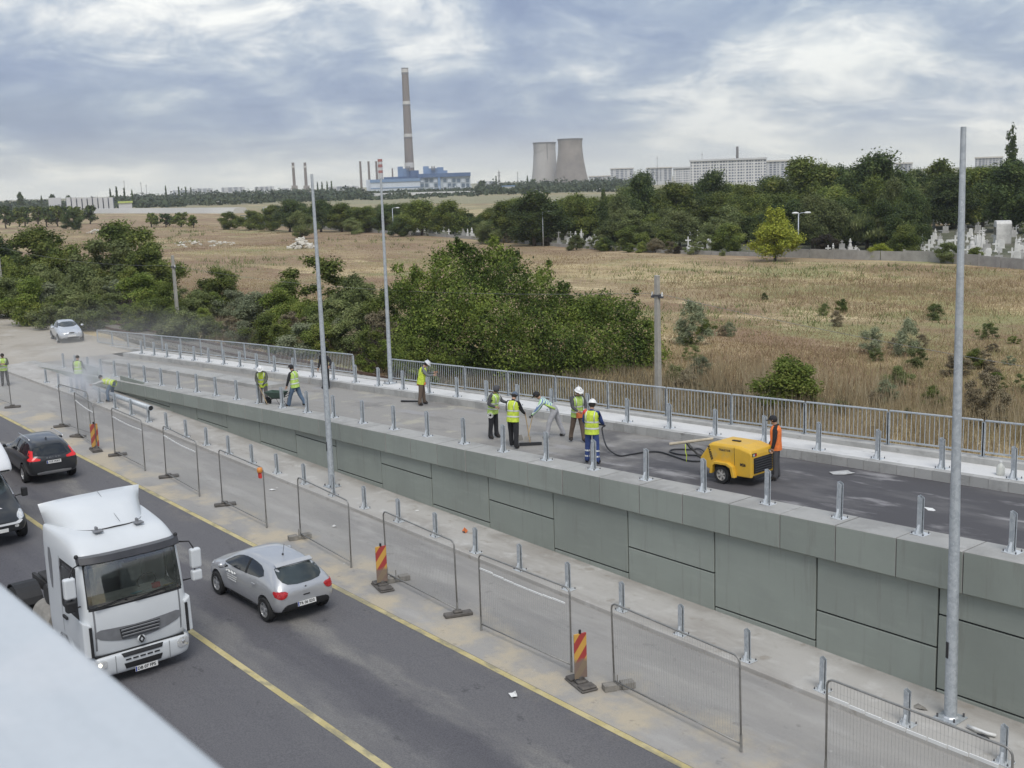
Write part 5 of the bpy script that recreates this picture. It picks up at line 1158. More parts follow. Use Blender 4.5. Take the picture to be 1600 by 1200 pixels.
def shovel(a, b, label, name='shovel', blade='shovel'):
    """a tool from the grip a down to the head b (world points)"""
    a = Vector(a); b = Vector(b); d = (b-a); t = thing(name, label, name, a)
    m_wood = mat('tool_wood', (0.42, 0.31, 0.18), 0.7, 0, 0.15, 9); MB().cyl((0, 0, 0), d*0.96, .017, n=7).build('handle', m_wood, t)
    h = MB()
    if blade == 'shovel':
        q = d.normalized(); s = q.cross(Vector((0, 0, 1))).normalized(); nn = s.cross(q)
        e = d; h.hexa([e-s*.11-q*.12-nn*.01, e+s*.11-q*.12-nn*.01, e+s*.12+q*.10, e-s*.12+q*.10, e-s*.11-q*.12+nn*.03, e+s*.11-q*.12+nn*.03, e+s*.12+q*.10+nn*.008, e-s*.12+q*.10+nn*.008]); h.build('blade', m_dusty, t)
    else:
        s = Vector((d.y, -d.x, 0)).normalized() if blade == 'broom' else Vector((.62, .78, 0)); w = .36
        c = Vector((d.x, d.y, d.z)); h.hexa([c-s*w+Vector((0, 0, -.02))-Vector((s.y, -s.x, 0))*.04, c+s*w+Vector((0, 0, -.02))-Vector((s.y, -s.x, 0))*.04, c+s*w+Vector((0, 0, -.02))+Vector((s.y, -s.x, 0))*.04, c-s*w+Vector((0, 0, -.02))+Vector((s.y, -s.x, 0))*.04,
              c-s*w+Vector((0, 0, .07))-Vector((s.y, -s.x, 0))*.03, c+s*w+Vector((0, 0, .07))-Vector((s.y, -s.x, 0))*.03, c+s*w+Vector((0, 0, .07))+Vector((s.y, -s.x, 0))*.03, c-s*w+Vector((0, 0, .07))+Vector((s.y, -s.x, 0))*.03]); h.build('broom_head', m_black, t)
    return t
AWAY, TOCAM, RIGHT, LEFT = R_(140), R_(-40), R_(51), R_(231)
D = lambda u, v: deck(u, v, 0.004)
# 1 white helmet, with a shovel, at the far end of the ramp
p = D(413, 634); r, J = person(p, TOCAM, 'worker in white helmet and yellow vest shovelling at the far end of the ramp', dict(lean=16, nod=30, arm_l=22, elb_l=30, in_l=25, arm_r=10, elb_r=35, in_r=30, hip_l=8, knee_l=10), m_olive, m_grey, m_hivis, hand=m_glove, scale=.97)
shovel(hold(r, J, 'har'), p+Vector((.55, -.1, .06)), 'shovel held by the worker in white helmet at the far end')
# 2 man with wheelbarrow
p = D(463, 636); bmn, J = person(p, R_(205), 'worker in black cap and jeans pushing the wheelbarrow', dict(lean=7, nod=12, arm_l=14, arm_r=14, out_l=12, out_r=12, elb_l=6, elb_r=6, hip_l=22, knee_l=8, hip_r=-18, knee_r=14), m_blackc, m_jeans, m_hivis2, 'cap', m_blackc)
q = Vector((math.cos(R_(205)), math.sin(R_(205)), 0)); wb = thing('wheelbarrow', 'dark green wheelbarrow in front of the worker in jeans', 'wheelbarrow', p+q*.88, R_(205)); wb.scale = (.82, .85, .9)
m_green = mat('green_enamel', (0.05, 0.085, 0.065), 0.55, 0.1, 0.25, 6)
tb = MB(); 
def tray(z0, z1, x0a, x1a, ya, x0b, x1b, yb): return [(x0a, -ya, z0), (x1a, -ya, z0), (x1a, ya, z0), (x0a, ya, z0), (x0b, -yb, z1), (x1b, -yb, z1), (x1b, yb, z1), (x0b, yb, z1)]
ov = tray(.36, .66, -.25, .28, .17, -.42, .62, .32); iv = tray(.385, .66, -.23, .26, .15, -.395, .59, .295)
tb.add(ov, [(0, 3, 2, 1), (0, 1, 5, 4), (1, 2, 6, 5), (2, 3, 7, 6), (3, 0, 4, 7)]); tb.add(iv, [(0, 1, 2, 3), (0, 4, 5, 1), (1, 5, 6, 2), (2, 6, 7, 3), (3, 7, 4, 0)]); tb.f += [(4, 5, 13, 12), (5, 6, 14, 13), (6, 7, 15, 14), (7, 4, 12, 15)]; tb.m += [0]*4
tb.build('tray', m_green, wb)
for s in (-1, 1):
    MB().tube([(.62, s*.05, .20), (.3, s*.16, .34), (-.3, s*.24, .40), (-.95, s*.28, .72)], .017, 6).build('handle', m_chassis, wb, smooth=True)
    MB().tube([(-.05, s*.2, .36), (-.30, s*.24, .02), (-.42, s*.22, .36)], .014, 5).build('leg', m_chassis, wb)
MB().lathe([(.10, -.035), (.17, -.045), (.195, -.02), (.195, .02), (.17, .045), (.10, .035)], 18, axis='Y').build('wheel', m_tyre, wb, smooth=True, loc=(.62, 0, .195))
# 3 man in black by the light pole
p = D(510, 607.5); person(p, R_(-70), 'worker all in black half hidden behind the left light pole', dict(lean=4, arm_l=-16, out_l=30, elb_l=70, arm_r=8, hip_l=4, knee_l=6), m_blackc, m_blackc, None, 'cap', m_blackc)
# 4 worker by the kerb
p = D(660, 633); r, J = person(p, RIGHT, 'worker in yellow vest and white helmet by the pale kerb', dict(lean=12, nod=34, arm_l=38, elb_l=62, arm_r=34, elb_r=55, in_l=20, in_r=20, hip_l=7, knee_l=5, hip_r=-5), cloth('grey_hoodie', (.17, .18, .19)), m_brown, m_hivis, 'helmet', mat('worn_helmet', (.62, .64, .65), .4, 0, .08, 8), vstripe=False)
MB().box(-.17, .17, -.13, .13, 0, .12).build('tool_pouch', m_orangec, r, loc=J['pel']-Vector((0, 0, .18)), bevel=0.03)
q = D(642, 628); sq = thing('rubber_squeegee', 'dark board lying by the feet of the worker at the kerb', 'board', q, R_(35)); MB().box(-.42, .42, -.05, .05, 0, .06).build('board', m_black, sq, bevel=0.01)
# 5 hooded worker
p = D(772, 685); r, J = person(p, R_(20), 'worker in dark hood and black trousers with a round logo', dict(lean=7, nod=26, arm_l=35, elb_l=50, in_l=15, arm_r=-8, out_r=26, elb_r=75, in_r=30, hip_l=3, hip_r=-3, spread=3), m_darkgrey, m_blackc, m_hivis2, 'hood', m_darkgrey, vstripe=True)
lgm = MB(); 
for rr in (.052, .085): lgm.tube([(0, rr*math.cos(2*PI*i/18), rr*math.sin(2*PI*i/18)) for i in range(19)], .011, 4)
lgm.build('round_logo', m_plate, r, loc=J['hpr']+Vector((.02, -.115, -.12)), rot=(0, 0, R_(-65)))
shovel(hold(r, J, 'hal'), D(812, 688)+Vector((0, 0, .05)), 'shovel held by the hooded worker')
# 6 worker seen from behind with a broom
p = D(803, 699.5); r, J = person(p, R_(110), 'worker in bright yellow vest and dark cap seen from behind with a broom', dict(lean=6, nod=22, arm_l=16, out_l=16, elb_l=30, arm_r=24, elb_r=34, in_r=10, hip_l=12, knee_l=6, hip_r=-8, spread=6), m_blackc, m_blackc, m_hivis, 'cap', cloth('blue_grey_cap', (.10, .13, .18)))
shovel(hold(r, J, 'har'), D(829, 696)+Vector((0, 0, .03)), 'push broom with black head on the dusty asphalt', 'push_broom', 'wide')
# 7 bent-over worker in striped shirt
p = D(868, 684); r, J = person(p, R_(225), 'bent over worker in striped shirt and grey sweatpants shovelling', dict(lean=54, nod=2, arm_l=30, elb_l=14, arm_r=20, elb_r=26, in_l=14, in_r=14, hip_l=26, knee_l=18, hip_r=-14, knee_r=8, spread=8), m_striped, m_sweat, None, 'cap', m_blackc, hand=m_glove, scale=1.03)
MB().tube([J['pel']+t_ for t_ in (Vector((-.02, .15, .02)), Vector((.18, .17, .12)), Vector((.34, .15, .20)))], .035, 6).build('green_sash', m_hivis2, r, smooth=True)
shovel(hold(r, J, 'har'), D(824, 690)+Vector((0, 0, .05)), 'shovel held by the bent over worker in striped shirt')
# 8 white helmet facing the camera
p = D(903, 691); r, J = person(p, R_(-15), 'worker in white helmet, open vest and brown trousers behind the hose man', dict(lean=5, nod=20, arm_l=22, elb_l=50, in_l=30, arm_r=20, elb_r=45, in_r=25, hip_l=12, knee_l=4, hip_r=-14, knee_r=6), m_darkgrey, m_brown, m_hivis2, 'helmet')
MB().box(.0, .03, -.12, .12, -.16, .02).build('orange_patch', m_orangec, r, loc=J['pel']+Vector((.15, 0, 0)), bevel=0.01)
# 9 hose man, back to us
p = D(926, 724); hm, HJ = person(p, R_(118), 'worker in blue overalls, yellow vest and white helmet holding the air hose', dict(lean=2, nod=14, arm_l=12, elb_l=55, in_l=10, out_l=14, arm_r=16, elb_r=50, in_r=10, out_r=14, hip_l=2, hip_r=-2, spread=6), m_blue, m_blue, m_hivis, 'helmet', scale=1.03)
for q in 'lr':
    for h in (.3, .68):
        c = HJ['kn'+q].lerp(HJ['an'+q], h); ax = (HJ['an'+q]-HJ['kn'+q]).normalized(); rr = .068+(.052-.068)*h+.012
        MB().cyl(c-ax*.022, c+ax*.022, rr, rr, n=12, caps=False).build('leg_band', m_reflect, hm, smooth=True)
MB().sphere((0, 0, 0), .078, 10, 6, (1, 1, 1.1)).build('red_shoulder', m_red, hm, smooth=True, loc=HJ['shl'])
# 10 orange vest by the compressor
p = D(1212, 749.5); person(p, R_(215), 'man in orange vest and black cap standing at the yellow compressor', dict(lean=1, nod=16, arm_l=3, elb_l=10, arm_r=8, elb_r=20, hip_l=2, hip_r=-2, spread=3), m_blackc, m_darkgrey, m_hior, 'cap', m_blackc, vstripe=False, scale=.96)
# workers by the pole being cut
zw = lambda u, v: road(u, v, .124)
p = zw(113, 611); person((p.x, p.y+.4, zr(p.x)+.124), AWAY, 'worker in yellow vest seen from behind beside the smoke', dict(lean=2, nod=14, arm_l=4, arm_r=6, out_r=18, elb_r=40), m_olive, m_jeans, m_hivis2, 'hair', scale=1.0)
p = zw(161, 630); person((p.x, p.y+.55, zr(p.x)+.124), R_(215), 'worker in yellow vest bending over the fallen pole in the smoke', dict(lean=78, nod=-18, arm_l=70, elb_l=8, arm_r=66, elb_r=10, hip_l=34, knee_l=42, hip_r=26, knee_r=40, spread=8), m_plate if False else cloth('pale_sleeves', (.5, .5, .48)), m_jeans, m_hivis, 'hair')
p = road(9, 603, .004); person((p.x, p.y, p.z), R_(-20), 'worker in yellow vest with folded arms at the left edge', dict(lean=4, nod=20, arm_l=20, elb_l=85, in_l=40, arm_r=20, elb_r=85, in_r=40, hip_l=2), m_olive, m_darkgrey, m_hivis2, 'hair')

# ------------------------------------------------------------------ yellow compressor on wheels
m_cy = mat('compressor_yellow', (0.70, 0.42, 0.04), 0.5, 0, 0.08, 3, coat=0.1, c2=(0.50, 0.38, 0.16), c2scale=4.0, c2lo=0.55, c2hi=0.8)
wpt = D(1128, 755); cp = thing('compressor', 'yellow towed air compressor on two wheels among the workers', 'compressor', (wpt.x+.10, wpt.y+.52, wpt.z), 0); cp.rotation_euler = (0, -0.035, R_(2)); cp.scale = (.82, .82, .84)
side = [(-1.02, .72), (-.98, .52), (-.55, .34), (-.52, .34), (.36, .34), (.42, .30), (.98, .30), (1.0, 1.0), (.97, 1.13), (.55, 1.24), (-.55, 1.25), (-.66, 1.20)]
hw = .60; vs_ = []; n = len(side)
for y, k in ((-hw, .0), (-hw+.07, 1.0), (hw-.07, 1.0), (hw, .0)):
    for x, z in side:
        top_ = z > 1.1; vs_.append((x, y, z-(0.07 if (top_ and k == 0) else 0)))
b = MB(); b.add(vs_, [tuple(range(n-1, -1, -1)), tuple(range(3*n, 4*n))]+[(r_*n+k, r_*n+(k+1) % n, (r_+1)*n+(k+1) % n, (r_+1)*n+k) for r_ in range(3) for k in range(n)])
bo = b.build('canopy', m_cy, cp, bevel=0.025, seg=2)
for s in (-1, 1):
    ww = wheel(cp, -.12, s*.60, .29, .19, s, m_rimdull, 6)
    fa = MB()
    prof = [(-.56, .30), (-.50, .60), (-.36, .70), (.16, .70), (.36, .60), (.44, .26)]; inn = [(-.47, .30), (-.42, .55), (-.32, .62), (.10, .62), (.26, .55), (.33, .26)]
    ys = (s*.585, s*.745)
    vv = [(x, y, z) for y in ys for x, z in prof]+[(x, y, z) for y in ys for x, z in inn]; m6 = 6
    ff = []
    for k in range(5): ff += [(k, k+1, m6+k+1, m6+k), (12+k, 18+k, 19+k, 13+k), (m6+k, m6+k+1, 18+k+1, 18+k), (k, 12+k, 13+k, k+1)]
    ff += [(0, 6, 18, 12), (5, 17, 23, 11)]
    fa.add(vv, ff); fa.build('mudguard', m_cy, cp, bevel=0.012)
    dk = MB().box(-.44, .30, s*.58, s*.604, .30, .60); dk.build('wheel_well', m_trimblk, cp)
    rot = (PI/2, 0, 0) if s < 0 else (PI/2, 0, PI)
    text_mesh('TRAKTOR', .085, 'lettering', m_ink, cp, (-.02, s*.604, 1.06), rot, .002, .003, 1.25)
    text_mesh('M26', .12, 'lettering', m_ink, cp, (.68, s*.604, .68), rot, .002, .006, 1.0)
    text_mesh('KAESER', .12, 'lettering', m_ink, cp, (-.60, s*.604, .92), (PI/2, R_(72), 0) if s < 0 else (PI/2, R_(-72), PI), .002, .006, 1.15)
    MB().box(-.006, .006, -.003, .003, -.30, .26).build('door_seam', m_trimblk, cp, loc=(.36, s*.6015, .93))
    lm = MB().box(-.02, .02, -.11, .11, -.05, .05).build('tail_lamp', m_trimblk, cp, loc=(.995, s*.42, 1.0), bevel=0.01)
    MB().box(.018, .026, -.09, -.01, -.035, .035).build('lamp_lens', m_clear, lm); MB().box(.018, .026, .01, .09, -.035, .035).build('lamp_lens', m_tail, lm)
gb = MB().box(.985, 1.012, -.46, .46, .42, .90); gb.build('grille_panel', m_trimblk, cp)
for k in range(6): MB().box(-.012, .02, -.45, .45, -.022, .010).build('louvre', m_black, cp, loc=(1.02, 0, .48+.075*k), rot=(0, -.5, 0))
MB().box(.90, 1.05, -.5, .5, .26, .36).build('rear_bumper', m_trimblk, cp, bevel=0.01)
MB().box(-.16, .16, -.05, .05, 0, .03).build('lifting_eye', m_trimblk, cp, loc=(0, 0, 1.25), bevel=0.008)
db = MB(); db.tube([(-.8, .25, .42), (-1.65, .03, .62), (-1.95, .0, .86)], .038, 7); db.tube([(-.8, -.25, .42), (-1.65, -.03, .62)], .034, 7); db.build('drawbar', m_chassis, cp, smooth=True)
MB().cyl((-1.9, 0, .80), (-2.06, 0, .96), .05, n=8).build('tow_eye', m_black, cp)
MB().cyl((-1.15, -.35, .0), (-1.12, -.33, .75), .028, n=7).build('jack_leg', m_black, cp)
c0 = Vector((wpt.x+.1, wpt.y+.52, wpt.z))
def lp(x, y, z): return c0+Vector((x*.82, y*.82, z*.84))
bmh = MB().cyl(lp(-2.5, -.5, .86), lp(-1.5, .55, 1.02), .04, n=7); o = bmh.build('timber_pole', mat('pale_timber', (.50, .44, .34), .8, 0, .2, 5)); tag(o, 'pale timber pole resting across the compressor drawbar', 'pole')
rag = MB(); rv = []
for i in range(7):
    for j in range(4): rv.append(lp(-2.10+.05*i*.4+.12*(j/3)+.02*math.sin(i*2), -.14-.05*j-.01*i, .86-.085*i+.02*math.sin(j*2+i)))
rag.add(rv, [(i*4+j, i*4+j+1, (i+1)*4+j+1, (i+1)*4+j) for i in range(6) for j in range(3)]); o = rag.build('rag', m_hivis, smooth=True); s_ = o.modifiers.new('s', 'SOLIDIFY'); s_.thickness = .012; tag(o, 'yellow-green rag hanging from the timber pole', 'rag')
hz = [hold(hm, HJ, 'hal')+Vector((0, 0, 0)), hold(hm, HJ, 'har')+Vector((0.05, -.02, -.02))]
hp_ = [D(941, 694)+Vector((0, 0, .45)), D(948, 705)+Vector((0, 0, .12)), D(966, 713), D(988, 711), D(1010, 707.5), D(1032, 708), D(1052, 714), D(1074, 721), D(1094, 722), D(1102, 717), D(1088, 713), D(1062, 711.5), D(1047, 707), D(1054, 703.5), D(1078, 704), D(1097, 707)+Vector((0, 0, .05)), lp(-.75, -.2, .36)]
pts = hz+[v+Vector((0, 0, .03)) for v in hp_]
def catmull(P, n=6):
    out = []
    for i in range(len(P)-1):
        a, b, c, d = P[max(i-1, 0)], P[i], P[i+1], P[min(i+2, len(P)-1)]
        for k in range(n):
            t = k/n; out.append(0.5*((2*b)+(c-a)*t+(2*a-5*b+4*c-d)*t*t+(3*b-a-3*c+d)*t**3))
    return out+[P[-1]]
o = MB().tube(catmull(pts), .024, 7).build('air_hose', m_black, smooth=True); tag(o, 'black air hose running from the worker to the yellow compressor', 'hose')

# ------------------------------------------------------------------ fallen pole, litter, odds and ends
pa = atY(236, 638, 19.32); pb = atY(147, 606, 19.9); fp = thing('steel_pole', 'galvanised pole lying across the kerb posts where the smoke rises', 'pole', pa)
d = pb-pa; ln_ = MB(); q = d.normalized(); a_ = q.orthogonal().normalized(); b_ = q.cross(a_); vs_ = []; n = 14
for p0, r0 in ((Vector((0, 0, 0)), .125), (d, .085), (d, .07), (Vector((0, 0, 0))+q*.02, .108)):
    vs_ += [p0+a_*(r0*math.cos(2*PI*k/n))+b_*(r0*math.sin(2*PI*k/n)) for k in range(n)]
ln_.add(vs_, [(r_*n+k, r_*n+(k+1) % n, ((r_+1) % 4)*n+(k+1) % n, ((r_+1) % 4)*n+k) for r_ in range(4) for k in range(n)]); ln_.build('tube', m_galv, fp, smooth=True)
MB().cyl(q*.05, q*.06, .112, n=14).build('dark_bore', m_trimblk, fp)
def scrap(p, s, m, label, cat, name, h=.03):
    n = 7; mb = MB(); vs_ = []
    for k in range(n):
        a = 2*PI*k/n; r = s*rng.uniform(.5, 1.1); vs_.append((r*math.cos(a), r*math.sin(a)*.6, rng.uniform(0, h)))
    vs_.append((0, 0, h*1.4)); mb.add(vs_, [(k, (k+1) % n, n) for k in range(n)]); o = mb.build(name, m, loc=p, rot=(0, 0, rng.uniform(0, 6))); so = o.modifiers.new('s', 'SOLIDIFY'); so.thickness = .006; tag(o, label, cat)
W_ = lambda u, v: road(u, v, .125)
scrap(W_(726, 832), .16, m_orangec, 'orange rag on the walk between two kerb posts', 'rag', 'cloth_scrap', .12)
scrap(road(803, 1087, .01), .20, m_plate, 'white scrap of paper on the dark asphalt', 'litter', 'paper_scrap', .05)
scrap(road(425, 766, .01), .13, m_plate, 'white scrap in the dust left of the tall pole', 'litter', 'paper_scrap', .04)
scrap(road(522, 823, .01), .12, m_plate, 'curled white strip in the dust behind the hatchback', 'litter', 'paper_scrap', .05)
scrap(W_(652, 798), .1, m_plate, 'small white scrap on the walk near the wall panels', 'litter', 'paper_scrap', .02)
scrap(W_(1438, 1107), .2, m_footc, 'small heap of rubble left of the right light pole', 'rubble', 'debris_heap', .06)
scrap(D(1318, 739), .36, mat('dirty_plastic', (.42, .42, .41), .6, 0, .3, 6), 'thin white plastic sheet lying on the dark ramp asphalt', 'litter', 'plastic_sheet', .04)
scrap(D(1452, 796), .16, m_white, 'small white scrap on the ramp left of the right light pole', 'litter', 'plastic_scrap', .03)
a = W_(1512, 1138); o = MB().tube([a+Vector((0, 0, .05)), a+Vector((.22, -.06, .08)), a+Vector((.42, -.03, .06)), a+Vector((.55, .05, .04))], .035, 7).build('plastic_conduit', m_plate, smooth=True); tag(o, 'bent pale conduit beside the foot of the right light pole', 'conduit')
a = W_(1527, 1150); o = MB().tube([a+Vector((0, 0, .03)), a+Vector((.12, -.01, .06)), a+Vector((.24, -.02, .03))], .03, 6).build('rubber_hose', m_black, smooth=True); tag(o, 'short black hose piece below the pale conduit', 'hose')
p = atY(1563, 744, 26.6); jg = thing('plastic_jug', 'pale plastic jug standing on the upper walk at right', 'jug', (p.x, 26.6, zt(p.x)+.132)); MB().lathe([(.085, 0), (.10, .03), (.10, .20), (.05, .27), (.03, .29), (.03, .32)], 12).build('jug_body', mat('milky_plastic', (.66, .66, .60), .4, 0, .05, 8), jg, smooth=True); MB().lathe([(.034, .318), (.034, .35), (.02, .352)], 10).build('cap', m_white, jg)
# ------------------------------------------------------------------ foliage
def leaf_mat(name, cols, trans=0.25, nscale=0.35, amp=0.9, isl=0.55):
    """leaf colours vary from leaf to leaf and from bough to bough"""
    m = bpy.data.materials.new(name); m.use_nodes = True; nt = m.node_tree; N = nt.nodes; L = nt.links; N.clear()
    out = N.new('ShaderNodeOutputMaterial'); b = N.new('ShaderNodeBsdfPrincipled'); t = N.new('ShaderNodeBsdfTranslucent'); mx = N.new('ShaderNodeMixShader'); mx.inputs[0].default_value = trans
    b.inputs['Roughness'].default_value = 0.7; b.inputs['Specular IOR Level'].default_value = 0.25
    g = N.new('ShaderNodeNewGeometry'); nz = N.new('ShaderNodeTexNoise'); nz.inputs['Scale'].default_value = nscale; nz.inputs['Detail'].default_value = 2; L.new(g.outputs['Position'], nz.inputs['Vector'])
    oi = N.new('ShaderNodeObjectInfo')
    a1 = N.new('ShaderNodeMath'); a1.operation = 'MULTIPLY_ADD'; L.new(g.outputs['Random Per Island'], a1.inputs[0]); a1.inputs[1].default_value = isl; 
    a2 = N.new('ShaderNodeMath'); a2.operation = 'MULTIPLY_ADD'; L.new(nz.outputs[0], a2.inputs[0]); a2.inputs[1].default_value = amp; a2.inputs[2].default_value = 0.5-isl*.5-amp*.5; L.new(a2.outputs[0], a1.inputs[2])
    r = N.new('ShaderNodeValToRGB'); L.new(a1.outputs[0], r.inputs[0]); e = r.color_ramp.elements; e[0].color = (*cols[0], 1); e[1].color = (*cols[-1], 1); e[0].position = 0.12; e[1].position = 0.9
    for i, c in enumerate(cols[1:-1]): k = e.new(0.12+0.78*(i+1)/(len(cols)-1)); k.color = (*c, 1)
    hv = N.new('ShaderNodeHueSaturation'); L.new(r.outputs[0], hv.inputs['Color'])
    mr = N.new('ShaderNodeMapRange'); L.new(oi.outputs['Random'], mr.inputs[0]); mr.inputs[3].default_value = 0.75; mr.inputs[4].default_value = 1.25; L.new(mr.outputs[0], hv.inputs['Value'])
    L.new(hv.outputs[0], b.inputs['Base Color']); L.new(hv.outputs[0], t.inputs[0]); L.new(b.outputs[0], mx.inputs[1]); L.new(t.outputs[0], mx.inputs[2]); L.new(mx.outputs[0], out.inputs[0]); MATS[name] = m; return m
L_dark = leaf_mat('dark_leaves', [(0.035, 0.054, 0.022), (0.062, 0.094, 0.031), (0.097, 0.137, 0.041), (0.145, 0.179, 0.055)], 0.25, 0.45, 1.5, 0.55)
L_mid = leaf_mat('green_leaves', [(0.066, 0.094, 0.024), (0.121, 0.161, 0.035), (0.186, 0.228, 0.051), (0.274, 0.284, 0.075)], 0.25, 0.45, 1.5, 0.55)
L_olive = leaf_mat('olive_leaves', [(0.086, 0.111, 0.041), (0.143, 0.176, 0.062), (0.206, 0.240, 0.089), (0.268, 0.287, 0.123)], 0.25, 0.45, 1.5, 0.55)
L_walnut = leaf_mat('walnut_leaves', [(0.030, 0.049, 0.011), (0.073, 0.113, 0.021), (0.151, 0.205, 0.038), (0.270, 0.324, 0.068)], 0.25, 0.55, 1.6, 0.55)
L_yellow = leaf_mat('yellow_green_leaves', [(0.14, 0.17, 0.022), (0.25, 0.29, 0.035), (0.37, 0.39, 0.055), (0.48, 0.46, 0.10)])
L_lime = leaf_mat('fresh_leaves', [(0.080, 0.123, 0.024), (0.136, 0.189, 0.033), (0.208, 0.254, 0.053), (0.288, 0.304, 0.075)])
L_grey = leaf_mat('grey_green_leaves', [(0.139, 0.168, 0.098), (0.202, 0.232, 0.135), (0.264, 0.288, 0.173), (0.326, 0.336, 0.225)])
L_dry = leaf_mat('dry_brush', [(0.150, 0.123, 0.077), (0.225, 0.189, 0.119), (0.300, 0.254, 0.168), (0.240, 0.225, 0.126)])
L_purple = leaf_mat('dark_brown_leaves', [(0.035, 0.032, 0.027), (0.064, 0.052, 0.042), (0.088, 0.072, 0.051), (0.112, 0.090, 0.060)])
m_bark = mat('bark', (0.085, 0.07, 0.055), 0.95, 0, 0.3, 5, bump=0.5, bscale=12)

def leaves_mesh(name, blobs, n, size, seed, m, shell=0.55, droop=0.0, elong=1.0, up=0.35):
    """blobs: (x, y, z, rx, ry, rz); leaf quads through each blob, most near its skin"""
    g = np.random.default_rng(seed); vol = np.array([(b[3]*b[4]*b[5])**(2/3) for b in blobs]); vol = vol/vol.sum()
    which = g.choice(len(blobs), n, p=vol); B = np.array(blobs)[which]
    d = g.normal(size=(n, 3)); d /= np.linalg.norm(d, axis=1)[:, None]
    rad = 1-(1-shell)*0+(-(1-g.random(n)**2.2)*shell)+g.normal(0, .07, n)
    lump = 1+0.22*np.sin(d[:, 0]*7+B[:, 0]*3)*np.sin(d[:, 1]*6+B[:, 2]*5)*np.cos(d[:, 2]*6)
    p = B[:, :3]+d*B[:, 3:]*(rad*lump)[:, None]
    nn = d*0.6+g.normal(size=(n, 3))*0.55+np.array([0, 0, up]); nn /= np.linalg.norm(nn, axis=1)[:, None]
    a = np.cross(nn, g.normal(size=(n, 3))); 
    if droop: a = np.tile(np.array([0, 0, -1.0]), (n, 1))+g.normal(size=(n, 3))*0.18; 
    a /= np.linalg.norm(a, axis=1)[:, None]; b = np.cross(nn, a); b /= np.linalg.norm(b, axis=1)[:, None]
    s = size*(0.6+0.8*g.random(n)); sa = s*elong; sb = s*0.62
    V = np.empty((n, 4, 3)); bend = nn*(s*0.16)[:, None]
    V[:, 0] = p-a*sa[:, None]; V[:, 1] = p-b*sb[:, None]+bend; V[:, 2] = p+a*sa[:, None]; V[:, 3] = p+b*sb[:, None]+bend
    me = bpy.data.meshes.new(name); me.vertices.add(n*4); me.vertices.foreach_set('co', V.reshape(-1)); me.loops.add(n*4); me.loops.foreach_set('vertex_index', np.arange(n*4, dtype=np.int32)); me.polygons.add(n); me.polygons.foreach_set('loop_start', np.arange(0, n*4, 4, dtype=np.int32)); me.polygons.foreach_set('loop_total', np.full(n, 4, dtype=np.int32)); me.update(calc_edges=True)
    me.materials.append(m); return me
def trunk_mesh(h, r, blobs, seed, limbs=7):
    g = random.Random(seed); mb = MB(); c = Vector((g.uniform(-.03, .03), g.uniform(-.03, .03), h)); mb.tube([(0, 0, -.02), (g.uniform(-.02, .02), g.uniform(-.02, .02), h*.5), c], [r*1.25, r, r*.7], 7)
    for k in range(limbs):
        b = blobs[k % len(blobs)]; e = Vector((b[0]+g.uniform(-.3, .3)*b[3], b[1]+g.uniform(-.3, .3)*b[4], b[2]+g.uniform(-.2, .5)*b[5])); s0 = Vector((0, 0, h*g.uniform(.55, 1.0))); m_ = s0.lerp(e, .5)+Vector((0, 0, .05)); mb.tube([s0, m_, e], [r*.55, r*.35, r*.1], 5)
    return mb.mesh('trunk', True)
def rblobs(seed, n, wide, zlo, zhi, rmin, rmax, top=True):
    g = random.Random(seed); out = []
    for i in range(n):
        t = (i+.5)/n; z = zlo+(zhi-zlo)*t; w = wide*math.sin(PI*(0.25+0.70*t))**.8; a = g.uniform(0, 2*PI); rr = w*math.sqrt(g.random()); r = g.uniform(rmin, rmax)
        out.append((rr*math.cos(a), rr*math.sin(a), z, r, r, r*.85))
    return out
PROTO = {}
def proto(name, blobs, n, size, m, seed, trunk=(.3, .022), **kw):
    """unit tree, one high and about one wide"""
    PROTO[name] = (trunk_mesh(trunk[0], trunk[1], blobs, seed), {}, (blobs, n, size, seed, kw), m)
for s in range(3): proto('round%d' % s, rblobs(11+s, 28, .34, .18, .88, .12, .20), 17000, .0135, L_mid, 11+s)
for s in range(3): proto('lobed%d' % s, rblobs(31+s, 24, .40, .12, .86, .10, .19), 17000, .014, L_mid, 31+s)
for s in range(3): proto('shrub%d' % s, rblobs(51+s, 18, .36, .10, .82, .12, .20), 14000, .0155, L_olive, 51+s, (.12, .018))
for s in range(2): proto('loose%d' % s, rblobs(71+s, 24, .42, .12, .86, .07, .14), 11000, .0155, L_olive, 71+s, (.2, .014), shell=.8)
for s in range(2): proto('wisp%d' % s, rblobs(81+s, 26, .30, .06, .84, .10, .17), 9000, .013, L_grey, 81+s, (.12, .008), shell=.95, elong=1.8)
proto('poplar', [((.10 if j else -.12)*(.5+.5*(i % 2)), .06*math.cos(i*3+j), (.12+.84*i/11)*(1 if j else .88), .10*math.sin(PI*(.12+.78*i/11))+.03, .10*math.sin(PI*(.12+.78*i/11))+.03, .07) for i in range(12) for j in (0, 1)], 5200, .016, L_dark, 91, (.2, .012))
proto('cypress', [(0, 0, .1+.84*i/11, .20*(1-i/12)**.6+.02, .20*(1-i/12)**.6+.02, .10) for i in range(12)], 8000, .015, L_dark, 92, (.1, .02))
proto('willow', rblobs(93, 22, .36, .30, .86, .12, .18), 11000, .019, L_olive, 93, (.3, .03), droop=1.0, elong=2.6)
proto('spiky', [(.10*math.cos(i*2.4), .10*math.sin(i*2.4), .78+.02*(i % 3), .05, .05, .17) for i in range(7)]+rblobs(94, 22, .36, .16, .66, .12, .19), 14000, .015, L_yellow, 94, (.15, .02))
proto('small', rblobs(95, 9, .34, .25, .82, .16, .24), 700, .055, L_mid, 95, (.25, .03))
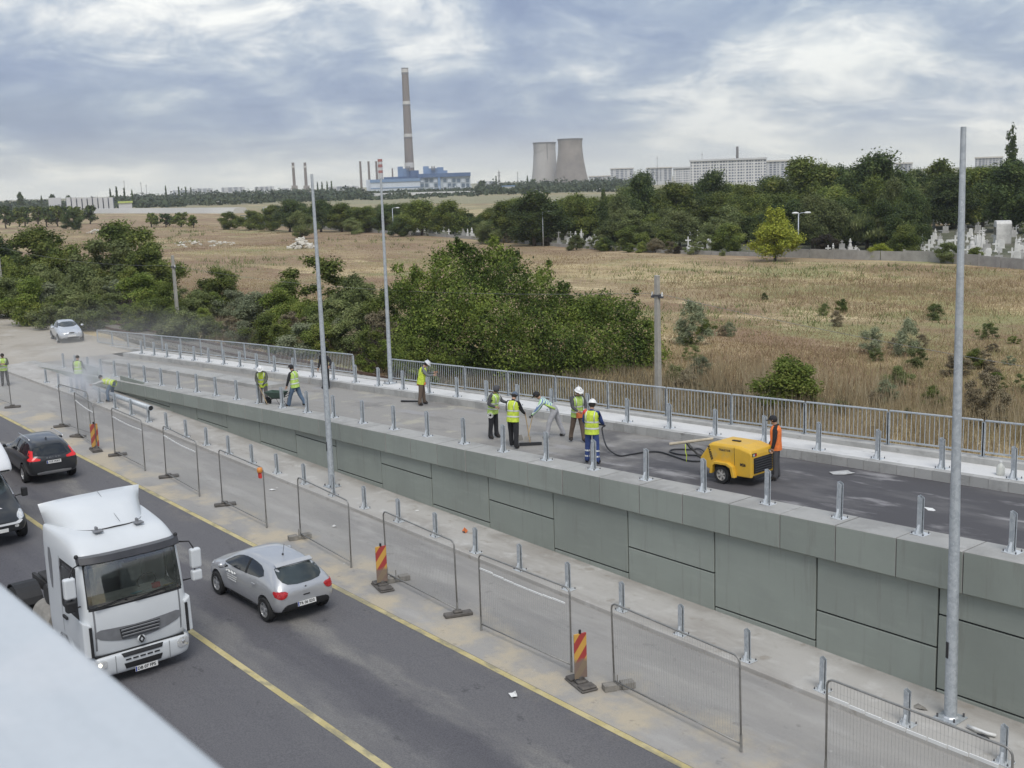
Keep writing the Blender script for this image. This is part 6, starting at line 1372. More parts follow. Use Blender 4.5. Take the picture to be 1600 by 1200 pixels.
proto('smallpop', [(0, 0, .12+.80*i/7, .11*math.sin(PI*(.15+.75*i/7))+.02, .11, .12) for i in range(8)], 420, .05, L_dark, 96, (.1, .02))
def tree(kind, pos, h, w, label, m=None, group='trees behind the field', cat='tree', name='tree', tilt=0.0):
    tm, cache, (blobs, n, size, seed, kw), dm = PROTO[kind]; m = m or dm
    if 'c' not in cache: cache['c'] = leaves_mesh('crown', blobs, n, size, seed, dm, **kw)
    if not tm.materials: tm.materials.append(m_bark)
    t = thing(name, label, cat, pos, rng.uniform(0, 6.28), group); t.scale = (w, w, h); t.rotation_euler.x = tilt
    link('trunk', tm, None, t); cr = link('crown', cache['c'], None, t); cr.material_slots[0].link = 'OBJECT'; cr.material_slots[0].material = m; return t
def az(u, D, z=ZF):
    d = ray(u, 306-.034*u); k = D/math.hypot(d[0], d[1]); return Vector((d[0]*k, d[1]*k, z))
def T(kind, u, vtop, wpx, D, label, m=None, grow=1.42, **kw):
    p = az(u, D); h = (atz(u, vtop, p)-p.z)*1.0; dep = D*abs(CR[:, 2][:2] @ (np.array(p[:2])/D)); w = min(wpx*dep/FPX*grow, 1.5*max(h, .8))
    p.z = zter(p.x, p.y)-.05 if D < 400 else p.z
    return tree(kind, p, h/0.97, w/0.98, label, m, **kw)

# ---- belt of trees behind the cemetery, back row first
BACK = 'trees of the dark belt behind the cemetery'
bl = 'tall dark tree in the back row of the belt behind the cemetery'
for i, (u, v, w, D_, k, m) in enumerate([(1003, 268, 62, 200, 'round0', L_dark), (1052, 280, 78, 190, 'lobed1', L_mid), (1112, 266, 66, 205, 'round1', L_dark), (1160, 286, 66, 200, 'lobed0', L_mid), (1205, 276, 80, 210, 'round2', L_dark), (1262, 242, 124, 190, 'lobed2', L_mid), (1306, 258, 60, 205, 'lobed0', L_dark), (1366, 238, 112, 185, 'round1', L_dark), (1432, 266, 60, 210, 'round0', L_dark),
                                           (1476, 244, 92, 215, 'loose0', L_mid), (1492, 270, 90, 195, 'round2', L_dark), (1538, 256, 90, 200, 'lobed1', L_mid), (1586, 250, 100, 185, 'round0', L_dark), (1640, 252, 110, 180, 'round1', L_dark), (1225, 300, 110, 172, 'round2', L_mid), (1300, 292, 120, 165, 'round0', L_mid), (1545, 300, 120, 225, 'round1', L_dark), (1610, 300, 90, 215, 'lobed0', L_dark), (1500, 310, 70, 225, 'lobed2', L_mid), (1420, 290, 80, 200, 'lobed1', L_olive)]):
    T(k, u, v, w, D_, ORD[i]+' '+bl, m, group=BACK)
T('poplar', 1580, 199, 44, 245, 'slender poplar rising above the belt at the far right', L_dark)
MIDG = 'bushy trees along the cemetery wall'
for (u, v, w, D_, k, m, lb) in [
    (1212, 320, 78, 133, 'spiky', L_yellow, 'bright yellow-green tree beside the double street lamp'), (1357, 330, 84, 150, 'willow', L_olive, 'drooping willow behind the cemetery wall'), (1411, 306, 58, 170, 'round0', L_lime, 'round fresh green tree right of the willow'),
    (1451, 316, 34, 165, 'cypress', L_dark, 'dark conical evergreen left of the gravestones'), (1419, 352, 66, 136, 'round1', L_mid, 'rounded dark green tree in front of the fresh green tree'), (1378, 379, 34, 132, 'shrub0', L_yellow, 'small yellowish shrub over the cemetery wall'), (1484, 378, 54, 126, 'shrub1', L_olive, 'olive shrub at the wall left of the right light pole'), (1530, 386, 36, 124, 'shrub2', L_mid, 'green shrub at the wall right of the right light pole'),
    (1292, 362, 62, 146, 'shrub0', L_purple, 'brownish dark shrub right of the double street lamp'), (1140, 344, 82, 150, 'shrub1', L_mid, 'broad shrub left of the yellow-green tree'), (1100, 360, 60, 152, 'loose1', L_olive, 'loose olive bush near the small group of gravestones'), (1040, 352, 84, 158, 'shrub2', L_mid, 'broad green shrub at the wall right of the concrete pole'), (985, 345, 60, 164, 'shrub0', L_mid, 'green shrub behind the top of the concrete pole'),
    (942, 296, 40, 176, 'cypress', L_dark, 'tall dark upright tree left of the belt'), (972, 300, 56, 182, 'round2', L_olive, 'olive tree beside the tall dark upright tree'), (905, 300, 66, 190, 'lobed0', L_mid, 'loose tree behind the left gravestones'), (945, 366, 40, 162, 'shrub1', L_dark, 'low dark bush below the tall upright tree'), (898, 362, 36, 166, 'shrub2', L_olive, 'low olive bush in front of the left gravestones'),
    (832, 296, 88, 178, 'round1', L_dark, 'big dark round tree with a street lamp in front'), (785, 312, 66, 190, 'lobed1', L_mid, 'green tree left of the big dark round tree'), (760, 345, 50, 186, 'shrub0', L_olive, 'olive shrub under the green tree'), (735, 338, 40, 225, 'lobed2', L_dark, 'small dark tree at the gap in the tree line'), (700, 314, 66, 215, 'round0', L_mid, 'round green tree behind the row of gravestones'), (655, 312, 70, 220, 'round2', L_mid, 'round green tree right of the middle light pole'),
    (622, 338, 48, 218, 'shrub1', L_dark, 'dark bush beside the middle light pole'), (600, 318, 40, 245, 'lobed0', L_dark, 'dark tree behind the middle light pole'), (568, 322, 56, 245, 'lobed1', L_mid, 'green tree left of the middle light pole'), (530, 316, 52, 255, 'round1', L_mid, 'round tree between the two left light poles'), (497, 312, 60, 260, 'round0', L_dark, 'dark tree right of the left light pole'), (545, 338, 40, 238, 'shrub2', L_olive, 'low bush between the two left light poles'),
    (448, 310, 62, 270, 'round2', L_dark, 'dark tree left of the left light pole'), (420, 318, 40, 280, 'lobed2', L_mid, 'tree at the left end of the cemetery trees'), (388, 324, 44, 290, 'shrub0', L_mid, 'bush at the far left end of the cemetery trees'), (352, 328, 38, 300, 'shrub1', L_mid, 'bush standing apart left of the cemetery trees'), (467, 330, 40, 225, 'lobed0', L_olive, 'olive tree behind the pile of white rubble'),
    (278, 330, 26, 330, 'small', L_mid, 'right one of the small bushes beyond the left scrub'), (255, 332, 22, 335, 'small', L_dark, 'middle one of the small bushes beyond the left scrub'), (232, 331, 24, 340, 'small', L_mid, 'left one of the small bushes beyond the left scrub'), (110, 326, 36, 350, 'shrub1', L_dark, 'dark bush alone on the pale field at left'), (298, 334, 20, 320, 'small', L_mid, 'small bush at the edge of the rubble field')]:
    T(k, u, v, w, D_, lb, m, group=MIDG)
hedge = 'low bush of the far hedge at the left edge of the field'
for i in range(9): T('small', 6+i*16+rng.uniform(-4, 4), 319+rng.uniform(-2, 3), 24, 420+rng.uniform(-20, 20), ORD[i]+' '+hedge, L_mid if i % 2 else L_dark, group='far hedge bushes', name='hedge_bush', cat='bush')
# ---- scrub along the track
SCR = 'scrub along the old track'
for (u, v, w, D_, k, m, lb) in [
    (40, 352, 110, 128, 'lobed0', L_mid, 'dark leafy tree at the far left above the dirt track'), (-20, 360, 100, 120, 'lobed1', L_dark, 'tree cut off by the left edge of the picture'), (95, 372, 84, 118, 'shrub0', L_mid, 'bushy tree left of the tall scrub tree'), (185, 342, 130, 125, 'lobed2', L_mid, 'tall bushy tree in the middle of the left scrub'), (150, 366, 110, 112, 'loose0', L_olive, 'loose olive bush in front of the tall scrub tree'), (225, 372, 90, 116, 'shrub1', L_mid, 'green bush left of the concrete utility pole'),
    (60, 420, 66, 106, 'shrub2', L_olive, 'olive bush beside the dirt track'), (20, 410, 70, 112, 'shrub1', L_mid, 'green bush at the left edge beside the track'), (160, 438, 84, 100, 'loose1', L_grey, 'pale dry brush behind the parked saloon'), (188, 462, 76, 95, 'loose0', L_purple, 'dark tangled brush right of the parked saloon'), (240, 452, 70, 97, 'shrub2', L_lime, 'yellowish green bush left of the utility pole foot'), (328, 412, 92, 104, 'shrub0', L_mid, 'green bush right of the utility pole'), (300, 478, 60, 88, 'loose1', L_lime, 'low yellowish bush behind the left railing'), (262, 476, 50, 90, 'loose0', L_olive, 'low olive bush behind the left railing'),
    (380, 470, 90, 84, 'loose0', L_olive, 'wide low brush behind the left railing run'), (345, 492, 70, 82, 'loose1', L_dry, 'low dry brush behind the left railing run'), (440, 484, 90, 78, 'loose1', L_dry, 'brownish brush left of the left light pole'), (482, 392, 150, 88, 'loose0', L_mid, 'wide loose bush behind the left light pole'), (432, 430, 80, 86, 'shrub1', L_mid, 'green bush left of the wide loose bush'), (550, 440, 90, 74, 'loose1', L_olive, 'loose olive bush between the two left poles'), (520, 500, 80, 72, 'loose0', L_dry, 'dry brownish brush below the loose bushes'), (585, 478, 80, 68, 'loose1', L_dry, 'dry brush at the foot of the middle light pole'), (610, 430, 84, 72, 'shrub0', L_mid, 'tall green bush behind the middle light pole'), (545, 420, 80, 82, 'shrub2', L_olive, 'tall olive bush between the left and middle light poles'), (570, 520, 60, 66, 'shrub2', L_purple, 'dark scrub beside the middle light pole')]:
    T(k, u, v, w, D_, lb, m, group=SCR, name='bush' if D_ < 110 else 'tree', cat='bush' if D_ < 110 else 'tree')
# filling scrub between them
k_ = 0
for row, (dv, Da, Db) in enumerate([(0, 104, 86), (34, 92, 74)]):
    u = -40+row*14
    while u < 640:
        vt = float(np.interp(u, [-40, 60, 130, 220, 300, 360, 440, 520, 640], [392, 412, 418, 425, 452, 455, 455, 470, 492]))+dv+rng.uniform(-14, 14); D_ = float(np.interp(u, [-40, 640], [Da+12, Db-16]))+rng.uniform(-4, 4)
        T(rng.choice(['loose0', 'loose1', 'shrub0', 'shrub1', 'shrub2']), u, vt, rng.uniform(52, 86), D_, ORD[k_]+' bush of the '+('rear' if row == 0 else 'front')+' filling scrub row behind the left railing', rng.choice([L_olive, L_olive, L_mid, L_mid, L_lime, L_grey]), group='filling scrub behind the left railing', name='bush', cat='bush'); k_ += 1; u += rng.uniform(20, 34)
    k_ = 0
# ---- shrubs in the dry field
for (u, v, w, ub, vb, k, m, lb) in [(1080, 456, 62, 1080, 535, 'wisp0', L_grey, 'pale grey-green shrub in the field right of the concrete pole'), (1423, 486, 50, 1423, 552, 'wisp1', L_grey, 'grey-green shrub in the dry field left of the right light pole'), (1368, 502, 46, 1368, 548, 'wisp0', L_grey, 'thin pale shrub beside the grey-green shrub'), (1236, 538, 118, 1236, 640, 'shrub2', L_lime, 'fresh green bush right behind the railing'), (1140, 496, 20, 1140, 522, 'wisp1', L_grey, 'tiny pale shrub in the field'), (1555, 560, 70, 1560, 660, 'loose1', L_dry, 'dry brush behind the railing at the far right')]:
    p = fld(ub, vb); D_ = math.hypot(p.x, p.y); T(k, u, v, w, D_, lb, m, group='shrubs in the dry field', name='shrub', cat='shrub')
WG = 'weedy shrubs scattered over the dry field'
k_ = 0
for i in range(46):
    u = rng.uniform(1045, 1640); v = 440+rng.random()**.6*205; p = fld(u, v); D_ = math.hypot(p.x, p.y)
    if p.y < 33 or p.y > 96: continue
    hp = rng.uniform(14, 34)*(60/D_)**.6*(1.25 if v > 560 else 1); vb = proj((p.x, p.y, ZF))[1]
    T(rng.choice(['wisp0', 'wisp1', 'loose0', 'loose1', 'shrub1']), u, vb-hp, hp*rng.uniform(.8, 1.5), D_, ORD[k_]+' small weedy shrub scattered in the right half of the dry field', rng.choice([L_olive, L_grey, L_dry, L_dry, L_mid]), group=WG, name='weed_shrub', cat='shrub'); k_ += 1
# ---- the big leafy bush behind the ramp
wp = fld(800, 592, ZF); D0 = math.hypot(wp.x, wp.y)
def wpt_(u, v, D_): return atdist(u, v, D_)
wb_ = []
for (u, v, r_, dd) in [(760, 425, 46, 1), (700, 430, 44, 0), (800, 440, 46, -1), (660, 455, 42, 1), (735, 465, 52, -2), (840, 465, 46, 1), (690, 500, 56, -1), (770, 500, 56, -3), (830, 510, 52, -2), (880, 485, 40, 2), (650, 520, 46, 0), (720, 545, 54, -2), (800, 555, 56, -3), (870, 545, 54, -2), (905, 500, 34, 1), (930, 490, 36, 2), (960, 515, 40, 1), (920, 545, 50, -1), (985, 545, 42, 0), (1005, 580, 34, 0), (950, 585, 44, -1), (880, 592, 46, -2), (740, 590, 46, -1), (670, 575, 40, 0), (640, 560, 30, 1), (775, 398, 24, 1), (735, 402, 26, 1), (690, 405, 22, 1), (712, 392, 16, 1), (1020, 610, 26, -1), (630, 450, 22, 1), (622, 420, 12, 2), (850, 430, 20, 2), (800, 408, 16, 2), (915, 478, 30, 2), (945, 474, 26, 2), (980, 486, 30, 1), (1008, 515, 28, 0), (1028, 552, 24, 0), (1000, 540, 18, 0), (880, 455, 14, 2), (720, 384, 10, 1), (770, 380, 10, 1), (650, 430, 16, 1)]:
    c = wpt_(u, v, 62+dd*1.0); rr = r_*62/FPX; wb_.append((c.x, c.y, c.z, rr*1.05, rr*1.05, rr*.95))
wt = thing('walnut_tree', 'big leafy green bush of several stems behind the railing', 'tree', (wp.x*62/D0, wp.y*62/D0, ZF))
O = Vector(wt.location); wb2 = [(b[0]-O.x, b[1]-O.y, b[2]-O.z, b[3], b[4], b[5]) for b in wb_]
link('crown', leaves_mesh('crown', wb2, 88000, .060, 5, L_walnut, shell=.5, elong=1.25), None, wt)
for k in range(5):
    mb = MB(); s0 = Vector((-4+2.2*k, -2+1.2*k, -.2)); b = wb2[(k*5) % len(wb2)]; mb.tube([s0, s0.lerp(Vector(b[:3]), .5)+Vector((.2, 0, .3)), b[:3]], [.16, .11, .04], 6); mb.build('stem', m_bark, wt, smooth=True)
# sprigs that break the outline of the big bush
sp_b = []
for k in range(36):
    b = wb2[rng.randrange(len(wb2))]; a = rng.uniform(0, 6.28); e = rng.uniform(.2, 1.3); sp_b.append((b[0]+b[3]*1.1*math.cos(a)*math.cos(e), b[1]+b[4]*1.1*math.sin(a)*math.cos(e), b[2]+b[5]*1.15*math.sin(e), .26, .26, .32))
link('sprigs', leaves_mesh('sprigs', sp_b, 5200, .06, 6, L_walnut, shell=.8, elong=1.3), None, wt)

# ------------------------------------------------------------------ dry grass and reeds
L_straw = leaf_mat('dry_grass_blades', [(0.26, 0.18, 0.105), (0.34, 0.25, 0.145), (0.42, 0.33, 0.185), (0.51, 0.42, 0.24), (0.58, 0.49, 0.29), (0.38, 0.37, 0.17)], 0.2, 0.05, 2.3, 0.5)
L_reed = leaf_mat('pale_reeds', [(0.28, 0.21, 0.12), (0.40, 0.32, 0.19), (0.52, 0.43, 0.28), (0.60, 0.52, 0.36)], 0.2, 0.3)
def blades(name, P, H, W, seed, m, per=5, spread=.35, lean=.35):
    g = np.random.default_rng(seed); n = len(P); N_ = n*per; base = np.repeat(P, per, axis=0)+np.c_[g.normal(0, spread, (N_, 2)), np.zeros(N_)]
    h = np.repeat(H, per)*(0.55+.6*g.random(N_)); a = g.uniform(0, 2*PI, N_); dx_ = np.c_[np.cos(a), np.sin(a), np.zeros(N_)]; ln = g.normal(0, lean, (N_, 2))*h[:, None]; w = np.repeat(W, per)*(.6+.8*g.random(N_))
    V = np.empty((N_, 3, 3)); V[:, 0] = base-dx_*w[:, None]; V[:, 1] = base+dx_*w[:, None]; V[:, 2] = base+np.c_[ln, h]
    me = bpy.data.meshes.new(name); me.vertices.add(N_*3); me.vertices.foreach_set('co', V.reshape(-1)); me.loops.add(N_*3); me.loops.foreach_set('vertex_index', np.arange(N_*3, dtype=np.int32)); me.polygons.add(N_); me.polygons.foreach_set('loop_start', np.arange(0, N_*3, 3, dtype=np.int32)); me.polygons.foreach_set('loop_total', np.full(N_, 3, dtype=np.int32)); me.update(calc_edges=True); me.materials.append(m)
    return link(name, me)
def field_points(n, y0, y1, seed, x0=-330, x1=40):
    g = np.random.default_rng(seed); out = []
    while len(out) < n:
        u = g.uniform(-80, 1680); v = g.uniform(330, 700); d = ray(u, v); k = (ZF-CAM_H)/d[2]; x, y = d[0]*k, d[1]*k
        if y0 < y < y1+max(0, (-90-x)*.16) and x0 < x < x1: out.append((x, y, zter(x, y)-.03))
    return np.array(out)
P = field_points(60000, 36, 106, 3); dist = np.hypot(P[:, 0], P[:, 1])
o = blades('dry_grass', P, (.12+.0006*dist)*(.55+.75*np.abs(np.sin(P[:, 0]*.05+1)*np.cos(P[:, 1]*.07))), (.010+.00017*dist), 4, L_straw, 6, .6); tag(o, 'dry brown grass standing across the whole field', 'grass', kind='stuff')
L_weed = leaf_mat('field_weeds', [(0.22, 0.15, 0.10), (0.28, 0.20, 0.125), (0.32, 0.26, 0.145), (0.26, 0.26, 0.12)], 0.2, 0.06, 1.6, 0.6)
P = field_points(11000, 34, 106, 15); nz_ = np.sin(P[:, 0]*.11+2*np.sin(P[:, 1]*.09))+np.sin(P[:, 1]*.17+1.3*np.sin(P[:, 0]*.07)); P = P[(nz_+np.random.default_rng(2).normal(0, .5, len(P)) > .35) & (np.hypot(P[:, 0], P[:, 1]) < 120)]; dist = np.hypot(P[:, 0], P[:, 1])
o = blades('field_weeds', P, (.3+.0022*dist), .010+.00015*dist, 16, L_weed, 9, .5, .5); tag(o, 'patches of brown dead weeds in the field', 'weeds', kind='stuff')
P = field_points(7000, 34, 104, 25); nz_ = np.sin(P[:, 0]*.08+1.7*np.sin(P[:, 1]*.06)+2)+np.sin(P[:, 1]*.13+1.9*np.sin(P[:, 0]*.05)+1); P = P[nz_+np.random.default_rng(5).normal(0, .35, len(P)) > .75]; dist = np.hypot(P[:, 0], P[:, 1])
o = blades('green_weeds', P, .22+.0022*dist, .012+.00022*dist, 26, L_olive, 8, .45, .55); tag(o, 'olive green weeds in patches of the dry field', 'weeds', kind='stuff')
P = field_points(1000, 33.5, 47, 8, -46, 30); P = P[P[:, 0] > -40]
o = blades('reeds', P, np.full(len(P), 1.5), np.full(len(P), .016), 9, L_reed, 9, .32, .2); tag(o, 'tall pale reeds behind the railing at right', 'reeds', kind='stuff')
g = np.random.default_rng(12); P = np.c_[g.uniform(-95, -28, 2600), 33.5+g.random(2600)**1.5*9, np.full(2600, 1.0)]
o = blades('verge_weeds', P, np.full(2600, .55), np.full(2600, .03), 13, L_dry, 6, .35, .35); tag(o, 'low dry weeds along the old track', 'weeds', kind='stuff')
# ------------------------------------------------------------------ fill of the tree belt
PROF = [(370, 334), (420, 320), (450, 313), (500, 316), (560, 321), (600, 316), (650, 313), (700, 316), (740, 336), (780, 313), (830, 298), (870, 306), (910, 301), (960, 301), (1000, 272), (1050, 282), (1110, 270), (1160, 287), (1200, 277), (1260, 247), (1320, 257), (1370, 243), (1430, 264), (1480, 250), (1540, 258), (1600, 250), (1680, 250)]
def wallD(u): return math.hypot(*fld(u, float(np.interp(u, [380, 500, 700, 940, 1230, 1450, 1600], [350, 358, 372, 388, 403, 412, 425])))[:2])
BLKS = ['lobed0', 'lobed1', 'lobed2', 'round0', 'round1', 'round2', 'shrub0', 'shrub1', 'shrub2']
def place_word(u):
    for lim, w in ((520, 'near the left pole'), (640, 'around the middle light pole'), (800, 'right of the middle light pole'), (960, 'below the cooling towers'), (1080, 'left of the long apartment block'), (1200, 'below the long apartment block'), (1340, 'above the yellow-green tree'), (1480, 'above the willow'), (1800, 'behind the crowded gravestones')):
        if u < lim: return w
for row, (dv, dD, stp, wd) in enumerate([(6, 75, 34, 62), (26, 45, 30, 58), (48, 22, 27, 52)]):
    u = 376+row*11; k_ = 0
    while u < 1670:
        vt = float(np.interp(u, [p[0] for p in PROF], [p[1] for p in PROF])); base = wallD(u); D_ = base+dD*(1.0 if u > 990 else .55)+rng.uniform(-8, 8)
        vb = proj((*az(u, D_)[:2], ZF))[1]
        span = vb-vt; vtt = vt+dv*span/110*rng.uniform(.8, 1.3)
        ok = True
        if row == 2 and (868 < u < 930 or 1075 < u < 1112 or 640 < u < 738 or 488 < u < 530 or 1428 < u < 1680): ok = False
        if row == 1 and 1440 < u < 1640: D_ += 55
        if row == 0 and 1440 < u < 1640: D_ += 40
        if ok and vb-vtt > 12:
            mm = rng.choice([L_dark, L_mid, L_mid, L_olive] if row < 2 else [L_mid, L_olive, L_olive, L_dark])
            T(BLKS[k_ % 9], u, vtt, wd*(200/D_)**.5*rng.uniform(.85, 1.3), D_, ORD[k_]+' '+('tree of the rear', 'tree of the middle', 'bush of the front')[row]+' filling row, '+place_word(u), mm, group='filling trees of the green belt')
        k_ += 1; u += stp*rng.uniform(.75, 1.25)*(200/D_)**.3*(.62 if u < 980 else 1)

# ------------------------------------------------------------------ cemetery: wall, gravestones, lamps
m_cwall = mat('cemetery_wall_concrete', (0.34, 0.33, 0.31), 0.9, 0, 0.2, 1.2, bump=0.3, bscale=8)
m_stone = mat('white_marble', (0.68, 0.67, 0.64), 0.6, 0, 0.22, 1.2); m_stone2 = mat('grey_marble', (0.42, 0.41, 0.39), 0.6, 0, 0.3, 1.2)
cw = thing('cemetery_wall', 'low grey concrete wall between the dry field and the cemetery', 'wall', (0, 0, 0)); cw['kind'] = 'thing'
wl_ = [fld(u, v) for u, v in ((372, 349), (440, 353), (500, 358), (600, 365), (700, 372), (820, 380), (940, 388), (1085, 396), (1230, 403), (1340, 408), (1450, 412), (1530, 419), (1600, 425), (1680, 433))]
for a, b in zip(wl_[:-1], wl_[1:]):
    n = max(1, int((b-a).length/2.6))
    for i in range(n):
        p, q = a.lerp(b, i/n), a.lerp(b, (i+1)/n); d = (q-p).normalized(); nrm = Vector((-d.y, d.x, 0))*.06; h = (1.05 if p.x > -88 else .5)+rng.uniform(-.06, .06); dz = zter(p.x, p.y)
        p0, q0 = p+d*.07, q-d*.07
        MB().hexa([(p0-nrm).to_tuple()[:2]+(dz-.2,), (q0-nrm).to_tuple()[:2]+(dz-.2,), (q0+nrm).to_tuple()[:2]+(dz-.2,), (p0+nrm).to_tuple()[:2]+(dz-.2,), (p0-nrm).to_tuple()[:2]+(dz+h,), (q0-nrm).to_tuple()[:2]+(dz+h,), (q0+nrm).to_tuple()[:2]+(dz+h,), (p0+nrm).to_tuple()[:2]+(dz+h,)]).build('wall_panel', m_cwall, cw)
        if i % 2 == 0 and p.x > -88: MB().box(-.09, .09, -.09, .09, -.2, 1.22).build('wall_post', m_cwall, cw, loc=(p.x, p.y, dz))
m_cground = surf_mat('cemetery_ground_green', (0.10, 0.105, 0.06), [dict(c=(0.17, 0.16, 0.12), s=0.4, lo=0.45, hi=0.6), dict(c=(0.05, 0.06, 0.03), s=0.8, lo=0.52, hi=0.66), dict(c=(0.34, 0.33, 0.31), s=0.9, lo=0.6, hi=0.68)], bump=0.6, bscale=4, grain=0.2, gscale=8)
us_ = frange(372, 1700, 40); gv = []
for u in us_:
    wd0 = wallD(min(u, 1600)) if u <= 1600 else wallD(1600)*(1-.02*(u-1600)/100)
    for q in (0.6, 25, 60, 110): p = az(u, wd0+q); gv.append((p.x, p.y, zter(p.x, p.y)+.06))
me = bpy.data.meshes.new('cemetery_ground'); me.from_pydata(gv, [], [(i*4+j, (i+1)*4+j, (i+1)*4+j+1, i*4+j+1) for i in range(len(us_)-1) for j in range(3)]); o = link('cemetery_ground', me, m_cground); tag(o, 'dark weedy ground of the cemetery under the trees', 'ground', kind='structure')
def g_cross():
    m = MB().box(-.28, .28, -.28, .28, 0, .5); m.box(-.09, .09, -.09, .09, .5, 1.9); m.box(-.42, .42, -.08, .08, 1.30, 1.48); return m
def g_slab():
    m = MB().box(-.45, .45, -.15, .15, 0, .25); m.prism([(-.38, .25), (.38, .25), (.38, 1.05), (.22, 1.28), (-.22, 1.28), (-.38, 1.05)], -.09, .09); m.box(-.45, .45, -1.6, -.15, 0, .35); return m
def g_obelisk():
    m = MB().box(-.3, .3, -.3, .3, 0, .6); m.hexa([(-.2, -.2, .6), (.2, -.2, .6), (.2, .2, .6), (-.2, .2, .6), (-.11, -.11, 2.2), (.11, -.11, 2.2), (.11, .11, 2.2), (-.11, .11, 2.2)]); m.box(-.05, .05, -.05, .05, 2.2, 2.5); return m
def g_statue():
    m = MB().box(-.35, .35, -.35, .35, 0, .9); m.lathe([(.24, .9), (.28, 1.1), (.17, 1.5), (.25, 1.75), (.10, 1.95), (.14, 2.1), (.05, 2.24)], 8); return m
def g_low():
    m = MB().box(-.5, .5, -1.0, 1.0, 0, .45); m.box(-.4, .4, .8, .95, .45, 1.15); m.box(-.06, .06, .82, .92, 1.15, 1.6); m.box(-.2, .2, .82, .92, 1.35, 1.45); return m
GR = []
for fn, nm, lb, mm in [(g_cross, 'gravestone', 'white marble cross in the crowded cemetery', m_stone), (g_slab, 'gravestone', 'white headstone with a sloped top in the crowded cemetery', m_stone), (g_obelisk, 'gravestone', 'slender white obelisk in the crowded cemetery', m_stone), (g_statue, 'gravestone', 'white grave statue in the crowded cemetery', m_stone), (g_low, 'gravestone', 'low grey grave with a small cross in the crowded cemetery', m_stone2), (g_cross, 'gravestone', 'grey stone cross in the crowded cemetery', m_stone2)]:
    me = fn().mesh('gravestone'); me.materials.append(mm); GR.append((me, lb))
areas = [(1432, 1680, 338, 413, 160), (868, 935, 360, 388, 48), (1072, 1115, 372, 396, 18), (640, 742, 359, 371, 46), (488, 532, 351, 357, 20), (1285, 1345, 392, 405, 8), (400, 440, 343, 350, 6)]
for (u0, u1, v0, v1, n) in areas:
    for i in range(n):
        u = rng.uniform(u0, u1); v = v0+(v1-v0)*rng.random(); sh = float(np.interp(u, [1430, 1680], [0, 14])) if u > 1430 else 0; p = fld(u, min(v, v1)-0+(sh if v > 400 else 0)*0)
        wd_ = wallD(min(u, 1600)); D_ = math.hypot(p.x, p.y)
        if D_ < wd_+2.5: p = p*((wd_+rng.uniform(2.5, 9))/D_)
        me, lb = GR[rng.choice([0, 0, 0, 1, 1, 1, 2, 3, 3, 4, 4, 5])]; o = link('gravestone', me, None, None, (p.x, p.y, ZF-.05), (0, 0, R_(-140)+rng.uniform(-.25, .25))); s = rng.uniform(.62, 1.05)*(.85 if u < 1400 else 1); o.scale = (s, s, s*rng.uniform(.85, 1.2)); tag(o, lb, 'gravestone', 'gravestones of the cemetery')
p = az(1571, 158); ms = thing('mausoleum', 'white mausoleum with rounded roof among the gravestones', 'mausoleum', (p.x, p.y, ZF), R_(-52))
mb = MB(); mb.prism([(-1.0, 0), (1.0, 0), (1.0, 2.6), (.7, 2.95), (-.7, 2.95), (-1.0, 2.6)], -.9, .9); mb.build('body', m_stone, ms, bevel=0.05)
for x in (-.45, .45): MB().box(x-.28, x+.28, .895, .93, 1.2, 2.2).build('window', m_glass, ms); MB().box(x-.28, x+.28, -.93, -.895, 1.2, 2.2).build('window', m_glass, ms)
m_lampw = mat('lamp_head_white', (0.75, 0.76, 0.76), 0.4, 0, 0.05, 5)
def street_lamp(u, vb, vt, label, arms=1, D_=None):
    p = fld(u, vb) if D_ is None else az(u, D_); h = atz(u, vt, p)-ZF; t = thing('street_lamp', label, 'street lamp', (p.x, p.y, ZF), R_(51), 'street lamps by the cemetery')
    MB().cyl((0, 0, -.1), (0, 0, h), .09, .06, n=8).build('pole', m_galv, t, smooth=True)
    for s in ((1,) if arms == 1 else (1, -.35)):
        MB().tube([(0, 0, h-.15), (.25*s, 0, h), (.7*s, 0, h+.03)], .04, 6).build('arm', m_galv, t, smooth=True)
        MB().sphere((1.05*s, 0, h+.02), .42, 10, 6, (1, .42, .30)).build('lamp_head', m_lampw, t, smooth=True)
street_lamp(1247, 402, 333, 'double street lamp beside the yellow-green tree', 2)
street_lamp(849, 384, 331, 'street lamp in front of the big dark round tree')
street_lamp(615, 366, 325, 'street lamp right of the middle light pole')
street_lamp(413, 351, 324, 'street lamp at the left end of the cemetery trees')
street_lamp(504, 358, 322, 'street lamp right of the left light pole')
street_lamp(868, 340, 314, 'distant street lamp above the left gravestones', 2, 240)
street_lamp(1176, 340, 308, 'distant street lamp peeking out of the belt', 2, 215)
street_lamp(995, 340, 325, 'distant street lamp left of the tall belt trees', 1, 230)

u = 384.0; k_ = 0
while u < 1222:
    if not (868 < u < 925 or 1085 < u < 1108 or 655 < u < 735 or 492 < u < 528 or u > 1150) or rng.random() < .08:
        D_ = wallD(u)-rng.uniform(.5, 3); vb = proj((*az(u, D_)[:2], ZF))[1]
        T(rng.choice(['shrub0', 'shrub1', 'shrub2', 'loose0', 'loose1']), u, vb-rng.uniform(8, 26)*(165/D_), rng.uniform(24, 50)*(165/D_), D_, ORD[k_]+' low bush in front of the cemetery, counted from the left', rng.choice([L_mid, L_olive, L_olive, L_dry, L_purple]), group='low bushes in front of the cemetery', name='bush', cat='bush'); k_ += 1
    u += rng.uniform(12, 24)

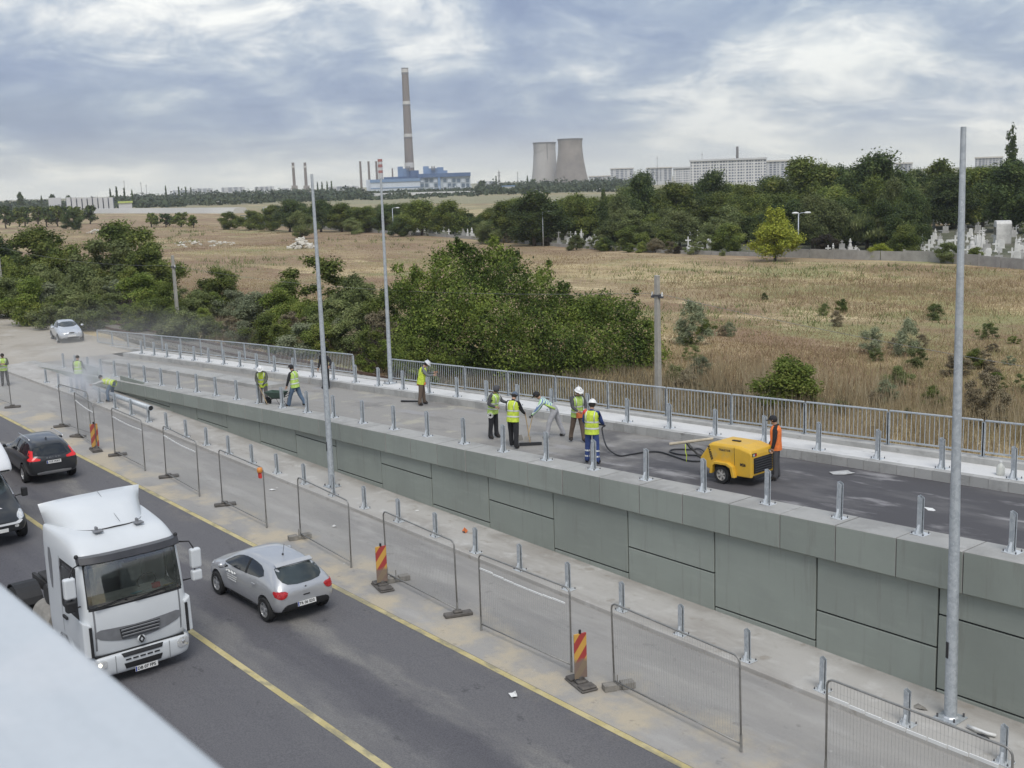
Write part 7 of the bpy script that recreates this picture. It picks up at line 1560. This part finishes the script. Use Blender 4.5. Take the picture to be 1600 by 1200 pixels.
# ------------------------------------------------------------------ rubble heaps
m_rub = mat('white_rubble', (0.62, 0.59, 0.52), 0.9, 0, 0.2, 2, bump=0.3, bscale=6)
def heap(u, v, w, h, n, label, spread_=1.0):
    p = fld(u, v); t = thing('rubble_heap', label, 'rubble', (p.x, p.y, zter(p.x, p.y)), rng.uniform(0, 6)); 
    for i in range(n):
        r = rng.random()**.7; a = rng.uniform(0, 6.28); s = rng.uniform(.35, 1.0)*(h*.22+.22); mb = MB(); mb.box(-s*rng.uniform(.6, 1.2), s, -s*.7, s*.6, -s*.3, s*.35)
        mb.v = [(x+rng.uniform(-.2, .2)*s, y+rng.uniform(-.2, .2)*s, z+rng.uniform(-.15, .15)*s) for x, y, z in mb.v]
        mb.build('rubble_chunk', m_rub, t, loc=(r*w*math.cos(a), r*w*spread_*math.sin(a), h*(1-r)*.85), rot=(rng.uniform(-.5, .5), rng.uniform(-.5, .5), a))
heap(472, 389, 2.0, 1.9, 40, 'heap of pale broken concrete left of the left light pole')
heap(322, 384, 6.0, .9, 26, 'wide low scatter of pale rubble in the left part of the field')
heap(148, 366, 2.4, 1.2, 10, 'small pale rubble heap above the left scrub'); heap(292, 380, 3.0, .5, 9, 'thin scatter of stones left of the wide rubble')

# ------------------------------------------------------------------ far plain: pale embankments, low buildings, power station
m_pale = mat('pale_embankment', (0.50, 0.49, 0.46), 0.95, 0, 0.12, .02); m_pcon = mat('power_concrete', (0.30, 0.262, 0.235), 0.9, 0, 0.14, .05, c2=(0.22, 0.195, 0.18), c2scale=.03, c2lo=.5, c2hi=.7); m_pcon2 = mat('light_tower_concrete', (0.44, 0.415, 0.395), 0.9, 0, 0.12, .05, c2=(0.27, 0.25, 0.24), c2scale=.03, c2lo=.5, c2hi=.7)
m_chim = mat('chimney_concrete', (0.225, 0.185, 0.16), 0.9, 0, 0.1, .05); m_chimband = mat('chimney_band', (0.58, 0.55, 0.51), 0.9, 0, 0.1, .1); m_chimtop = mat('chimney_top', (0.20, 0.19, 0.19), 0.9, 0, 0.1, .1)
m_pblue = mat('station_blue', (0.17, 0.26, 0.42), 0.6, 0, 0.15, .05); m_pnavy = mat('station_roof_navy', (0.07, 0.12, 0.24), 0.7, 0, 0.15, .05); m_ppale = mat('station_pale', (0.58, 0.62, 0.68), 0.7, 0, 0.08, .05); m_pgrid = mat('station_window_wall', (0.42, 0.46, 0.50), 0.7, 0, 0.1, .05); m_pwin = mat('far_glass', (0.10, 0.14, 0.19), 0.3, 0, 0.2, .1); m_apt = mat('apartment_white', (0.70, 0.69, 0.68), 0.8, 0, 0.06, .05); m_aptd = mat('apartment_dark_blue', (0.13, 0.15, 0.21), 0.7, 0, 0.2, .05); m_farw = mat('far_pale_block', (0.56, 0.56, 0.57), 0.8, 0, 0.1, .05); m_redw = mat('stack_red', (0.36, 0.09, 0.06), 0.8, 0, 0.1, .1)  # m_aptd: even dark blue of far windows, balconies, back wall and door
for (u0, v0, u1, v1, th, lb) in [(98, 325, 395, 317, 9, 'long pale embankment strip far out on the plain'), (140, 333, 376, 333, 8, 'nearer pale embankment strip on the plain'), (470, 309, 1000, 297, 7, 'long pale wall line below the power station')]:
    a, b = fld(u0, v0, 1.0), fld(u1, v1, 1.0); d = (b-a); n = Vector((-d.y, d.x, 0)).normalized()*th
    mb = MB(); mb.hexa([a-n*.5, b-n*.5, b+n*.5, a+n*.5, a-n*.3+Vector((0, 0, 2.2)), b-n*.3+Vector((0, 0, 2.2)), b+n*.3+Vector((0, 0, 2.2)), a+n*.3+Vector((0, 0, 2.2))]); o = mb.build('embankment', m_pale); o['kind'] = 'structure'; tag(o, lb, 'embankment')
def frame(u, D_):
    """a spot on the plain with axes: across the view, away from the view"""
    p = az(u, D_); f = Vector((p.x, p.y, 0)).normalized(); return p, math.atan2(f.y, f.x)-PI/2      # local x runs right across the view, y away
def mpp(u, D_):
    p = az(u, D_); return (-(CR.T @ (np.array(p)-CC))[2])/FPX
def zpx(u, v, D_): return atz(u, v, az(u, D_))-ZF
def fbox(parent, u0, u1, vt, vb, D_, u_ref, name, m, dy=0.0, depth=20.0, bevel=0.0):
    k = mpp(u_ref, D_); zt_ = zpx((u0+u1)/2, vt, D_); zb_ = max(-2.0, zpx((u0+u1)/2, vb, D_)) if vb is not None else -2.0
    return MB().box((u0-u_ref)*k, (u1-u_ref)*k, dy, dy+depth, zb_, zt_).build(name, m, parent, bevel=bevel)
DP = 1500.0
def lathe_thing(name, label, cat, u, D_, prof_px, m, n=28, group=None, kid='shell'):
    p, r = frame(u, D_); t = thing(name, label, cat, p, r, group); k = mpp(u, D_); MB().lathe([(w*k/2, zpx(u, v, D_)) for v, w in prof_px], n).build(kid, m, t, angle=35); return t, k
ct, k = lathe_thing('cooling_tower', 'left, paler one of the two concrete cooling towers', 'cooling tower', 852, DP+40, [(292, 47), (283, 44), (268, 39.5), (252, 36.2), (238, 34.4), (228, 34.4), (222.4, 35.4)], m_pcon2, 36, 'cooling towers'); MB().lathe([(36.2*k/2, zpx(852, 223, DP)), (36.6*k/2, zpx(852, 221, DP)), (33.0*k/2, zpx(852, 220.8, DP)), (32*k/2, zpx(852, 226, DP))], 36).build('rim', m_chimtop, ct)
MB().box(-.5, .5, -17.4*k, -16.9*k, zpx(852, 285, DP), zpx(852, 222, DP)).build('stair_rail', m_chimtop, ct, loc=(4*k, 0, 0), rot=(R_(0), 0, 0))
ct, k = lathe_thing('cooling_tower', 'right, browner one of the two concrete cooling towers', 'cooling tower', 892, DP, [(294, 60), (284, 55), (268, 47.5), (252, 42), (238, 38.6), (226, 37.2), (218.5, 38.4)], m_pcon, 36, 'cooling towers'); MB().lathe([(39*k/2, zpx(892, 219, DP)), (39.6*k/2, zpx(892, 216.8, DP)), (36*k/2, zpx(892, 216.6, DP)), (35*k/2, zpx(892, 222, DP))], 36).build('rim', m_chimtop, ct)
ch, k = lathe_thing('chimney', 'very tall tapering brown chimney of the power station', 'chimney', 641, DP, [(296, 17), (262, 14.4), (212, 12.6), (160, 11.2), (116, 10.2)], m_chim, 24)
for v0, v1, w, m, nm in [(116, 113, 11, m_chimtop, 'chimney_crown'), (113, 107.5, 10.6, m_chimband, 'chimney_crown'), (107.5, 106, 10.8, m_chimtop, 'chimney_crown'), (163, 158, 11.7, m_chimband, 'pale_band'), (214, 209, 13.2, m_chimband, 'pale_band'), (165, 163, 12.2, m_chimtop, 'gallery'), (216, 214.4, 13.6, m_chimtop, 'gallery'), (262, 254, 15.0, m_chimband, 'pale_base')]:
    MB().lathe([(w*k/2, zpx(641, v0, DP)), (w*k/2, zpx(641, v1, DP))], 24).build(nm, m, ch)
for (u, vt, w, lb) in [(564.5, 252, 3.2, 'leftmost of the three thin stacks left of the power station'), (577.5, 252, 3.2, 'middle of the three thin stacks left of the power station'), (589.5, 252, 3.2, 'right one of the three thin stacks left of the power station'), (614, 263, 2.2, 'short thin stack in front of the tall chimney'), (460, 254, 4.0, 'left one of the twin stacks far at left'), (478.5, 254, 4.0, 'right one of the twin stacks far at left')]:
    t, k = lathe_thing('smokestack', lb, 'smokestack', u, DP, [(300, w*1.25), (vt+3, w), (vt, w*1.1)], m_chim, 14, 'thin smokestacks')
    if u < 500: fbox(t, u-4.5, u+5, 290, None, DP, u, 'boiler_house', m_pcon, -8, 16); MB().lathe([(w*.62*k, zpx(u, 262, DP)), (w*.62*k, zpx(u, 259, DP))], 14).build('pale_band', m_chimband, t)
t, k = lathe_thing('striped_stack', 'short stack with red and white stripes by the power station', 'smokestack', 595.5, DP-60, [(300, 7.4), (251, 6.8)], m_chimband, 16)
for v0, v1 in ((250, 254), (258, 262.5), (267, 271)): MB().lathe([(3.65*k, zpx(595.5, v1, DP)), (3.62*k, zpx(595.5, v0, DP))], 16).build('red_stripe', m_redw, t)
p, r = frame(660, DP-80); ps = thing('power_station', 'blue and white power station hall at the foot of the chimney', 'power station', p, r); DQ = DP-80
fbox(ps, 655, 735, 276, None, DQ, 660, 'turbine_hall', m_pgrid, 0, 60); fbox(ps, 653, 735.5, 270.5, 276.5, DQ, 660, 'hall_roof', m_pnavy, -3, 66); fbox(ps, 600, 654, 276, None, DQ, 660, 'boiler_hall', m_pnavy, 10, 60)
fbox(ps, 581, 656.5, 284, None, DQ, 660, 'annex', m_ppale, -30, 29); fbox(ps, 580.5, 657, 279.6, 284.2, DQ, 660, 'annex_roof', m_pblue, -31, 31); fbox(ps, 581, 656.6, 292.6, 293.8, DQ, 660, 'annex_stripe', m_pblue, -30.6, 5)
fbox(ps, 574, 581, 281, None, DQ, 660, 'stair_tower', m_ppale, -20, 20); fbox(ps, 684, 688, 274, None, DQ, 660, 'stair_tower', m_pblue, -2.5, 5)
for u0, u1, vt in [(622, 630, 260), (630, 640, 263), (640, 655, 266), (662, 671, 259.5), (671, 684, 262.5), (684, 694, 261), (690, 700, 266)]: fbox(ps, u0, u1, vt, 277, DQ, 660, 'boiler_unit', m_pblue if u0 != 640 else m_pnavy, 14+rng.uniform(0, 4), 24)
for u in (637, 640.5, 676, 679.5): fbox(ps, u-1, u+1, 259.5, 266, DQ, 660, 'exhaust', m_chimtop, 10, 6)
for i in range(11):
    for j in range(3): 
        u0 = 657+i*7.1
        if abs(u0-684) < 4: continue
        fbox(ps, u0, u0+5.0, 279+j*7.6, 279+j*7.6+5.6, DQ, 660, 'window_bay', m_pwin if (i+j) % 3 else m_ppale, -.6, 2)
for i in range(9): 
    u = 676+i*8.0; fbox(ps, u, u+1.2, 290, None, DQ-120, 660, 'portal_post', m_ppale, -180, 3)
# apartment blocks
def block(u0, u1, vt, D_, label, floors, bays, m=m_apt, turn=0.0, roof=True, group='far apartment blocks'):
    uc = (u0+u1)/2; p, r = frame(uc, D_); t = thing('apartment_block', label, 'apartment block', p, r+turn, group); k = mpp(uc, D_); w = (u1-u0)*k; zt_ = zpx(uc, vt, D_); MB().box(-w/2, w/2, 0, 14, -3, zt_).build('wall', m, t)
    fh = zt_/floors
    for f in range(2, floors):
        for b in range(bays):
            x0 = -w/2+w*(b+.18)/bays; x1 = -w/2+w*(b+(.78 if b % 3 else .5))/bays
            MB().box(x0, x1, -.35, .2, f*fh+.36*fh, f*fh+.74*fh).build('window' if b % 3 else 'balcony', m_aptd, t)
    if roof: MB().box(-w/2-.4, w/2+.4, -.8, 14.4, zt_, zt_+1.0).build('roof', m_farw if m is not m_farw else m_chimband, t)
    return t
ab = block(1080, 1196, 250.5, 700, 'long white apartment block with rows of dark balconies above the trees', 10, 26, turn=R_(3)); 
block(1052, 1079, 263, 760, 'lower white apartment block joined left of the long one', 9, 7); block(1196, 1250, 252, 820, 'farther apartment block continuing right behind the trees', 10, 9, m_farw)
block(1010, 1050, 263, 1100, 'pale block left of the white apartments', 10, 6, m_farw); block(954, 990, 264, 1200, 'pale square block right of the cooling towers', 9, 5, m_farw); block(920, 954, 276, 1250, 'low pale block beside the cooling towers', 6, 5, m_farw); block(1525, 1565, 247, 900, 'pale block behind the poplar at far right', 10, 8, m_farw); block(1400, 1425, 256, 900, 'pale block peeking between the belt trees', 10, 4, m_farw)
t, k = lathe_thing('smokestack', 'dark stack rising behind the long apartment block', 'smokestack', 1152, 900, [(290, 4.6), (229, 3.8)], m_chimtop, 14, 'thin smokestacks')
fbl = [(270, 296, 297), (300, 332, 294.5), (346, 382, 292.5), (398, 428, 291.5), (440, 452, 294), (512, 560, 291), (745, 780, 283)]
for i, (u0, u1, vt) in enumerate(fbl): block(u0, u1, vt, 1900, ORD[i]+' tiny pale block on the far skyline, counted from the left', 6, 4, m_farw, roof=False, group='tiny skyline blocks')
p, r = frame(125, 720); wbld = thing('warehouse', 'long low white building on the left skyline', 'building', p, r)
for i in range(9): fbox(wbld, 104+i*7.8, 110.2+i*7.8, 308.5, None, 720, 125, 'white_bay', m_farw, 0, 14)
fbox(wbld, 103, 174, 310.5, None, 720, 125, 'back_wall', m_aptd, 3, 10); fbox(wbld, 78, 96, 309, None, 720, 125, 'white_wing', m_farw, 2, 14)
p, r = frame(193, 640); o = thing('shed', 'small pale shed with green roof on the left plain', 'shed', p, r); fbox(o, 184, 204, 317, None, 640, 193, 'wall', m_farw, 0, 8); fbox(o, 183, 205, 314.5, 317.2, 640, 193, 'roof', mat('lime_roof', (0.45, 0.52, 0.16), .7, 0, .1, 1), -.5, 9)
p, r = frame(800, 900); o = thing('warehouse', 'white flat building between power station and cooling towers', 'building', p, r); fbox(o, 784, 804, 291, None, 900, 800, 'wall', m_apt, 0, 16); fbox(o, 783.5, 804.5, 290, 291.4, 900, 800, 'roof', m_pblue, -.5, 17)
p, r = frame(900, 1150); o = thing('warehouse', 'white building at the foot of the right cooling tower', 'building', p, r); fbox(o, 889, 920, 284, None, 1150, 900, 'wall', m_apt, 0, 16); fbox(o, 889, 893, 288, 292, 1150, 900, 'door', m_aptd, -.5, 2)
# pylons and masts
def mast(u, vt, vb, D_, label, w=1.4, lattice=False):
    p, r = frame(u, D_); t = thing('mast' if not lattice else 'pylon', label, 'mast' if not lattice else 'pylon', p, r, 'masts on the skyline'); k = mpp(u, D_); h = zpx(u, vt, D_)
    mb = MB()
    if lattice:
        b = 4*k
        for sx in (-1, 1):
            for sy in (-1, 1): mb.cyl((sx*b*.5, sy*b*.5, 0), (sx*.2, sy*.2, h), .32, .22, n=4)
        for i in range(5):
            f0, f1 = 1-i/5.5, 1-(i+1)/5.5; mb.cyl((-b*.5*f0, -b*.5*f0, h*i/5.5), (b*.5*f1, -b*.5*f1, h*(i+1)/5.5), .2, n=4); mb.cyl((b*.5*f0, -b*.5*f0, h*i/5.5), (-b*.5*f1, -b*.5*f1, h*(i+1)/5.5), .2, n=4)
        for zz in (.72, .86): mb.box(-2.4*k, 2.4*k, -.25, .25, h*zz, h*zz+.5)
    else:
        mb.cyl((0, 0, 0), (0, 0, h), w*k*.5, w*k*.25, n=5); mb.box(-1.2*k, 1.2*k, -.2, .2, h*.9, h*.9+.4)
    mb.build('shaft', m_chimtop, t)
for a in [(195, 281, 300, 1300, 'left mast on the left skyline', 1.0), (221, 284, 300, 1300, 'middle mast on the left skyline', 1.2), (229, 288, 300, 1300, 'right mast on the left skyline', 1.0), (1097, 237, 260, 1000, 'antenna mast on the apartment skyline', .9), (1027, 243, 265, 1000, 'antenna mast left of the white apartments', .9), (809, 268, 292, 1200, 'floodlight mast left of the cooling towers', 1.4)]: mast(*a)
mast(780, 266, 296, 1150, 'lattice pylon right of the power station', lattice=True)
# far trees: single ones that stand out, and the wood that reads as one mass
for i, (u, vt, w, k, m) in enumerate([(30, 297, 14, 'small', L_dark), (80, 301, 12, 'small', L_dark), (107, 303, 11, 'small', L_dark), (64, 306, 10, 'smallpop', L_dark), (172, 296, 12, 'smallpop', L_dark), (182, 293, 14, 'smallpop', L_dark), (194, 295, 12, 'smallpop', L_dark), (206, 297, 10, 'smallpop', L_dark), (259, 291, 10, 'smallpop', L_dark), (279, 293, 9, 'smallpop', L_dark), (290, 293, 9, 'smallpop', L_dark), (298, 294, 9, 'smallpop', L_dark), (496, 285, 9, 'smallpop', L_dark), (503, 285, 9, 'smallpop', L_dark), (511, 284, 9, 'smallpop', L_dark), (518, 284, 9, 'smallpop', L_dark), (775, 276, 9, 'smallpop', L_dark), (824, 275, 9, 'smallpop', L_dark), (832, 278, 11, 'small', L_dark), (752, 280, 14, 'small', L_dark)]):
    T(k, u, vt, w, 1000 if u > 250 else 850, ORD[i]+' single tree standing out on the far skyline, counted from the left', m, group='single trees on the far skyline')
fb = []; u = -70.0; g = random.Random(4)
L_far = leaf_mat('far_leaves', [(0.035, 0.05, 0.03), (0.055, 0.075, 0.04), (0.075, 0.095, 0.05), (0.10, 0.115, 0.065)], 0.1, 0.02)
while u < 1020:
    for D_, top in ((780, 7.5), (950, 10), (1120, 12.5)):
        p = az(u+g.uniform(-3, 3), D_+g.uniform(-60, 60)); hh = top*g.uniform(.5, 1.0)*(.8 if u > 180 else .62)*(.42 if 560 < u < 745 else 1); fb.append((p.x, p.y, ZF+hh*.45, g.uniform(4, 8), g.uniform(4, 8), hh*.55))
    u += g.uniform(4, 7)
me = leaves_mesh('far_woodland', fb, 34000, 1.15, 21, L_far, shell=.5); o = link('far_woodland', me); tag(o, 'far wooded strip along the skyline of the plain', 'woodland', kind='stuff')

# ------------------------------------------------------------------ smoke of the pole cutting, and the air over the plain
def volume_mat(name, color, dens, noise=None):
    m = bpy.data.materials.new(name); m.use_nodes = True; nt = m.node_tree; N = nt.nodes; L = nt.links; N.clear(); out = N.new('ShaderNodeOutputMaterial'); v = N.new('ShaderNodeVolumePrincipled'); v.inputs['Color'].default_value = (*color, 1); v.inputs['Density'].default_value = dens; v.inputs['Anisotropy'].default_value = 0.2; L.new(v.outputs[0], out.inputs['Volume'])
    if noise:
        tc = N.new('ShaderNodeTexCoord'); nz = N.new('ShaderNodeTexNoise'); nz.inputs['Scale'].default_value = noise; nz.inputs['Detail'].default_value = 3; L.new(tc.outputs['Object'], nz.inputs['Vector'])
        ln = N.new('ShaderNodeVectorMath'); ln.operation = 'LENGTH'; L.new(tc.outputs['Object'], ln.inputs[0]); mr = N.new('ShaderNodeMapRange'); L.new(ln.outputs['Value'], mr.inputs[0]); mr.inputs[1].default_value = .15; mr.inputs[2].default_value = 1.0; mr.inputs[3].default_value = 1; mr.inputs[4].default_value = 0
        m2 = N.new('ShaderNodeMapRange'); L.new(nz.outputs[0], m2.inputs[0]); m2.inputs[1].default_value = .38; m2.inputs[2].default_value = .68; m2.inputs[3].default_value = 0; m2.inputs[4].default_value = dens
        mu = N.new('ShaderNodeMath'); mu.operation = 'MULTIPLY'; L.new(mr.outputs[0], mu.inputs[0]); L.new(m2.outputs[0], mu.inputs[1]); L.new(mu.outputs[0], v.inputs['Density'])
    return m
m_smoke = volume_mat('smoke', (0.96, 0.97, 1.0), 0.95, 1.6); m_dust = volume_mat('dust', (0.95, 0.93, 0.90), 0.055, 1.1)
p = road(128, 622, .2); o = MB().sphere((0, 0, 0), 1.0, 20, 12).build('smoke', m_smoke, loc=(p.x+.3, p.y+.1, p.z+.95)); o.scale = (3.4, 1.5, 1.35); tag(o, 'bluish smoke drifting from the pole being cut', 'smoke', kind='stuff')
o = MB().sphere((0, 0, 0), 1.0, 20, 12).build('dust', m_dust, loc=(-64, 23.0, 2.6)); o.scale = (15, 7, 2.6); tag(o, 'thin dust hanging over the far end of the ramp', 'dust', kind='stuff')
m_haze = volume_mat('haze', (0.80, 0.86, 0.95), 0.00016)
o = MB().box(-2750, 1350, -1050, 2950, -4.0, 190).build('haze', m_haze); tag(o, 'thin bluish haze over the plain', 'haze', kind='stuff')
